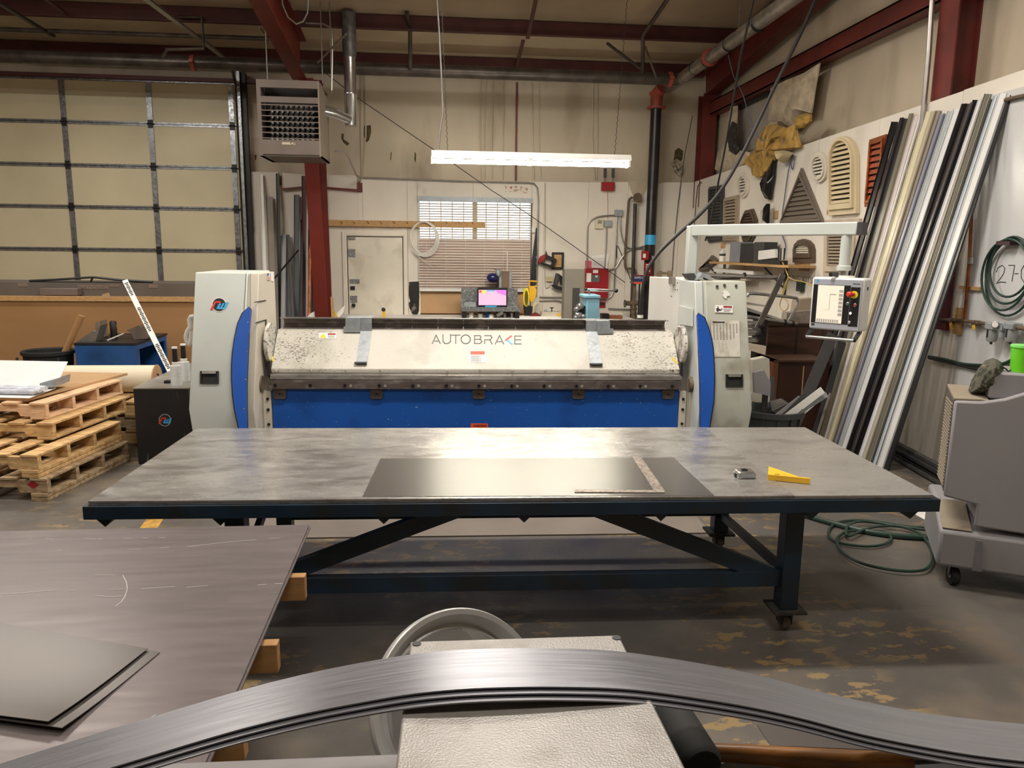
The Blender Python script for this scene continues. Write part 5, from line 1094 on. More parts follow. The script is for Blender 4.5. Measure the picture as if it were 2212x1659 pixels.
# white cloth loop hanging behind the tower
tag(MB().tube(smooth([F.M @ Vector((-1.962, .2, 1.26))]+[W.at(*p, 5.85) for p in ((412, 685), (411, 705), (405, 716), (402, 730), (408, 744), (413, 730), (412, 715))], 3), .018, 8).build('cloth_wad', M_WHITE), 'wad of white cord hung at the left edge of the left tower', 'cord')
# ------------------------------------------------------------------ trash can, blue cabinet
c = W.at(104, 757, 8.75); rr_ = (W.at(158, 757, 8.75).x-W.at(49, 757, 8.75).x)/2
tc_ = thing('trash_can', 'big round black plastic trash can beside the blue cabinet', 'trash can', (c.x, 8.75, 0))
hz_ = c.z
MB().lathe([(0, 0), (rr_*.78, 0), (rr_*.93, hz_-.04), (rr_, hz_-.035), (rr_, hz_), (rr_*.95, hz_+.006), (rr_*.9, hz_-.01), (rr_*.76, .03), (0, .03)], (c.x, 8.75, 0), seg=36).build('bin', M_RUBBER, tc_)
for s in (-1, 1): MB().tube([(c.x+s*rr_*.5-.08, 8.75-rr_*.85, hz_-.05), (c.x+s*rr_*.5-.08, 8.75-rr_*.98, hz_-.12), (c.x+s*rr_*.5+.08, 8.75-rr_*.98, hz_-.12), (c.x+s*rr_*.5+.08, 8.75-rr_*.85, hz_-.05)], .014, 8).build('handle', M_RUBBER, tc_)
t0_ = W.at(176, 682, 8.75); t1_ = W.at(141, 760, 8.72); d_ = (t1_-t0_)
tag(MB().cyl(t0_, t0_+d_*1.9, .035, 16).build('cardboard_tube', M_CARD), 'brown cardboard tube standing in the black trash can', 'tube')
Yc = 8.5; bc = thing('blue_cabinet', 'scratched blue metal cabinet with open side before the cardboard crate', 'cabinet', (W.at(228, 800, Yc).x, Yc+.4, 0))
xa_ = W.at(164, 780, Yc).x; xb_ = W.at(291, 780, Yc).x; zc4 = W.at(228, 741, Yc).z; yb4 = Yc+.95
M_BLUEK = mat('cabinet blue', (34, 86, 150), .45, 0, .06, 2, col2=(26, 60, 110), thr=.62, soft=.1, col3=(120, 140, 160), thr3=.74, sc3=12)
MB().box((xa_, Yc, 0), (xb_, Yc+.02, zc4-.02)).build('front_panel', M_BLUEK, bc); MB().box((xa_, Yc+.02, 0), (xa_+.02, yb4, zc4-.02)).build('left_panel', M_BLUEK, bc)
MB().box((xa_, yb4-.02, 0), (xb_, yb4, zc4-.02)).build('back_panel', M_BLUEK, bc); MB().box((xa_+.02, Yc+.02, .05), (xb_, yb4-.02, .07)).build('floor_panel', M_DARK, bc)
MB().box((xa_-.005, Yc-.01, zc4-.02), (xb_+.03, yb4+.01, zc4)).build('top_panel', M_DARK, bc)
m = MB(); m.ring([(xb_-.001, Yc, 0), (xb_-.001, yb4, 0), (xb_-.001, yb4, zc4-.02), (xb_-.001, Yc, zc4-.02)], [(xb_-.001, Yc+.1, .06), (xb_-.001, yb4-.05, .06), (xb_-.001, yb4-.05, zc4-.08), (xb_-.001, Yc+.1, zc4-.08)], (.02, 0, 0)); m.build('side_frame', M_BLUEK, bc)
z5 = zc4+.001
c = W.at(247, 735, Yc+.4); t = thing('patterned_bottle', 'black patterned tall bottle standing on the blue cabinet', 'bottle', (c.x, Yc+.4, z5))
hh = W.at(247, 692, Yc+.4).z-z5
MB().lathe([(0, 0), (.034, 0), (.037, .01), (.037, hh*.9), (.03, hh*.95), (0, hh*.95)], (c.x, Yc+.4, z5), seg=20).build('body', mat('black marbled wrap', (36, 32, 34), .5, 0, .1, 10, col2=(110, 100, 96), thr=.62, soft=.02), t)
MB().lathe([(0, 0), (.02, 0), (.018, hh*.05), (0, hh*.05)], (c.x, Yc+.4, z5+hh*.95)).build('cap', M_COPPER, t)
for i, (pts, dy, mt, lb) in enumerate((([(165, 735), (200, 712), (205, 714), (217, 700), (206, 735)], .12, M_CONDUIT, 'grey ribbed flashing piece at the left on the blue cabinet'), ([(206, 702), (217, 699), (220, 735), (206, 736)], .45, M_TAUPES, 'upright tan sheet piece left of the patterned bottle'), ([(230, 731), (266, 716), (266, 719), (233, 733)], .2, M_WHITE, 'thin white strip slanting on the blue cabinet'),
    ([(273, 717), (300, 706), (303, 712), (307, 710), (307, 718), (313, 716), (313, 723), (324, 728), (318, 735), (290, 737), (285, 724)], .3, M_TAUPE, 'stepped dark flashing pieces at the right on the blue cabinet'))):
    o = MB().prism([W.at(*p, Yc+dy) for p in pts], (0, .18 if i != 2 else .03, 0)).build('flashing_piece', mt); o.location.z = z5; tag(o, lb, 'flashing')
# ------------------------------------------------------------------ crate along the roller door
YC2 = 9.7; zt7 = W.at(200, 640, YC2).z
cr = thing('cardboard_crate', 'long brown cardboard crate standing along the roller door', 'crate', (-6, YC2+.5, 0))
xr7 = W.at(420, 700, YC2).x+.25
MB().box((-10.5, YC2, 0), (xr7, YC2+1.2, zt7-.04)).build('box', M_CARD, cr)
MB().box((-10.5, YC2-.02, zt7-.06), (xr7, YC2+.03, zt7)).build('top_batten', M_BOARD, cr)
MB().prism([W.at(*p, YC2-.022) for p in ((220, 636), (235, 632), (240, 645), (222, 645))], (0, .002, 0)).build('tape', M_OSB, cr)
Yd = YC2+.25
zt8 = W.at(200, 611, Yd).z
dk = thing('dark_carton', 'long dark grey carton lying on top of the cardboard crate', 'carton', (-6, Yd+.3, zt7-.04))
M_DKC = mat('dark grey card', (94, 86, 78), .8, 0, .05, 3)
MB().box((-10.4, Yd, zt7-.039), (xr7-.02, Yd+.7, zt8)).build('box', M_DKC, dk)
fz = lambda x, y: W.at(x, y, Yd-.002)
for q in ((38, 611, 60, 619), (168, 615, 235, 625), (236, 614, 258, 620), (321, 614, 342, 622)):
    a = fz(q[0], q[1]); b = fz(q[2], q[3]); MB().box((a.x, Yd-.003, b.z), (b.x, Yd-.0005, a.z)).build('faded_label', mat('faded label', (120, 104, 94), .8), dk)
a = fz(172, 624); b = fz(231, 617); tline('NATIONAL', b.z-a.z, W, a.x, b.x, a.z, Yd-.004, M_DKC, dk)
Yr = Yd+.05
rk = thing('hoist_bar', 'dark low arched metal bar lying on the dark carton', 'bar', (W.at(200, 610, Yr).x, Yr, zt8))
m = MB(); P4_ = [W.at(*p, Yr) for p in ((64, 609), (120, 604), (195, 599), (205, 599), (262, 605), (330, 613))]
for p in P4_: p.z = max(p.z, zt8+.016)
m.tube(P4_, .016, 6); m.build('arched_bar', M_DARK, rk); a = W.at(200, 600, Yr); MB().cyl((a.x, Yr, a.z), (a.x-.03, Yr, zt8+.0), .012, 6).build('post', M_DARK, rk)
MB().box((P4_[0].x, Yr-.01, zt8), (P4_[-1].x, Yr+.01, zt8+.012)).build('base_bar', M_DARK, rk)
o = rb(84, 611, 166, 626, Yd-.14, .13, M_TAUPE, 'trim_bundle', None, 'short taupe trim bundle lying on the front edge of the crate', 'trim', bevel=.004); o.location.z = zt7+.001
# straightedge leaning on the crate
ft = W.flat(419, 908, 0); tp = W.at(270, 606, 8.93)
rl = thing('straightedge', 'long white printed straightedge leaning on the blue cabinet', 'ruler', ft)
d_ = (tp-ft).normalized(); sd = Vector((1, 0, -.2)); sd = (sd-d_*sd.dot(d_)).normalized(); n_ = sd.cross(d_)
if n_.y > 0: n_ = -n_
hw = .028
MB().prism([ft+Vector((0, 0, .012))-sd*hw, ft+Vector((0, 0, .012))+sd*hw, tp+sd*hw, tp-sd*hw], n_*.01).build('rule_body', M_WHITE, rl)
L_ = (tp-ft).length; m = MB(); k = 0
while .35+k*.022 < L_-.03:
    s = .35+k*.022; k += 1
    if (k//8) % 3 == 1: continue
    c = (ft+Vector((0, 0, .012))).lerp(tp, s/L_)+n_*.0104; wq_ = .014 if k % 3 else .02
    m.prism([c-sd*wq_-d_*.007, c+sd*wq_-d_*.007, c+sd*wq_+d_*.007, c-sd*wq_+d_*.007], n_*.0008)
m.build('rule_printing', M_INK, rl)
# ------------------------------------------------------------------ long trims leaning between the roller door and the column
i = 0
for (xt, yt, xb, yb_, wpx, mt, dY, lb) in (
    (564, 376, 577, 680, 8, M_WHITE, .28, 'white trim leaning nearest the roller door'),
    (582, 425, 592, 680, 14, M_TAUPES, .34, 'brown-grey wooden board leaning in the back left corner'),
    (600, 375, 606, 680, 7, M_CHAR, .10, 'tall charcoal trim leaning right of the wooden board'),
    (614, 505, 612, 680, 9, M_GREYP, .36, 'short grey trim leaning behind the left tower'),
    (612, 510, 624, 680, 9, mat('slate trim', (84, 88, 94), .45), .26, 'slate grey trim leaning beside the short grey one'),
    (622, 507, 633, 680, 7, M_CHAR, .30, 'short charcoal trim in the back left group'),
    (641, 421, 641, 680, 11, mat('dark slate trim', (70, 74, 78), .45), .22, 'wide slate trim leaning with a flat top'),
    (653, 475, 650, 680, 6, M_DARK, .33, 'thin dark trim leaning right of the wide slate one'),
    (656, 380, 659, 680, 8, M_PURLIN, .12, 'maroon trim leaning just left of the red column'),
    (664, 420, 663, 680, 4, M_WHITE, .18, 'thin white trim behind the maroon one'),
    (671, 480, 668, 680, 6, M_COPPER, .24, 'copper trim leaning beside the red column'),
    (676, 520, 678, 680, 7, M_PURLIN, .30, 'short dark red trim at the foot of the red column')):
    Yt = YB-.02; tp = W.at(xt, yt, Yt-.03); bt_ = W.at(xb, yb_, YB-dY-.15)
    d_ = (bt_-tp); k = tp.z/(-d_.z); ft = tp+d_*k
    wd_ = wpx/2/132.0; sd = Vector((1, 0, 0)); up_v = d_.cross(sd).normalized()
    if up_v.y > 0: up_v = -up_v
    m = MB(); sec = [(-wd_, 0), (wd_, 0), (wd_, .022), (wd_-.006, .022), (wd_-.006, .006), (-wd_+.006, .006), (-wd_+.006, .022), (-wd_, .022)]
    m.profile(ft, tp, [(a, b) for a, b in sec], sd, up_v); tag(m.build('leaning_trim', mt), lb, 'trim')
tag(MB().cyl(W.at(592, 602, 11.6), W.at(644, 541, 12.5), .014, 8).build('dark_rod', M_DARK), 'thin dark rod slanting across the leaning trims', 'rod')
# ------------------------------------------------------------------ bench along the back wall and what is on it
YBn = 12.15; zb9 = W.at(1150, 689, YBn).z
bn9 = thing('work_bench', 'white-topped work bench along the back wall behind the folding machine', 'bench', (W.at(1100, 689, YBn).x, 12.5, 0))
MB().box((W.at(715, 689, YBn).x, YBn, zb9-.04), (W.at(1372, 689, YBn).x, YB-.01, zb9)).build('bench_top', M_WHITE, bn9)
for px in (730, 1040, 1350):
    for y in (YBn+.04, YB-.12): x = W.at(px, 689, YBn).x; MB().box((x, y, 0), (x+.06, y+.06, zb9-.041)).build('leg', M_DARK, bn9)
Z9 = zb9+.001
def onb_(o, z=Z9): o.location.z = z; return o
# tread plate shelf
Ys = YBn+.05
sh9 = thing('tread_plate_stand', 'tread plate stand with black legs holding the tablet', 'stand', (W.at(1060, 689, Ys).x, Ys+.15, zb9))
zs0 = W.at(1060, 673, Ys).z; zs1 = W.at(1060, 664, Ys).z
x0 = W.at(997, 668, Ys).x; x1 = W.at(1125, 668, Ys).x
MB().box((x0, Ys, zs0), (x1, Ys+.28, zs1)).build('shelf_top', M_DIAM, sh9)
MB().box((x0, Ys+.26, zs1), (x1-.03, Ys+.28, W.at(1060, 622, Ys+.26).z)).build('back_plate', M_DIAM, sh9)
for xx in (x0+.01, x1-.09):
    for yy in (Ys+.01, Ys+.2): MB().box((xx, yy, zb9), (xx+.07, yy+.06, zs0)).build('leg', M_BLACK, sh9)
tbt = thing('tablet', 'black tablet with lit lilac screen on the tread plate stand', 'tablet', (W.at(1063, 653, Ys+.1).x, Ys+.1, zs1))
a = W.at(1031, 611, Ys+.1); b = W.at(1096, 653, Ys+.1); dz_ = zs1+.002-b.z
MB().box((a.x, Ys+.09, b.z+dz_), (b.x, Ys+.115, a.z+dz_)).build('case', M_BLACK, tbt, bevel=.008)
a1_ = W.at(1034, 616, Ys+.088); b1_ = W.at(1093.5, 649.5, Ys+.088)
MB().box((a1_.x, Ys+.087, b1_.z+dz_), (b1_.x, Ys+.0895, a1_.z+dz_)).build('screen', mat('lilac screen', (216, 180, 214), .3, 0, 0, 3, emit=.25), tbt)
w3 = b1_.x-a1_.x; h3 = a1_.z-b1_.z; zz_ = b1_.z+dz_
for q, mt in (([(.62, 1), (1, 1), (1, .62), (.66, .82)], mat('screen violet', (214, 120, 220), .3, emit=.25)), ([(.28, .99), (.6, .99), (.6, .9), (.28, .9)], mat('screen blue', (120, 170, 214), .3, emit=.25)), ([(.02, .98), (.1, .98), (.1, .8), (.02, .8)], mat('screen red', (226, 96, 60), .3, emit=.25)), ([(.14, .98), (.24, .98), (.24, .75), (.14, .75)], mat('screen lime', (214, 220, 70), .3, emit=.25))):
    MB().prism([(a1_.x+u*w3, Ys+.0868, zz_+v*h3) for u, v in q], (0, -.0008, 0)).build('screen_patch', mt, tbt)
onb_(rb(1003, 648, 1028, 658, Ys+.03, .07, M_GALVM, 'metal_tin', None, 'small silvery box left of the tablet on the stand', 'tin', bevel=.004), zs1+.001)
onb_(rb(1048, 655, 1073, 658, Ys+.02, .02, M_SKYB, 'blue_marker', None, 'cyan marker lying in front of the tablet', 'marker'), zs1+.001)
# face shield on top of the back plate, sheet bracket, thin rod
zp9 = W.at(1060, 622, Ys+.26).z
fs = thing('face_shield', 'dark blue face shield hanging above the tablet', 'face shield', (W.at(1065, 610, Ys+.4).x, Ys+.4, zp9))
c = W.at(1064, 600, Ys+.4); MB().ball(c, .1, 16, (1, .9, .8)).build('shield', mat('navy shield', (34, 40, 88), .25), fs)
c = W.at(1076, 590, Ys+.4); MB().ball(c, .055, 12, (.9, .9, 1.3)).build('headgear', M_GALVM, fs)
MB().tube([W.at(1066, 580, Ys+.42), W.at(1078, 584, Ys+.42), W.at(1079, 596, Ys+.42)], .006, 6).build('strap', M_BLACK, fs)
MB().box((c.x-.02, Ys+.42, zb9), (c.x+.02, Ys+.45, c.z)).build('hook_post', M_DARK, fs)
t = thing('slotted_bracket', 'brown slotted metal bracket standing behind the tablet', 'bracket', (W.at(1092, 620, Ys+.45).x, Ys+.45, zb9))
rb(1083, 586, 1100, 622, Ys+.45, .03, mat('brown sheet piece', (124, 100, 82), .6), 'plate', t, zfloor=zb9); rb(1078, 583, 1083, 622, Ys+.42, .04, M_GALVM, 'left_slotted_leg', t, zfloor=zb9); rb(1100, 586, 1105, 622, Ys+.42, .04, M_GALVM, 'right_slotted_leg', t, zfloor=zb9)
a = W.at(1096, 541, Ys+.5); tag(MB().cyl((a.x, Ys+.5, Z9), (a.x, Ys+.5, a.z), .008, 8).build('thin_rod', M_WHITE), 'thin white rod standing upright before the blind', 'rod')
# small containers under the shelf
for i, (x0_b, y0_b, x1_b, mt, capm, lb, nm) in enumerate(((1013, 675, 1023, M_WHITE, M_WHITE, 'white square bottle under the left of the stand', 'bottle'), (1033, 675, 1043, M_WHITE, M_BLACK, 'white jar with black top under the stand', 'jar'), (1049, 674, 1061, M_BLUE, M_BLUE, 'blue tin under the middle of the stand', 'tin'), (1056, 679, 1067, M_WHITE, M_WHITE, 'crumpled white tub under the stand', 'tub'), (1088, 676, 1094, M_GREYP, M_GREYP, 'grey can under the stand beside the white cup', 'can'), (1104, 674, 1108, M_WHITE, M_DARK, 'slim white bottle near the right leg of the stand', 'bottle'))):
    Yq = Ys+.1+.03*(i % 3); a = W.at(x0_b, y0_b, Yq); b = W.at(x1_b, y0_b, Yq); r = (b.x-a.x)/2; h = min(a.z, zs0-.004)-Z9
    t = thing(nm, lb, nm, ((a.x+b.x)/2, Yq+r, Z9)); MB().lathe([(0, 0), (r, 0), (r, h*.7), (r*.8, h*.78), (0, h*.78)], ((a.x+b.x)/2, Yq+r, Z9), seg=14).build('body', mt, t); MB().lathe([(0, 0), (r*.9, 0), (r*.9, h*.2), (0, h*.2)], ((a.x+b.x)/2, Yq+r, Z9+h*.78), seg=14).build('lid', capm, t)
a = W.at(1080, 680, Ys+.15); tag(MB().cyl((a.x-.05, Ys+.2, Z9+.03), (a.x+.05, Ys+.2, Z9+.085), .03, 14, r2=.036).build('cup', M_WHITE), 'white cup lying tilted under the stand', 'cup')
tag(rb(1122, 678, 1214, 683, 12.2, .2, M_WHITE, 'white_board'), 'flat white board lying on the bench right of the stand', 'board'); onb_(bpy.data.objects['white_board'])
# mitre saw
Ym = YBn+.12
ms = thing('mitre_saw', 'yellow mitre saw standing on the bench right of the tablet', 'saw', (W.at(1146, 688, Ym).x, Ym+.1, Z9))
rp([(1127, 683), (1163, 683), (1166, 689), (1126, 689)], Ym-.03, .25, M_YEL, 'base', ms); 
rp([(1132, 660), (1150, 662), (1148, 684), (1134, 684)], Ym+.02, .12, M_DARK, 'pivot', ms)
pts = [(1137+7*math.cos(i*math.pi/8), 642+21*math.sin(i*math.pi/8)) for i in range(16)]
rp(pts, Ym, .05, M_YELD, 'blade_guard', ms, bevel=.005); rp([(1137+4*math.cos(i*math.pi/8), 644+17*math.sin(i*math.pi/8)) for i in range(16)], Ym-.008, .008, mat('olive saw steel', (120, 110, 40), .4, .5), 'blade', ms)  # blade disc in dark olive-yellow steel
rp([(1143, 619), (1153, 618), (1160, 626), (1158, 640), (1150, 655), (1143, 650)], Ym+.05, .12, M_YEL, 'motor', ms, bevel=.008)
MB().tube([W.at(*p, Ym+.08) for p in ((1144, 622), (1144, 607), (1160, 608), (1160, 618), (1146, 622))], .016, 8).build('handle', M_YEL, ms)
MB().tube([W.at(*p, Ym+.1) for p in ((1152, 676), (1154, 660), (1160, 655))], .03, 8).build('dust_hood', mat('cream hood', (210, 196, 160), .5), ms)
rp([(1143, 684), (1147, 675), (1158, 671), (1168, 676), (1170, 684)], Ym-.06, .08, mat('dark red guard', (120, 40, 40), .5), 'red_guard_box', None, 'low dark red guard beside the mitre saw', 'guard'); onb_(bpy.data.objects['red_guard_box'])
t = thing('beige_router_table', 'beige boxy bench tool with a small crank on top', 'tool', (W.at(1192, 686, Ym).x, Ym+.1, Z9))
rb(1170, 674, 1213, 686, Ym, .2, mat('beige tool', (200, 190, 170), .5), 'body', t, zfloor=Z9, bevel=.006); rb(1176, 669, 1182, 675, Ym+.05, .03, M_GALVM, 'clamp', t); rb(1191, 664, 1193, 675, Ym+.05, .02, M_DARK, 'crank', t); rb(1188, 664, 1196, 666, Ym+.05, .02, M_DARK, 'crank_handle', t); rb(1201, 678, 1212, 682, Ym-.003, .002, M_YEL, 'yellow_label', t)
# cordless drill seen over the machine, scraps by the column
t = thing('cordless_drill', 'yellow and black cordless drill standing before the white door', 'drill', (W.at(828, 689, 12.3).x, 12.3, Z9))
c = W.at(828, 669, 12.3); MB().lathe([(0, -.06), (.03, -.05), (.034, .02), (.02, .05), (0, .06)], (c.x, 12.33, c.z), (.1, -1, 0), 14).build('drill_head', M_BLACK, t); rb(826, 672, 832, 690, 12.3, .05, M_YEL, 'grip', t, zfloor=Z9)
for i, (pts, mt, lb) in enumerate((([(714, 645), (719, 645), (721, 690), (716, 690)], M_BOARD, 'narrow wood strip standing at the foot of the red column'), ([(718, 667), (722, 666), (728, 678), (725, 680)], M_YEL, 'orange-yellow stick leaning by the red column'), ([(722, 684), (738, 668), (745, 662), (742, 678), (732, 688)], M_WHITE, 'curled white scrap beside the door frame'), ([(668, 684), (678, 678), (690, 684), (690, 690), (664, 690)], M_PAPER, 'crumpled white paper at the foot of the red column'))):
    o = rp(pts, 12.2+.04*i, .03, mt, 'wood_strip' if i < 1 else ('stick' if i == 1 else 'white_scrap'), None, lb, 'strip' if i < 1 else ('stick' if i == 1 else 'scrap'))
    onb_(o)
# ------------------------------------------------------------------ wall-hung tools and boxes
YW = YB-.003
def wp_(x0, y0, x1, y1, d, mt, nm, label=None, cat=None, parent=None, bevel=0):
    return rb(x0, y0, x1, y1, YW-d, d, mt, nm, parent, label, cat, bevel=bevel)
sw = thing('hand_saw', 'long black hand saw hanging point up right of the window', 'saw', (W.at(1153, 618, YW).x, YW-.03, W.at(1153, 618, YW).z))
teeth = [(1158, 492), (1161, 494)]; 
pl_ = [(1158, 492), (1160, 492)]+[(1160-(i % 2)*2.5, 550+i*6) for i in range(12)]+[(1147, 619), (1149, 560)]
rp(pl_, YW-.02, .008, M_INK, 'blade', sw)
wp_(1149, 492, 1157, 503, .05, M_WHITE, 'thermostat', 'small round-edged white thermostat at the window\'s right', 'thermostat', bevel=.01)
def nailer(label, pts_body, mt, head, grip, mag):
    t = thing('nail_gun', label, 'nail gun', W.at(*grip[0], YW-.05))
    rp(pts_body, YW-.12, .08, M_BLACK, 'magazine_frame', t, bevel=.004); rp(head, YW-.14, .11, mt, 'head', t, bevel=.01); rp(grip, YW-.12, .06, M_BLACK, 'grip', t, bevel=.006); rp(mag, YW-.125, .05, M_RUBBER, 'magazine', t, bevel=.004); return t
nailer('red and black nail gun hanging beside the small dark frame', [(1180, 542), (1183, 551), (1203, 560), (1200, 566), (1178, 555)], M_REDP, [(1168, 554), (1178, 549), (1180, 558), (1168, 569), (1162, 567)], [(1196, 562), (1203, 560), (1199, 570), (1193, 578), (1190, 572)], [(1166, 569), (1172, 567), (1192, 573), (1198, 578), (1190, 579)])
nailer('black nail gun hanging between frame and grey cabinet', [(1203, 590), (1208, 592), (1218, 600), (1214, 606), (1204, 598)], M_CHAR, [(1202, 590), (1210, 596), (1203, 617), (1196, 617)], [(1213, 596), (1220, 602), (1216, 618), (1210, 614)], [(1190, 616), (1198, 615), (1219, 622), (1218, 629), (1200, 624)])
t = thing('picture_frame', 'small dark frame around a tan card beside the red nail gun', 'frame', W.at(1205, 582, YW))
wp_(1192, 545, 1218, 582, .03, M_DARK, 'frame', parent=t); wp_(1197, 550, 1213, 577, .033, M_BOARD, 'card', parent=t)
t = thing('outlet_box', 'small beige outlet box with a looping cord on the back wall', 'outlet box', W.at(1187, 608, YW)); wp_(1181, 598, 1193, 608, .05, mat('beige box', (196, 180, 140), .5), 'box', parent=t)
MB().tube(smooth([W.at(*p, YW-.012) for p in ((1188, 608), (1187, 618), (1181, 622), (1178, 616), (1177, 560), (1178, 470), (1178, 396))], 4), .007, 6).build('cord', mat('grey cord', (170, 160, 146), .5), t)
# grey cabinet
Yg = 11.85
t = thing('grey_cabinet', 'tall flat grey metal cabinet standing before the back wall', 'cabinet', (W.at(1240, 690, Yg).x, Yg+.1, 0))
rb(1219, 582, 1262, 690, Yg, .25, mat('warm grey cabinet', (128, 122, 112), .5, 0, .03, 2), 'body', t, zfloor=0, bevel=.006); rb(1236, 622, 1252, 690, Yg-.003, .003, M_CHAR, 'dark_strip', t)
# fire alarm panel
t = thing('fire_alarm_panel', 'red fire alarm control panel mounted on the back wall', 'alarm panel', W.at(1288, 644, YW))
wp_(1264, 580, 1314, 644, .12, M_REDP, 'cabinet', parent=t, bevel=.004)
def fp(x0, y0, x1, y1, mt, nm, d=.124): return wp_(x0, y0, x1, y1, d, mt, nm, parent=t)
fp(1281, 583, 1292, 590, M_PAPER, 'label'); fp(1267, 590, 1277, 609, M_PAPER, 'tag', .126); fp(1278, 594, 1295, 609, M_GREYINK, 'display_window'); fp(1286, 595, 1291, 599, M_WHITE, 'window_label', .127); fp(1264, 624, 1314, 630, M_PAPER, 'white_band')
t = thing('notice_papers', 'curling notices pinned above the fire alarm panel', 'papers', W.at(1290, 580, YW))
rp([(1278, 553), (1316, 548), (1312, 580), (1278, 578)], YW-.02, .004, M_PAPER, 'white_notice', t); rp([(1264, 563), (1279, 564), (1279, 578), (1264, 578)], YW-.012, .004, mat('pink card', (226, 90, 120), .6), 'pink_notice', t)
m = MB()
for k in range(6): a = W.at(1281, 558+k*3, YW-.021); b = W.at(1305-2*(k % 2), 558+k*3, YW-.021); m.box((a.x, YW-.022, a.z), (b.x, YW-.0205, a.z+.004))
m.build('printed_lines', M_GREYINK, t)
t = thing('fire_sign', 'small red FIRE sign below the alarm panel', 'sign', W.at(1301, 665, YW)); wp_(1294, 647, 1308, 665, .01, M_REDP, 'plate', parent=t)
a = W.at(1296, 652, YW-.012); b = W.at(1307, 648, YW-.012); tline('FIRE', b.z-a.z, W, a.x, b.x, a.z, YW-.0125, M_WHITE, t); wp_(1297, 654, 1306, 660, .012, M_INK, 'dark_field', parent=t)
# red device with two antennas
t = thing('radio_transmitter', 'dark red box with two black antennas high on the wall', 'transmitter', W.at(1314, 412, YW))
wp_(1300, 393, 1328, 412, .08, M_REDP, 'box', parent=t, bevel=.006)
for x in (1306.5, 1323.5):
    a = W.at(x, 392, YW-.05); b = W.at(x, 364, YW-.05); m = MB(); m.cyl(a, (a.x, a.y, a.z+.07), .006, 8); m.tube([(a.x, a.y, a.z+.06), (a.x, a.y, a.z+.08), (a.x, a.y, b.z-.03), (a.x, a.y, b.z)], .024, 12); m.build('antenna', M_CHAR, t)
MB().tube([W.at(*p, YW-.01) for p in ((1312, 413), (1313, 440), (1313, 474))], .005, 6).build('cable', mat('pinkish cable', (186, 130, 116), .5), t)
# junction boxes, emergency light
t = thing('junction_box', 'grey junction box high right on the back wall', 'junction box', W.at(1336, 467, YW)); wp_(1329, 453, 1345, 467, .07, M_GALVM, 'box', parent=t, bevel=.004)
t = thing('sounder_box', 'cream sounder with its grey box on the back wall', 'sounder', W.at(1300, 493, YW)); wp_(1286, 474, 1303, 494, .05, mat('cream sounder', (214, 206, 180), .5), 'sounder', parent=t, bevel=.008); wp_(1306, 476, 1322, 490, .06, M_GALVM, 'back_box', parent=t, bevel=.004); wp_(1291, 476, 1300, 483, .056, M_CONDUIT, 'lens', parent=t)
for lb, pts in (('conduit arching from the junction box down to the panel', ((1329, 465), (1300, 467), (1283, 472), (1272, 482), (1269, 500), (1268, 580))),
                ('straight conduit from the sounder box to the panel', ((1310, 491), (1309, 530), (1306, 580))),
                ('conduit dropping from junction box past the panel', ((1333, 468), (1331, 520), (1327, 610), (1326, 628), (1320, 640), (1314, 644))),
                ('conduit curving from the junction box to the riser bell', ((1340, 468), (1341, 500), (1350, 530), (1362, 537), (1380, 535), (1392, 532), (1400, 540))),
                ('conduit curving from the panel up to the riser bell', ((1316, 583), (1330, 578), (1344, 556), (1360, 540), (1385, 537), (1398, 543))),
                ('upper conduit running level left of the grey cabinet', ((1165, 641), (1190, 642), (1218, 642))),
                ('lower conduit running level into the grey cabinet', ((1165, 649), (1200, 649), (1212, 652), (1219, 658))),
                ('low level conduit between the FIRE sign and the valves', ((1314, 667), (1340, 668), (1362, 668)))):
    tag(MB().tube(smooth([W.at(*p, YW-.03) for p in pts], 4), .013, 8).build('conduit', M_CONDUIT), lb, 'conduit')
tag(MB().tube([W.at(*p, YW-.02) for p in ((1332, 558), (1333, 530), (1336, 534), (1348, 562), (1362, 604))], .006, 6).build('dark_strap', M_INK), 'thin dark strap hanging beside the straight conduit', 'strap')
# secondary sprinkler pipes with valve
M_OLDP = mat('dark old pipe', (72, 64, 58), .5, .4, .15, 8)
t = thing('drain_pipes', 'pair of thinner dark pipes with a round junction left of the riser', 'pipe', (W.at(1370, 690, YB-.12).x, YB-.12, 0))
Yv = YB-.12
MB().tube(smooth([W.at(*p, Yv) for p in ((1366, 426), (1359, 432), (1357, 450), (1352, 520), (1350, 560), (1352, 580), (1360, 580), (1371, 582), (1374, 592))], 3), .02, 10).build('thin_pipe', M_DUST, t)
b = W.at(1372, 440, Yv); c = W.at(1364, 689, Yv); MB().tube([b, c, (c.x, Yv, 0)], .03, 12).build('thick_pipe', M_OLDP, t)
c = W.at(1377, 427, Yv); MB().lathe([(0, 0), (.07, 0), (.075, .01), (.075, .05), (0, .05)], (c.x, Yv+.02, c.z), (0, -1, 0), 20).build('round_box', M_DUST, t)
t = thing('valve_assembly', 'dusty brown sprinkler valve with hand wheel at the riser foot', 'valve', (W.at(1368, 690, 12.4).x, 12.4, 0))
Yv = 12.45; P = lambda x, y: W.at(x, y, Yv)
bx_ = P(1369, 689); MB().tube([P(1369, 650), bx_, (bx_.x, Yv, 0)], .045, 14).build('body_pipe', M_DUST, t); MB().cyl(P(1352, 655), P(1386, 655), .04, 14).build('branch', M_DUST, t); MB().lathe([(.02, 0), (.08, .004), (.08, .03), (.02, .034)], P(1371, 612), (0, 0, 1), 20).build('flange', M_DUST, t); MB().cyl(P(1371, 612), P(1369, 650), .025, 10).build('neck', M_DUST, t)
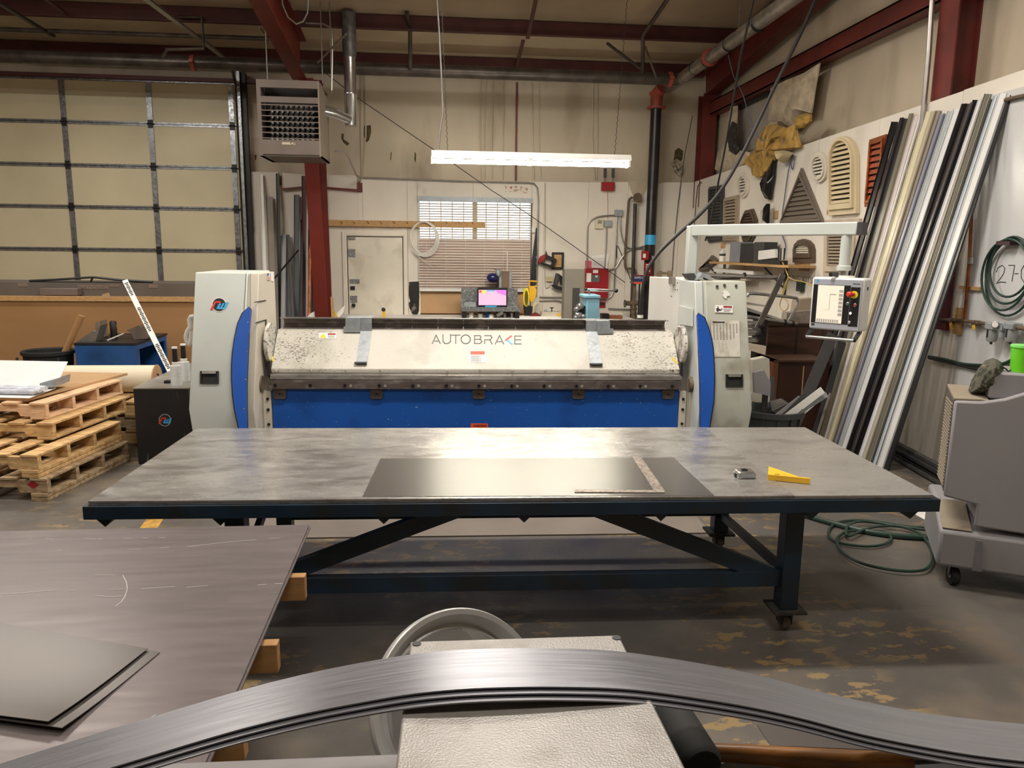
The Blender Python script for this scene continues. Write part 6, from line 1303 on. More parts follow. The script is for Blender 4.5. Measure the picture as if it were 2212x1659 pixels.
c = P(1350, 656); MB().tube([c+Vector((0, .055*math.cos(i*math.pi/8), .055*math.sin(i*math.pi/8))) for i in range(16)], .009, 6, closed=True).build('hand_wheel', M_INK, t); MB().cyl(P(1350, 656), P(1358, 656), .012, 8).build('stem', M_DUST, t)
for y in (668, 678): MB().lathe([(.045, 0), (.06, .004), (.06, .02), (.045, .024)], P(1369, y), (0, 0, 1), 16).build('coupling', M_DUST, t)
t = thing('riser_bell', 'red alarm switch box clamped to the riser', 'switch', W.at(1396, 562, 12.5)); rb(1388, 542, 1402, 562, 12.42, .09, M_REDP, 'box', t, bevel=.006); rb(1389, 548, 1395, 557, 12.417, .003, M_PAPER, 'label', t); MB().lathe([(0, 0), (.03, 0), (.01, .03), (0, .03)], W.at(1407, 555, 12.45), (1, 0, 0), 12).build('knob', M_SILVER, t)
rx__ = W.at(1399, 578, 12.5).x; t = thing('riser_sign', 'red sign wrapped on the riser pipe', 'sign', W.at(1399, 592, 12.52)); rb(1392, 568, 1407, 592, 12.5, .02, M_REDP, 'plate', t); 
for k in range(4): rb(1395, 571+k*4.5, 1404, 573+k*4.5, 12.497, .003, M_PAPER, 'sign_text_line', t)
t = thing('advert_sign', 'blue and red sign lettered RAPID-FI behind the white cabinet', 'sign', W.at(1381, 612, 12.3)); rb(1369, 596, 1393, 613, 12.3, .01, mat('sign navy', (30, 50, 100), .5), 'plate', t); rb(1369, 609, 1393, 613, 12.297, .003, M_ORANGE, 'lower_band', t)
a = W.at(1371, 602, 12.296); b = W.at(1391, 597.5, 12.296); tline('RAPID-FI', b.z-a.z, W, a.x, b.x, a.z, 12.296, M_WHITE, t)
rb(1369, 594, 1412, 596, 12.3, .02, M_REDP, 'top_bar', t); rb(1379, 612, 1382, 690, 12.315, .02, M_DARK, 'sign_post', t, zfloor=0)
t = thing('cable_connector', 'white and black plug at the end of the thick cable', 'plug', (W.at(1383, 690, 7.8).x, 7.8, W.at(1383, 692, 7.8).z)); c = W.at(1383, 690, 7.8); MB().lathe([(0, -.05), (.03, -.05), (.03, .015), (0, .015)], c, (0, 0, 1), 16).build('black_body', M_INK, t); MB().lathe([(0, 0), (.032, 0), (.03, .03), (0, .03)], c+Vector((0, 0, .016)), (0, 0, 1), 16).build('white_collar', M_WHITE, t); MB().cyl(c-Vector((0, 0, .05)), (c.x, 7.8, 0), .018, 8).build('tail_cable', M_CABLE, t)
t = thing('brass_linkage', 'dusty brown linkage on top of the electrical cabinet', 'linkage', W.at(1435, 596, 7.2))
zl_ = W.at(1435, 597, 6.8).z; 
m = MB(); m.cyl(W.at(1418, 590, 6.8), W.at(1452, 590, 6.8), .012, 8); m.build('rod', M_DUST, t)
for x in (1424, 1447): a = W.at(x, 598, 6.8); MB().box((a.x-.02, 6.78, a.z-.02), (a.x+.02, 6.82, a.z+.055)).build('block', M_DUST, t)
# light blue machine between grey cabinet and panel
Yl = 9.2
t = thing('light_blue_machine', 'light blue bench machine with silver gears behind the folding machine', 'machine', (W.at(1280, 690, Yl).x, Yl+.15, 0))
M_LB = mat('faded light blue', (132, 180, 200), .45, 0, .1, 3)
rb(1267, 641, 1295, 700, Yl, .35, M_LB, 'column', t, zfloor=0, bevel=.012); rb(1263, 638, 1298, 645, Yl-.02, .38, M_LB, 'cap', t, bevel=.01)
for (x, y, r) in ((1253, 662, .045), (1246, 668, .035), (1250, 682, .05), (1260, 684, .035), (1244, 686, .03)):
    MB().lathe([(0, -.03), (r*.6, -.03), (r, -.01), (r, .01), (r*.7, .03), (0, .04)], W.at(x, y, Yl+.05), (0, -1, .1), 16).build('gear', M_SILVER, t)
MB().box((W.at(1246, 700, Yl).x, Yl+.08, 0), (W.at(1268, 700, Yl).x, Yl+.25, W.at(1250, 662, Yl).z)).build('gear_bracket', M_DARK, t)
c = W.at(1272, 626, Yl+.1); MB().cyl(W.at(1273, 641, Yl+.1), c, .014, 10).build('lever_post', M_SILVER, t); MB().cyl(W.at(1266, 625, Yl+.1), W.at(1330, 628, Yl+.1), .013, 10).build('lever', M_SILVER, t); MB().ball(W.at(1331, 628, Yl+.1), .026, 12).build('lever_ball', M_INK, t); MB().ball(W.at(1266, 625, Yl+.1), .02, 12).build('lever_end', M_INK, t)
t = rb(1300, 678, 1316, 690, 11.8, .15, M_BLACK, 'black_case', None, 'black tool case low behind the light blue machine', 'case', zfloor=0.0)
t = rb(1316, 682, 1345, 690, 11.9, .15, mat('brown box', (140, 84, 50), .6), 'brown_box', None, 'brown wooden box low left of the valves', 'box', zfloor=0.0)
# ------------------------------------------------------------------ gable vents hung on the right wall
XW = XR-.004
def sp_(x, y, X=XW): return W.side(x, y, X)
def poly_span(poly, z):
    ys_ = []
    n = len(poly)
    for i in range(n):
        a, b = poly[i], poly[(i+1) % n]
        if (a[1]-z)*(b[1]-z) < 0: ys_.append(a[0]+(b[0]-a[0])*(z-a[1])/(b[1]-a[1]))
    return (min(ys_), max(ys_)) if len(ys_) > 1 else None
def vent(label, pts, mt, slat_mt, n, fr=.055, deep=.05, back=None, nm='gable_vent', group='gable vents hung on the right wall'):
    P3 = [sp_(*p) for p in pts]; poly = [(p.y, p.z) for p in P3]
    cy_ = sum(p[0] for p in poly)/len(poly); cz_ = sum(p[1] for p in poly)/len(poly)
    hy = (max(p[0] for p in poly)-min(p[0] for p in poly))/2; hz_ = (max(p[1] for p in poly)-min(p[1] for p in poly))/2
    ky = max(.3, 1-fr/hy); kz = max(.3, 1-fr/hz_)
    inner = [(cy_+(a-cy_)*ky, cz_+(b-cz_)*kz) for a, b in poly]
    mid = [(cy_+(a-cy_)*(1+ky)/2, cz_+(b-cz_)*(1+kz)/2) for a, b in poly]
    t = thing(nm, label, 'gable vent', (XW, cy_, min(p[1] for p in poly)), group)
    MB().ring([(XW, a, b) for a, b in poly], [(XW, a, b) for a, b in inner], (-deep*.6, 0, 0)).build('frame', mt, t)
    MB().ring([(XW-deep*.6, a, b) for a, b in mid], [(XW-deep*.6, a, b) for a, b in inner], (-deep*.4, 0, 0)).build('frame_bead', mt, t)
    z0, z1 = min(p[1] for p in inner), max(p[1] for p in inner); m = MB()
    for i in range(n):
        z = z0+(z1-z0)*(i+.5)/n; s_ = poly_span(inner, z)
        if not s_: continue
        h = (z1-z0)/n*.36; a, b = s_
        m.hexa([(XW-deep*.75, a, z-h), (XW-deep*.75, b, z-h), (XW-deep*.70, b, z-h), (XW-deep*.70, a, z-h), (XW-deep*.35, a, z+h), (XW-deep*.35, b, z+h), (XW-deep*.30, b, z+h), (XW-deep*.30, a, z+h)])
    m.build('slats', slat_mt, t)
    if back is not None: MB().prism([(XW-.002, a, b) for a, b in inner], (-.002, 0, 0)).build('mesh_backing', back, t)
    return t
M_VB = mat('dark vent mesh', (84, 76, 68), .8, 0, .05, 5)  # dark brown-grey sheet behind the vent slats
def arch(xl, xr, yt, yb, ybl=None, n=8, pk=0.0, ysp=None):
    """outline of an arched vent: springs at ysp"""
    xm_ = (xl+xr)/2; out = [(xl, yb if ybl is None else ybl), ]
    for i in range(n+1):
        t = math.pi*i/n; out.append((xm_-(xm_-xl)*math.cos(t), ysp-(ysp-yt)*math.sin(t)))
    out.append((xr, yb)); return out
def ell(cx, cy, rx, ry, n=16): return [(cx+rx*math.cos(i*2*math.pi/n), cy-ry*math.sin(i*2*math.pi/n)) for i in range(n)]
vent('dark charcoal rectangular louvre vent, farthest on the right wall', [(1535, 404), (1566, 399), (1564, 521), (1533, 524)], M_CHAR, M_CHAR, 16, back=M_VB)
vent('grey-beige rectangular louvre vent beside the charcoal one', [(1568, 428), (1598, 421), (1596, 524), (1566, 524)], M_VENTK, M_VENTK, 12, back=M_VB)
vent('small white oval louvre vent, the farther of the two round ones high up', ell(1608.5, 400, 11.5, 27), M_VENTW, M_VENTW, 6, back=M_VB)
vent('brown long octagonal louvre vent partly behind the swing arm', [(1613, 455), (1629, 451), (1638, 475), (1636, 505), (1625, 525), (1610, 525), (1604, 500), (1604, 478)], M_VENTB, M_VENTB, 9, back=M_VB)
vent('white oval louvre vent half behind the black plastic', ell(1658, 466, 11.5, 24), M_VENTW, M_VENTW, 6, back=M_VB)
vent('big dark taupe triangular louvre vent', [(1735, 363), (1783, 482), (1688, 486)], M_VENTT, M_VENTT, 9, fr=.08, back=M_VENTT)
vent('cream oval louvre vent left of the tall arched one', ell(1773.5, 361, 17, 33), M_VENTW, M_VENTW, 6, back=M_VB)
vent('tall cream arched louvre vent with moulded frame', arch(1797, 1857, 294, 461, 466, ysp=345), M_VENTC, M_VENTC, 13, fr=.08, deep=.07, back=M_VB)
vent('copper rectangular louvre vent behind the leaning trims', [(1884, 302), (1920, 290), (1912, 438), (1873, 447)], M_COPPER, mat('copper slats', (172, 92, 66), .5, .3, .08, 9), 9, fr=.06, back=M_VB)
vent('small brown arched louvre vent under the swing arm', arch(1717, 1762, 516, 567, ysp=540, n=6), M_VENTB, M_VENTW, 4, fr=.09)
vent('large tan rectangular louvre vent behind the panel tube', [(1786, 476), (1862, 472), (1858, 600), (1783, 598)], mat('pale tan vent', (196, 180, 160), .5), M_VENTK, 11, fr=.12, back=M_VB)
vent('taupe peaked louvre vent at the left end of the shelf', [(1541, 551), (1556, 562), (1530, 586), (1513, 586)], M_VENTT, M_VENTT, 5, fr=.06, back=M_VB)
for i, (q, lb) in enumerate((((1727, 569, 1748, 586), 'tan price card under the small brown arched vent'), ((1788, 439, 1796, 463), 'tan card left of the tall cream arched vent'), ((1672, 456, 1680, 473), 'tan card right of the half hidden oval vent'), ((1558, 524, 1566, 536), 'tan card below the grey-beige vent'))):
    a = sp_(q[0], q[1]); b = sp_(q[2], q[3]); tag(MB().box((XW-.004, a.y, b.z), (XW-.001, b.y, a.z)).build('price_card', M_BOARD), lb, 'card')
def wtext(s, q, parent, mt, X=XW-.003):
    a = sp_(q[0], q[3], X); b = sp_(q[2], q[1], X); o = text(s, 1.0, W, (0, 0, 0), mt, parent, 'handwriting'); me = o.data; me.transform(Matrix.Translation(Vector(WL[parent.name])))
    Xs = [v.co.x for v in me.vertices]; Zs = [v.co.z for v in me.vertices]
    for v in me.vertices: fx = (v.co.x-min(Xs))/(max(Xs)-min(Xs)); fz = (v.co.z-min(Zs))/(max(Zs)-min(Zs)); v.co = Vector((X-v.co.y*.5, a.y+(b.y-a.y)*fx, a.z+(b.z-a.z)*fz))-Vector(WL[parent.name])
wtext('SPRING KITS', (1692, 598, 1755, 607), wright, mat('pencil grey', (160, 150, 138), .7))
# torn insulation hanging over the wall's edge
Xi = XR-.06
def rag(pts, X, th, mt, nm, parent, seed=3):
    rnd = random.Random(seed); P3 = [sp_(*p, X) for p in pts]; m = MB(); c = sum(P3, Vector())/len(P3)
    cen = m.v((c.x-.05, c.y, c.z)); cb = m.v((c.x+th, c.y, c.z)); n = len(P3); R1_ = []; R2_ = []; R3_ = []
    for p in P3:
        q = c.lerp(p, .55); R1_.append(m.v((q.x-.05+rnd.uniform(-.04, .03), q.y, q.z))); R2_.append(m.v((p.x+rnd.uniform(-.015, .015), p.y, p.z))); R3_.append(m.v((p.x+th*.6, p.y, p.z)))
    for i in range(n):
        j = (i+1) % n; m.face([cen, R1_[i], R1_[j]]); m.face([R1_[i], R2_[i], R2_[j], R1_[j]]); m.face([R2_[i], R3_[i], R3_[j], R2_[j]]); m.face([cb, R3_[j], R3_[i]])
    return m.build(nm, mt, parent)
M_VINYL = mat('torn vinyl', (196, 182, 158), .5, 0, .12, 6, col2=(160, 144, 116), thr=.62, soft=.12)
ti = thing('torn_insulation', 'torn yellow insulation and vinyl hanging over the right wall edge', 'insulation', (Xi, 9.5, 2.9))
rag([(1640, 292), (1652, 272), (1668, 268), (1700, 276), (1716, 268), (1722, 300), (1728, 318), (1708, 324), (1685, 322), (1668, 352), (1650, 378), (1640, 384), (1626, 378), (1620, 362), (1607, 352), (1612, 338), (1630, 325), (1634, 305)], Xi, .05, M_INSUL, 'fibreglass', ti, 5)
rag([(1722, 262), (1736, 244), (1750, 246), (1750, 262), (1735, 276), (1722, 278)], Xi, .04, M_INSUL, 'fibreglass', ti, 8)
rag([(1664, 190), (1700, 172), (1735, 158), (1770, 136), (1760, 190), (1752, 244), (1736, 246), (1722, 262), (1714, 276), (1700, 272), (1690, 262), (1676, 262), (1660, 264)], XR+.12, .03, M_VINYL, 'vinyl_flap', ti, 11)
rag([(1578, 230), (1592, 228), (1590, 275), (1580, 330), (1605, 336), (1622, 330), (1610, 352), (1590, 366), (1560, 372), (1542, 366), (1548, 330), (1572, 300)], XR+.14, .03, M_VINYL, 'vinyl_edge', ti, 13)
rag([(1580, 262), (1590, 268), (1588, 300), (1600, 320), (1590, 336), (1576, 326), (1572, 300)], XR+.08, .03, M_DEBRIS, 'sooty_edge', ti, 17)
rag([(1672, 323), (1690, 324), (1712, 330), (1700, 345), (1690, 352), (1680, 336)], Xi-.02, .02, mat('pale vinyl lining', (206, 190, 150), .5), 'curled_vinyl', ti, 19)
rag([(1655, 360), (1672, 344), (1670, 382), (1665, 410), (1663, 432), (1652, 428), (1650, 400)], XW-.05, .04, mat('shiny black plastic', (24, 24, 26), .15), 'black_plastic', ti, 23)
t = rag([(1656, 440), (1662, 440), (1660, 482), (1655, 484)], XW-.09, .02, MATS['shiny black plastic'], 'black_tail', ti, 29)
pipe('hanging_cord', 'thin blue cord looping down the right wall past the triangular vent', smooth([sp_(*p, XW-.02) for p in ((1712, 334), (1716, 345), (1712, 366), (1708, 350), (1711, 336), (1703, 370), (1695, 425), (1688, 480), (1690, 508), (1697, 530), (1694, 560))], 4), .006, mat('slate blue cord', (70, 84, 120), .5), 'cord')
pipe('hanging_cord', 'black cord down the corner of the right wall', [sp_(*p, XW-.02) for p in ((1515, 393), (1507, 402), (1503, 440), (1500, 480), (1498, 560))], .007, M_CABLE, 'cord')
pipe('hanging_cord', 'dark cord down the right end of the back wall', [W.at(*p, YB-.02) for p in ((1496, 250), (1478, 340), (1465, 440), (1455, 540), (1452, 590))], .006, M_CABLE, 'cord')
# ------------------------------------------------------------------ shelf with printer boxes
def sidebox(q, X0, X1, mt, nm, parent=None, bevel=0, z0=None):
    """box whose front-left face lies on x = X0 between picture corners q"""
    a = sp_(q[0], (q[1]+q[3])/2, X0); b = sp_(q[2], (q[1]+q[3])/2, X0); zt_ = sp_((q[0]+q[2])/2, q[1], X0).z; zb_ = sp_((q[0]+q[2])/2, q[3], X0).z if z0 is None else z0
    return MB().box((X0, a.y, zb_), (X1, b.y, zt_)).build(nm, mt, parent, bevel=bevel)
Xs = XR-.33; zsf = sp_(1620, 569, Xs).z
sh = thing('wall_shelf', 'wooden shelf with electronics on the right wall', 'shelf', (XR-.16, 9.8, zsf))
ya = sp_(1532, 570, Xs).y; yb8 = sp_(1704, 565, Xs).y
MB().box((Xs, yb8, zsf-.03), (XR-.003, ya, zsf)).build('plank', M_BOARD, sh)
for px in (1535, 1662): y = sp_(px, 580, Xs+.1).y; MB().box((XR-.03, y-.02, zsf-.4), (XR-.003, y+.02, zsf-.031)).beam((Xs+.04, y, zsf-.045), (XR-.02, y, zsf-.3), .02, .02).build('bracket', M_CHAR, sh)
def sbox(q, X0, X1, mt, nm, label, cat, bevel=.005):
    o = sidebox(q, X0, X1, mt, nm, bevel=bevel, z0=zsf+.001); return tag(o, label, cat)
a = sp_(1560, 560, XR-.2); t = thing('spray_can', 'white spray can with green band at the left on the shelf', 'can', (XR-.2, a.y, zsf)); h = sp_(1561, 540, XR-.2).z-zsf
MB().lathe([(0, 0), (.045, 0), (.045, h*.8), (.02, h*.9), (0, h*.9)], (XR-.2, a.y, zsf+.001), seg=16).build('body', M_WHITE, t); MB().lathe([(.0455, 0), (.0455, h*.18)], (XR-.2, a.y, zsf+h*.5), seg=16).build('green_band', M_GRNHOSE, t); MB().lathe([(0, 0), (.022, 0), (.018, h*.1), (0, h*.1)], (XR-.2, a.y, zsf+.001+h*.9), seg=12).build('cap', M_WHITE, t)
sbox((1576, 523, 1598, 567), Xs+.1, XR-.05, mat('grey speaker', (128, 130, 138), .5), 'metal_cabinet', 'light grey boxy unit on the shelf beside the spray can', 'box')
sbox((1598.6, 526, 1627, 567), Xs+.1, XR-.05, M_BLACK, 'black_unit', 'black boxy unit in the middle of the shelf', 'box')
sbox((1627.6, 523, 1649, 566), Xs+.1, XR-.05, M_CHAR, 'charcoal_unit', 'charcoal boxy unit on the shelf right of the black one', 'box')
t = thing('wifi_router', 'white router with black antennas at the right of the shelf', 'router', (XR-.2, sp_(1665, 566, XR-.2).y, zsf))
sidebox((1637, 562, 1686, 567), Xs+.005, Xs+.095, M_BLACK, 'base', t, z0=zsf+.001); 
a = sp_(1638, 550, XR-.2); b = sp_(1673, 548, XR-.2); MB().prism([sp_(*p, Xs+.03) for p in ((1638, 542), (1673, 538), (1675, 557), (1637, 562))], (.04, 0, 0)).build('white_body', M_WHITE, t, bevel=.004)
for px in (1681, 1686, 1693): MB().cyl(sp_(px, 562, Xs+.06), sp_(px+1.5, 536, Xs+.06), .008, 6).build('antenna', M_INK, t)
tag(MB().tube(smooth([sp_(*p, XR-.3) for p in ((1688, 562), (1694, 575), (1700, 590), (1703, 600), (1696, 612), (1690, 640), (1700, 650), (1702, 665), (1692, 672), (1684, 660), (1690, 640), (1697, 620), (1702, 600), (1715, 605), (1740, 610), (1755, 618))], 3), .007, 5).build('yellow_cord', mat('dull yellow cord', (186, 160, 90), .5)), 'tangled yellow cord hanging from the shelf end', 'cord')
sidebox((1542, 573, 1628, 581), XR-.25, XR-.1, M_WHITE, 'white_channel'); o = bpy.data.objects['white_channel']; tag(o, 'white metal channel hung just under the shelf', 'channel'); o.location.z = zsf-.15
sidebox((1535, 580, 1612, 586), XR-.2, XR-.12, mat('cream roll', (200, 188, 166), .6), 'cream_channel'); o = bpy.data.objects['cream_channel']; tag(o, 'cream roll lying below the white channel under the shelf', 'roll'); o.location.z = zsf-.24
a = sp_(1729, 606, XW); b = sp_(1738, 630, XW); t = thing('wall_gauge', 'small dark green meter on the wall left of the control panel', 'meter', (XW, a.y, b.z)); MB().box((XW-.05, a.y, b.z), (XW-.001, b.y, a.z)).build('body', M_GRNHOSE, t, bevel=.004); MB().box((XW-.052, a.y-.02, b.z+.03), (XW-.05, b.y+.02, a.z-.03)).build('face', M_INK, t)
# ------------------------------------------------------------------ slip roll machine
Yq = 7.5
sr = thing('slip_roll', 'silver sheet rolling machine with lever behind the right tower', 'machine', (2.95, Yq+.2, 0))
PQ = lambda x, y, Y=Yq: W.at(x, y, Y)
MB().cyl(PQ(1498, 594), PQ(1690, 600), .022, 16).build('top_rod', M_STEELL, sr)
MB().cyl(PQ(1606, 594.3), PQ(1610, 594.5), .026, 16).build('rod_band', M_DARK, sr)
MB().beam(PQ(1692, 592, Yq-.06), PQ(1634, 714, Yq-.06), .055, .02, up=(0, 1, 0)).build('lever_arm', mat('lever steel', (110, 104, 98), .35, .6, .1, 8), sr)
for p in ((1645, 703), (1638, 722)): MB().lathe([(0, 0), (.03, 0), (.03, .02), (.015, .03), (0, .03)], PQ(*p, Yq-.08), (0, -1, 0), 16).build('lever_bolt', M_DARK, sr)
for (y, r, x1_) in ((699, .04, 1638), (716, .034, 1640), (733, .03, 1650)):
    MB().cyl(PQ(1540, y-2, Yq+.05), PQ(x1_, y+3, Yq+.05), r, 20).build('roller', M_STEELL, sr)
m = MB(); m.tube(smooth([PQ(*p, Yq+.1) for p in ((1614, 642), (1617, 636), (1626, 634), (1660, 637), (1715, 643), (1724, 650), (1722, 660), (1706, 688), (1698, 694))], 4), .016, 10); m.build('bent_tube', M_SILVER, sr)
MB().cyl(PQ(1610, 684, Yq+.1), PQ(1722, 700, Yq+.1), .02, 12).build('shaft', M_STEELL, sr)
for x in (1695, 1712): MB().lathe([(.0, -.01), (.03, -.01), (.03, .01), (.0, .01)], PQ(x, 696 if x < 1700 else 699, Yq+.1), (1, 0, -.1), 16).build('shaft_collar', M_DARK, sr)
MB().box((PQ(1560, 740).x, Yq-.02, 0), (PQ(1600, 740).x, Yq+.3, PQ(1600, 690).z)).box((PQ(1500, 740).x, Yq-.02, 0), (PQ(1515, 740).x, Yq+.2, PQ(1500, 594).z)).build('stand', M_DARK, sr)
MB().box((PQ(1640, 750, Yq+.0).x, Yq-.02, 0), (PQ(1652, 750).x, Yq+.2, PQ(1645, 690).z)).build('end_post', M_DARK, sr)
for i, (pts, Y, mt, lb) in enumerate((([(1612, 652), (1655, 660), (1655, 663), (1612, 658)], 7.75, M_WHITE, 'upper white sheet strip behind the lever arm'), ([(1612, 664), (1700, 692), (1700, 696), (1612, 670)], 7.85, M_WHITE, 'lower white sheet strip slanting behind the lever arm'), ([(1615, 672), (1690, 694), (1660, 696), (1615, 684)], 7.9, M_INK, 'dark sheet offcut between strips behind the lever arm'),
    ([(1610, 742), (1655, 748), (1653, 767), (1610, 754)], 7.4, mat('cream board', (206, 192, 170), .6), 'cream board end under the rollers'), ([(1700, 676), (1757, 670), (1757, 698), (1712, 700), (1698, 694)], 7.9, mat('grey sack', (138, 128, 118), .9, 0, .1, 20), 'grey ribbed sack on the dark brown cabinet'), ([(1722, 648), (1758, 644), (1758, 672), (1718, 674)], 8.0, M_VENTK, 'tan louvred panel lying above the grey sack'))):
    o = MB().prism([W.at(*p, Y) for p in pts], (0, .12, 0)).build(('sheet_strip', 'sheet_strip', 'sheet_offcut', 'cream_board', 'grey_sack', 'louvred_panel')[i], mt); tag(o, lb, ('strip', 'strip', 'offcut', 'board', 'sack', 'panel')[i])
# dark cabinets
Yk = 7.85
t = thing('brown_cabinet', 'dark brown wooden cabinet behind the control panel', 'cabinet', (PQ(1720, 780, Yk).x, Yk+.3, 0))
x0_, x1k = W.at(1657, 740, Yk).x, W.at(1820, 740, Yk).x; zt_k = W.at(1740, 703, Yk).z
MB().box((x0_, Yk, 0), (x1k-.1, Yk+.34, zt_k)).build('body', M_BROWNW, t, bevel=.004)
MB().box((x0_-.02, Yk-.02, zt_k), (x1k-.1, Yk+.35, zt_k+.02)).build('top', M_BROWNW, t)
for px in (1720, 1776): x = W.at(px, 740, Yk).x; MB().box((x-.006, Yk-.004, .45), (x+.006, Yk-.0, zt_k-.03)).build('panel_groove', M_INK, t)
Yk2 = 7.0; t = thing('brown_cabinet', 'lower reddish-brown open cabinet in front of the taller brown one', 'cabinet', (W.at(1720, 830, Yk2).x, Yk2+.2, 0))
x0_, x1k = W.at(1668, 830, Yk2).x, W.at(1790, 830, Yk2).x; zk2 = W.at(1720, 778, Yk2).z
M_REDW = mat('reddish brown wood', (58, 30, 22), .4, 0, .15, 4)
MB().box((x0_, Yk2, 0), (x0_+.05, Yk2+.4, zk2)).build('left_post', mat('worn brown edge', (98, 58, 38), .5, 0, .1, 5), t); MB().box((x0_+.05, Yk2+.02, 0), (x1k, Yk2+.4, zk2-.02)).build('door', M_REDW, t); MB().box((x0_, Yk2-.005, zk2-.0195), (x1k, Yk2+.4, zk2)).build('top', M_BROWNW, t)
x = W.at(1735, 830, Yk2).x; MB().box((x-.004, Yk2+.012, .1), (x+.004, Yk2+.0199, zk2-.06)).build('door_gap', M_BOARD, t)
# bin of offcuts
Yb_ = 5.95; c = W.at(1688, 893, Yb_); rb_ = .27
t = thing('scrap_bin', 'round dark grey plastic bin full of metal offcuts', 'bin', (c.x, Yb_+.2, 0)); by = Yb_+.2
M_BIN = mat('grey bin plastic', (70, 72, 76), .5, 0, .05, 5)
MB().lathe([(0, 0), (rb_*.78, 0), (rb_*.93, c.z-.05), (rb_, c.z-.045), (rb_, c.z), (rb_*.94, c.z+.004), (rb_*.9, c.z-.02), (rb_*.75, .03), (0, .03)], (c.x, by, 0), seg=40).build('tub', M_BIN, t)
for a_ in (-2.2, -1.75, -1.3, -.9): MB().beam((c.x+rb_*.8*math.cos(a_), by+rb_*.8*math.sin(a_), .02), (c.x+rb_*.95*math.cos(a_), by+rb_*.95*math.sin(a_), c.z-.05), .014, .02).build('rib', M_BIN, t)
for i, (a, b, w_, mt, lb) in enumerate((((1710, 893), (1777, 842), 16, M_WHITE, 'white offcut strip standing out of the scrap bin'), ((1722, 893), (1786, 852), 12, M_GALVM, 'pale grey offcut strip at the right of the scrap bin'), ((1703, 890), (1740, 852), 12, M_CHAR, 'charcoal offcut strip in the scrap bin left of the white one'), ((1690, 888), (1728, 858), 9, M_GREYP, 'grey offcut strip in the middle of the scrap bin'), ((1650, 890), (1654, 838), 14, M_DARK, 'dark upright offcut at the left of the scrap bin'), ((1668, 892), (1668, 812), 10, M_CHAR, 'tall dark offcut standing in the scrap bin'), ((1736, 893), (1772, 862), 5, M_WHITE, 'thin white offcut strip at the right edge of the scrap bin'))):
    pa = W.at(*a, by-.05+.03*i); pb = W.at(*b, by-.02+.04*i); d_ = (pb-pa); pa = pa-d_*.5
    if pa.z < .04: pa = pb+(pa-pb)*((pb.z-.04)/(pb.z-pa.z))
    tag(MB().beam(pa, pb, w_/275, .01, up=(0, -1, .3)).build('offcut_strip', mt), lb, 'offcut')
for i, (pts, mt, lb) in enumerate((([(1628, 805), (1650, 800), (1665, 826), (1664, 856), (1630, 848)], M_GREYP, 'light grey cut sheet behind the scrap bin next to the tower'), ([(1664, 868), (1690, 862), (1712, 876), (1700, 890), (1690, 884), (1680, 892), (1668, 890)], M_STEELL, 'crumpled bright offcuts on top of the scrap bin'), ([(1628, 868), (1645, 872), (1644, 888), (1628, 886)], mat('slate offcut', (92, 98, 100), .5), 'slate offcut at the left rim of the scrap bin'))):
    pq = [W.at(*p, by+.02+.06*i) for p in pts]
    if i == 0: lo_z = min(p.z for p in pq); pq = [Vector((p.x, p.y, p.z)) for p in pq]
    tag(MB().prism(pq, (0, .03, 0)).build('sheet_offcut', mt), lb, 'offcut')
o = MB(); q = [W.at(*p, 6.6) for p in ((1625, 778), (1655, 772), (1662, 775), (1664, 850), (1625, 850))]; o.prism([(p.x, p.y, max(0.0, p.z)) for p in q], (0, .1, 0)); 
o.box((q[0].x, 6.6, 0), (q[3].x, 6.7, q[3].z)); tag(o.build('plastic_tub', mat('off white tub', (186, 180, 166), .6)), 'off-white tall tub between the tower and the brown cabinet', 'tub')
# ------------------------------------------------------------------ long trims leaning on the right wall
tmap = [(1928, 1738), (1975, 1784), (2000, 1795), (2061, 1829), (2105, 1862), (2129, 1893), (2161, 1921), (2176, 1934), (2190, 1956)]
def tm_(x):
    for (a, b), (c_, d_) in zip(tmap, tmap[1:]):
        if a <= x <= c_: return b+(d_-b)*(x-a)/(c_-a)
    return tmap[-1][1]
def trim(xa_, xb_, yt, mt, label, dx=0.0, lip=1, yb2=None, xf=3.72):
    X = XW-.012-dx; F_ = []; tops_ = []
    for x in (xa_, xb_):
        tp = W.side(x, yt, X); r1 = ray(x, yt); r2 = ray(tm_(x), 930); n_ = r1.cross(r2)     # foot on the floor line x = xf
        y = -(n_.x*(xf-dx)+n_.z*(0-CAMZ))/n_.y; F_.append(Vector((xf-dx, y, 0))); tops_.append(tp)
    up = tops_[0]-F_[0]; sd = F_[1]-F_[0]; n_ = up.cross(sd).normalized()
    if n_.x > 0: n_ = -n_
    m = MB(); m.prism([F_[0], F_[1], tops_[1], tops_[0]], -n_*.0025)
    for k in range(2):
        s_ = (F_[1-k]-F_[k]).normalized()*.003; e_ = n_*(.011 if (lip >> k) & 1 else -.014)
        m.prism([F_[k], F_[k]+s_, tops_[k]+s_, tops_[k]], e_)
    if lip & 4:
        for fr in (.35, .62):
            a_ = F_[0].lerp(F_[1], fr); b_ = tops_[0].lerp(tops_[1], fr); s_ = (F_[1]-F_[0])*.06; m.prism([a_+n_*.0005, a_+s_+n_*.0005, b_+s_+n_*.0005, b_+n_*.0005], n_*.004)
    o = m.build('leaning_trim', mt)
    if lip is not None: o['group'] = 'painted metal trims leaning on the right wall'
    return tag(o, label, 'trim')
C_ = lambda n, c: mat('trim '+n, c, .32, 0, .02, 2)
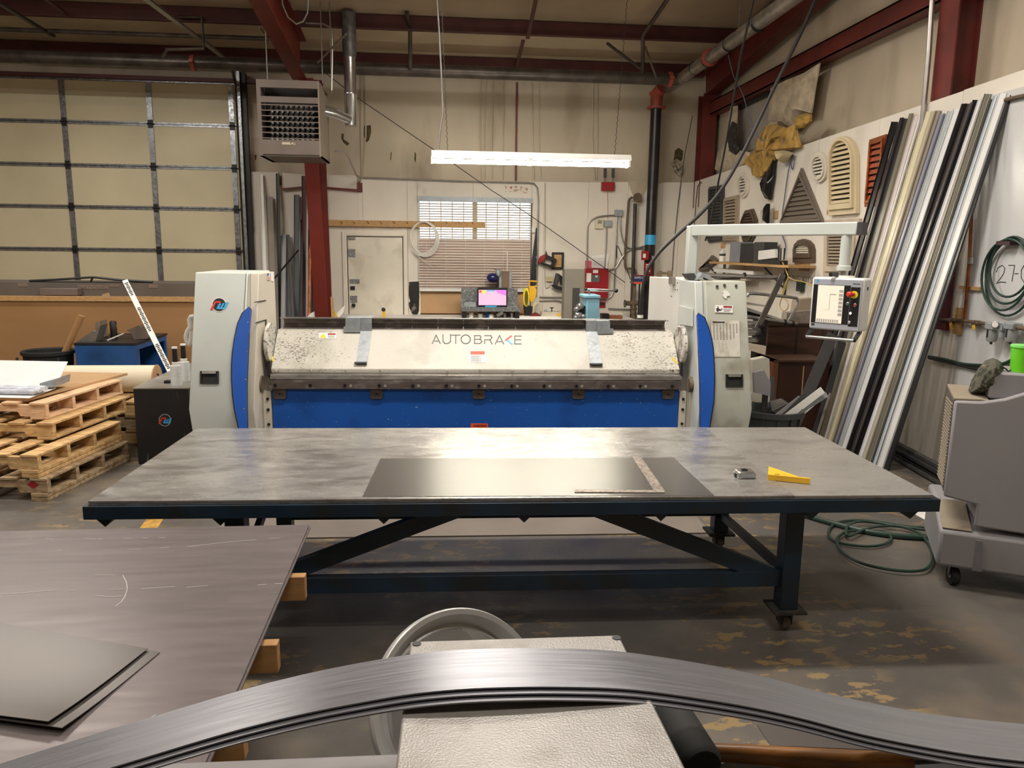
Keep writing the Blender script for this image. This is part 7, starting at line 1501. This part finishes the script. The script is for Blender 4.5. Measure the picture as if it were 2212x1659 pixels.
TR = [(1928, 1938, 263, (26, 26, 28), 'black trim, leftmost of all those leaning on the right wall', 1), (1944, 1953, 254, (48, 46, 50), 'near-black trim, second from the left on the right wall', 2), (1954, 1963, 256, (60, 55, 54), 'dark brown trim left of the olive-grey one', 1),
      (1964, 1974, 245, (122, 118, 100), 'olive-grey trim in the left cluster, standing highest there', 2), (1974, 1985, 250, (214, 204, 200), 'pinkish white trim in the left cluster', 1), (1985, 1992, 251, (224, 222, 218), 'white trim ending the left cluster beside the conduit', 2),
      (2000, 2012, 241, (214, 206, 176), 'cream trim, first right of the conduit', 1), (2012, 2022, 240, (184, 174, 150), 'beige trim next to the cream one', 2), (2023, 2032, 239, (150, 140, 130), 'taupe trim between the beige and blue-grey ones', 1), (2032, 2041, 246, (138, 142, 158), 'blue-grey trim left of centre', 2), (2041, 2049, 245, (160, 160, 168), 'lilac-grey trim right of the blue-grey one', 1), (2049, 2060, 240, (196, 200, 200), 'pale grey trim left of the wide white one', 5),
      (2061, 2076, 235, (222, 222, 222), 'wide white trim in the middle of the right wall bunch', 1), (2077, 2088, 224, (38, 36, 38), 'black trim just right of the wide white one', 6), (2089, 2096, 224, (66, 62, 62), 'charcoal trim, second right of the wide white one', 1), (2096, 2104, 221, (84, 80, 80), 'slate trim, third right of the wide white one', 2), (2104, 2115, 216, (30, 30, 32), 'black trim left of the thin bright white one', 5),
      (2115, 2120, 216, (226, 226, 228), 'thin bright white trim between black and beige', 1), (2120, 2128, 211, (190, 180, 160), 'beige trim right of the thin white one', 2), (2129, 2141, 203, (134, 130, 118), 'olive-grey trim right of centre, tallest there', 5), (2141, 2150, 208, (62, 62, 64), 'charcoal trim left of the pale blue one', 2), (2150, 2155, 207, (206, 214, 220), 'pale blue-white thin trim near the right end', 1), (2155, 2160, 207, (120, 120, 122), 'grey trim just left of the last white one', 2), (2161, 2175, 201, (226, 226, 224), 'wide white trim, the last light one on the right', 1), (2176, 2186, 206, (34, 34, 36), 'black board standing in for shade at the right end of the bunch', 2)]  # last entry is a dark board put in for shade beside the bunch
for i, (a, b, y, c_, lb, lp_) in enumerate(TR): trim(a, b-.6, y, C_(str(i), c_), lb, dx=.012*(i % 2), lip=lp_)
# a second, partly hidden layer of dark trims and a dark board in front left
for i, (a, b, f, w_, mt, lb) in enumerate((((1800, 722), (1742, 858), 6.5, 24, M_CHAR, 'wide charcoal board leaning below the control panel'), ((1822, 740), (1778, 880), 6.45, 12, M_INK, 'black strip leaning right of the wide charcoal board'), ((1793, 850), (1776, 905), 6.15, 4, M_TAUPE, 'thin taupe strip at the foot of the trims'))):
    pa = W.at(*a, f+.25); pb = W.at(*b, f); d_ = pb-pa; k = pa.z/(-d_.z); ft_ = pa+d_*k
    tag(MB().beam(ft_+Vector((0, 0, .003)), pa, w_/235, .012, up=(-.2, -1, .1)).build('leaning_strip', mt), lb, 'strip')
# stub of dark red post, copper pipes, air regulators
t = MB().box((XR-.05, 6.02, sp_(2040, 712).z), (XR-.021, 6.16, sp_(2040, 560).z)).build('post_stub', mat('dark crimson steel', (92, 26, 34), .5)); tag(t, 'dark crimson steel post low on the wall behind the trims', 'post')
Xp = XR-.06
t = thing('copper_pipe', 'vertical copper pipe with clips right of the leaning trims', 'pipe', (Xp, sp_(2085, 600, Xp).y, sp_(2085, 692, Xp).z))
MB().tube([sp_(2102, 390, Xp), sp_(2094, 560, Xp), sp_(2084, 692, Xp)], .013, 10).build('pipe_run', M_COPPER, t); MB().cyl(sp_(2098, 556, Xp), sp_(2097, 570, Xp), .019, 10).build('joint', M_STEELL, t)
for (q, lb) in (((2075, 617, 2121, 628), 'short tan wood block behind the copper pipe'), ((2066, 664, 2077, 723), 'upright tan wood strip left of the copper pipe foot')):
    a = sp_(q[0], q[1], XR-.025); b = sp_(q[2], q[3], XR-.025); tag(MB().box((XR-.045, b.y, b.z), (XR-.021, a.y, a.z)).build('wood_block', M_BOARD), lb, 'wood block')
t = thing('iron_air_pipe', 'dark level air pipe feeding the regulators', 'pipe', (Xp, sp_(2080, 693, Xp).y, sp_(2080, 700, Xp).z))
MB().tube([sp_(2028, 690, Xp), sp_(2085, 693, Xp), sp_(2134, 700, Xp)], .014, 10).build('pipe_run', M_DUST, t)
for px in (2055, 2106, 2114): MB().cyl(sp_(px-3, 692+(px-2055)*.1, Xp), sp_(px+3, 693+(px-2055)*.1, Xp), .022, 12).build('fitting', M_DUST, t)
for px in (2053, 2102): MB().beam(sp_(px, 696, Xp-.01), sp_(px+2, 712, Xp-.02), .03, .003, up=(1, 0, 0)).build('brass_tag', M_YEL, t)
Xg = XR-.11
t = thing('air_regulator', 'pair of clear-bowled air filter regulators with a gauge', 'regulator', (Xg, sp_(2160, 740, Xg).y, sp_(2160, 745, Xg).z))
for (px, w_) in ((2145, .045), (2187, .048)):
    c = sp_(px, 706, Xg); zb_ = sp_(px, 741, Xg).z; 
    MB().box((c.x-w_*.8, c.y-w_, sp_(px, 712, Xg).z), (c.x+w_, c.y+w_, sp_(px, 697, Xg).z)).build('regulator_body', M_GALVM, t, bevel=.006)
    MB().lathe([(0, 0), (w_*.7, .01), (w_*.85, .03), (w_*.85, sp_(px, 713, Xg).z-zb_), (0, sp_(px, 713, Xg).z-zb_)], (c.x, c.y, zb_), seg=18).build('bowl', mat('smoky bowl', (150, 152, 150), .2, 0, 0, 3), t)
    MB().box((c.x-w_*.9, c.y-.008, zb_+.04), (c.x-w_*.86, c.y+.008, zb_+.1)).build('sight_window', M_INK, t); MB().cyl((c.x, c.y, zb_-.012), (c.x, c.y, zb_+.002), .01, 8).build('drain_nipple', M_CHAR, t)
c = sp_(2166, 713, Xg); MB().lathe([(0, 0), (.022, .005), (.022, .06), (0, .06)], (c.x, c.y, c.z-.06), seg=14).build('small_filter', M_GALVM, t); MB().box((c.x-.03, c.y-.03, c.z), (c.x+.02, c.y+.03, c.z+.035)).build('link_block', M_GALVM, t)
c = sp_(2151, 701, Xg-.04); g = MB().lathe([(.0, 0), (.026, 0), (.026, .02), (.022, .022), (0, .02)], c, (-.75, -.65, 0), 20).build('pressure_gauge', M_CONDUIT, t); MB().lathe([(0, 0), (.021, 0), (0, .001)], c+Vector((-.0175, -.0152, 0)), (-.75, -.65, 0), 20).build('gauge_dial', M_PAPER, g)
c = sp_(2204, 708, Xg); MB().cyl(c+Vector((0, .06, 0)), c+Vector((0, -.1, .0)), .018, 12).build('brass_fitting', M_DUST, t)
# hose coils
Xh = XR-.05
t = thing('hose_coil', 'dark green air hose coiled on the right wall around the figures', 'hose', (Xh, sp_(2180, 690, Xh).y, sp_(2180, 690, Xh).z))
cc_ = sp_(2181, 600, Xh); hy = abs(sp_(2128, 600, Xh).y-sp_(2234, 600, Xh).y)/2; hz4 = (sp_(2181, 522, Xh).z-sp_(2181, 688, Xh).z)/2
m = MB()
for k, (ky, kz, oy, oz) in enumerate(((1, 1, 0, 0), (.93, .86, .01, .05), (.84, .78, -.02, .08), (.97, .93, .01, .02))):
    m.tube([(Xh-.012*k, cc_.y+oy+hy*ky*math.cos(i*math.pi/16), cc_.z+oz+hz4*kz*math.sin(i*math.pi/16)) for i in range(32)], .009, 8, closed=True)
m.build('coiled_hose', M_GRNHOSE, t)
a = sp_(2165, 524, Xh); b = sp_(2195, 524, Xh); MB().box((Xh-.05, b.y, a.z-.02), (Xh+.02, a.y, a.z+.01)).build('tape_wrap', mat('maroon tape', (60, 30, 38), .5), t)
for q in (((2152, 588), (2156, 578), (2165, 573), (2171, 580), (2168, 591), (2160, 603), (2152, 612), (2162, 609), (2173, 610)), ((2179, 573), (2192, 573), (2189, 590), (2186, 608)), ((2192, 591), (2200, 591)), ((2212, 573), (2206, 584), (2206, 600), (2212, 610), (2219, 602), (2220, 584), (2212, 573))):
    MB().tube([sp_(*p, XR-.0215) for p in q], .003, 6).build('handwriting', M_INK, wright)
pipe('low_hose', 'dark hose sagging along the wall above the cooler, upper', smooth([sp_(*p, XR-.04) for p in ((2006, 770), (2040, 776), (2080, 786), (2130, 789), (2165, 786), (2190, 775), (2220, 760))], 4), .012, M_GRNHOSE, 'hose')
pipe('low_hose', 'dark hose running along the wall above the cooler, lower', smooth([sp_(*p, XR-.04) for p in ((2006, 773), (2060, 785), (2110, 797), (2160, 800), (2200, 806))], 4), .012, M_CABLE, 'hose')
# ------------------------------------------------------------------ hose on the floor, paper, low dark trims
def fl_(x, y, z=.012): return W.flat(x, y, z)
p1 = [(1640, 1092), (1720, 1108), (1790, 1128), (1860, 1146), (1930, 1157), (1985, 1161), (2012, 1160)]
tag(MB().tube(smooth([fl_(*p, .018) for p in p1], 5), .018, 10).build('floor_hose', M_GRNHOSE), 'thick green hose running from under the table to the cooler', 'hose')
p2 = [(2008, 1140), (1965, 1138), (1900, 1128), (1850, 1124), (1812, 1128), (1792, 1142), (1792, 1160), (1812, 1172), (1845, 1178), (1880, 1180), (1908, 1176), (1924, 1166), (1920, 1154), (1896, 1148), (1864, 1146), (1832, 1148), (1812, 1158), (1808, 1170), (1815, 1188), (1838, 1206), (1872, 1220), (1920, 1230), (1965, 1234), (1998, 1230), (2012, 1215), (2013, 1195), (2004, 1172), (1985, 1152), (1955, 1140), (1925, 1136), (1890, 1138), (1862, 1146), (1832, 1158), (1828, 1142), (1840, 1130), (1870, 1126), (1930, 1134), (2008, 1146)]
tag(MB().tube(smooth([fl_(*p, .012+.0006*i) for i, p in enumerate(p2)], 4), .009, 8).build('floor_hose', M_GRNHOSE), 'thin green hose lying in loose loops on the floor', 'hose')
q = [W.flat(*p, .002) for p in ((1960, 1102), (2040, 1053), (2075, 1080), (2060, 1140), (2010, 1130))]
tag(MB().prism(q, (0, 0, .002)).build('paper_sheet', M_PAPER), 'white paper sheet on the floor beside the cooler base', 'paper')
q = [W.flat(*p, .0) for p in ((1965, 990), (2040, 900), (2040, 1035), (1990, 1030))]
for i in range(5):
    a = Vector((3.99+.055*(i % 3), 6.3, .03+.024*(i//1)+.0)); b = Vector((3.80+.055*(i % 3), 4.7, .03+.024*i)); 
    tag(MB().beam(a, b, .05, .022).build('low_trim', (M_CHAR, M_INK, M_GREYP, M_INK, M_CHAR)[i]), ('topmost', 'second', 'middle', 'fourth', 'lowest')[i]+' of the dark trims stacked low between trims and cooler', 'trim', 'dark trims stacked low by the cooler')

# ------------------------------------------------------------------ portable cooler
a = W.flat(2021, 1222, .12); Cf = Frame((a.x, a.y, 0), -28)
co = thing('portable_cooler', 'grey plastic portable cooler on castors at the right edge', 'cooler', (.5, .25, 0), F=Cf)
zk_ = .325; D_ = .62; Wd_ = 1.0
MB(Cf).prism([(0, 0, .12), (0, 0, zk_), (0, .34, .41), (0, D_, .41), (0, D_, .12)], (Wd_, 0, 0)).build('base_tank', M_GREYP, co, bevel=.02)
MB(Cf).prism([(.012, .012, zk_+.008), (.012, .30, .408), (.15, .30, .408), (.15, .012, zk_+.008)], (0, 0, .004)).build('dusty_ledge', M_GREYD, co)
for x in (.17, .42, .68): MB(Cf).prism([(x, -.006, .125), (x+.045, -.006, .125), (x+.03, -.006, zk_-.03), (x, -.006, zk_-.03)], (0, .008, 0)).build('base_rib', mat('grey plastic rib', (120, 118, 122), .5), co)
zu = .51; zf_ = 1.03
body = [(-.003, 0, zu), (-.003, 0, zf_), (-.003, .28, zf_+.035), (-.003, .28, zu+.03)]
MB(Cf).prism([(0, .0, zu), (.155, 0, .485), (.155, 0, .365), (Wd_, 0, .34), (Wd_, 0, 1.12), (.45, 0, 1.14), (.33, 0, 1.11), (.22, 0, 1.06), (.12, 0, zf_+.005), (0, 0, zf_)], (0, .03, 0)).prism([(.03, .031, zu), (.155, .031, .485), (.155, .031, .40), (Wd_, .031, .40), (Wd_, .031, 1.10), (.45, .031, 1.10), (.33, .031, 1.08), (.2, .031, 1.04), (.03, .031, zf_-.01)], (0, .28, 0)).build('front_shell', M_GREYP, co, bevel=.012)
MB(Cf).prism([(0, .03, zf_), (.12, .03, zf_+.005), (.16, .03, 1.03), (.16, .32, 1.06), (.0, .32, zf_+.03)], (0, 0, .008)).build('dusty_top', M_GREYD, co)
gr = MB(Cf).prism([(.0, .035, zu+.02), (.0, .29, zu+.05), (.0, .29, zf_+.02), (.0, .035, zf_-.01)], (.025, 0, 0)).build('side_grille', mat('grille grey', (120, 114, 106), .6, 0, .5, 90, col2=(60, 56, 52), thr=.5, soft=.05), co)
m = MB(Cf)
for k in range(26): z = zu+.05+k*(zf_-zu-.08)/25; m.box((-.006, .05, z-.003), (.0, .28, z+.003))
m.build('grille_slats', M_GREYD, co)
MB(Cf).prism([(.158, .06, 1.045), (.158, .06, 1.185), (.158, .36, 1.185), (.158, .36, 1.04)], (Wd_-.16, 0, 0)).build('outlet_hood', M_GREYP, co, bevel=.012)
MB(Cf).box((.152, .09, 1.05), (.158, .2, 1.15)).build('control_strip', M_CHAR, co)
for (x, y) in ((.1, .08), (.9, .08), (.1, .5), (.9, .5)):
    w_ = MB(Cf).lathe([(.0, -.018), (.048, -.018), (.052, -.01), (.052, .01), (.048, .018), (.0, .018)], (x, y, .052), (1, .3, 0), 24).build('castor_wheel', M_RUBBER, co)
    MB(Cf).lathe([(.0, -.02), (.016, -.02), (.016, .02), (.0, .02)], (x, y, .052), (1, .3, 0), 12).build('wheel_hub', M_CONDUIT, w_); MB(Cf).box((x-.035, y-.03, .108), (x+.035, y+.03, .119)).prism([(x-.026, y-.01, .05), (x-.026, y+.02, .05), (x-.026, y+.03, .108), (x-.026, y-.03, .108)], (.004, 0, 0)).build('castor_fork', M_GALV, co)
# green cup and camouflage bag on the cooler
zt6 = 1.186; c = Cf.at(2206, 809, .14); a = Cf.at(2185, 780, .14); r = abs(c.x-a.x)+.01
cu = thing('green_cup', 'bright green plastic cup with lid and straw on the cooler', 'cup', (c.x, .14, zt6), F=Cf); M_LIME = mat('lime plastic', (112, 214, 40), .35, 0, .03, 5)
h = Cf.at(2206, 745, .14).z-zt6; cyl = Cf.at(2206, 809, .14).x
MB(Cf).lathe([(0, 0), (r*.86, 0), (r, h*.92), (0, h*.92)], (cyl, .14, zt6), seg=28).build('cup_body', M_LIME, cu); MB(Cf).lathe([(0, 0), (r*1.06, 0), (r*1.04, h*.08), (0, h*.1)], (cyl, .14, zt6+h*.92), seg=28).build('lid', mat('pale green lid', (130, 226, 110), .3), cu); MB(Cf).cyl((cyl, .14, zt6+h), (cyl-.003, .14, zt6+h*1.32), .006, 8).build('straw', M_LIME, cu)
zg = zf_+.04
M_CAMO = mat('camouflage cloth', (84, 82, 68), .9, 0, .1, 12, col2=(48, 50, 42), thr=.52, soft=.03, col3=(128, 122, 98), thr3=.6, sc3=18, soft3=.02)
q = [(2096, 848), (2103, 826), (2118, 800), (2133, 783), (2150, 777), (2163, 782), (2170, 795), (2160, 798), (2148, 805), (2143, 830), (2140, 846), (2118, 850)]
P3 = [Cf.at(*p, .12) for p in q]; cen = sum(P3, Vector())/len(P3); m = MB(Cf); n = len(P3); rnd = random.Random(4)
R0 = [m.v((p.x, p.y-.0, p.z)) for p in P3]; R1 = [m.v((cen.x+(p.x-cen.x)*.6+rnd.uniform(-.006, .006), p.y-.06+rnd.uniform(-.012, .012), cen.z+(p.z-cen.z)*.6)) for p in P3]; R2 = [m.v((p.x, p.y+.07, p.z)) for p in P3]; cf_ = m.v((cen.x, .05, cen.z)); cb_ = m.v((cen.x, .22, cen.z))
for i in range(n):
    j = (i+1) % n; m.face([cf_, R1[i], R1[j]]); m.face([R1[i], R0[i], R0[j], R1[j]]); m.face([R0[i], R2[i], R2[j], R0[j]]); m.face([cb_, R2[j], R2[i]])
cb = thing('camo_bag', 'drawstring camouflage cloth bag lying on the cooler', 'bag', (P3[0].x, .1, min(p.z for p in P3)), F=Cf); m.build('bag_body', M_CAMO, cb)
MB(Cf).tube(smooth([Cf.at(*p, .1) for p in ((2160, 792), (2172, 796), (2178, 802), (2184, 799))], 4), .004, 6).build('drawstring', M_INK, cb)
# long dark pipe resting on top of the trims
a = sp_(2172, 216, XR-.04); b = sp_(2225, 204, XR-.04); tag(MB().cyl(a, b, .016, 10).build('top_pipe', M_DUST), 'short brown pipe at the top right above the last trim', 'pipe')
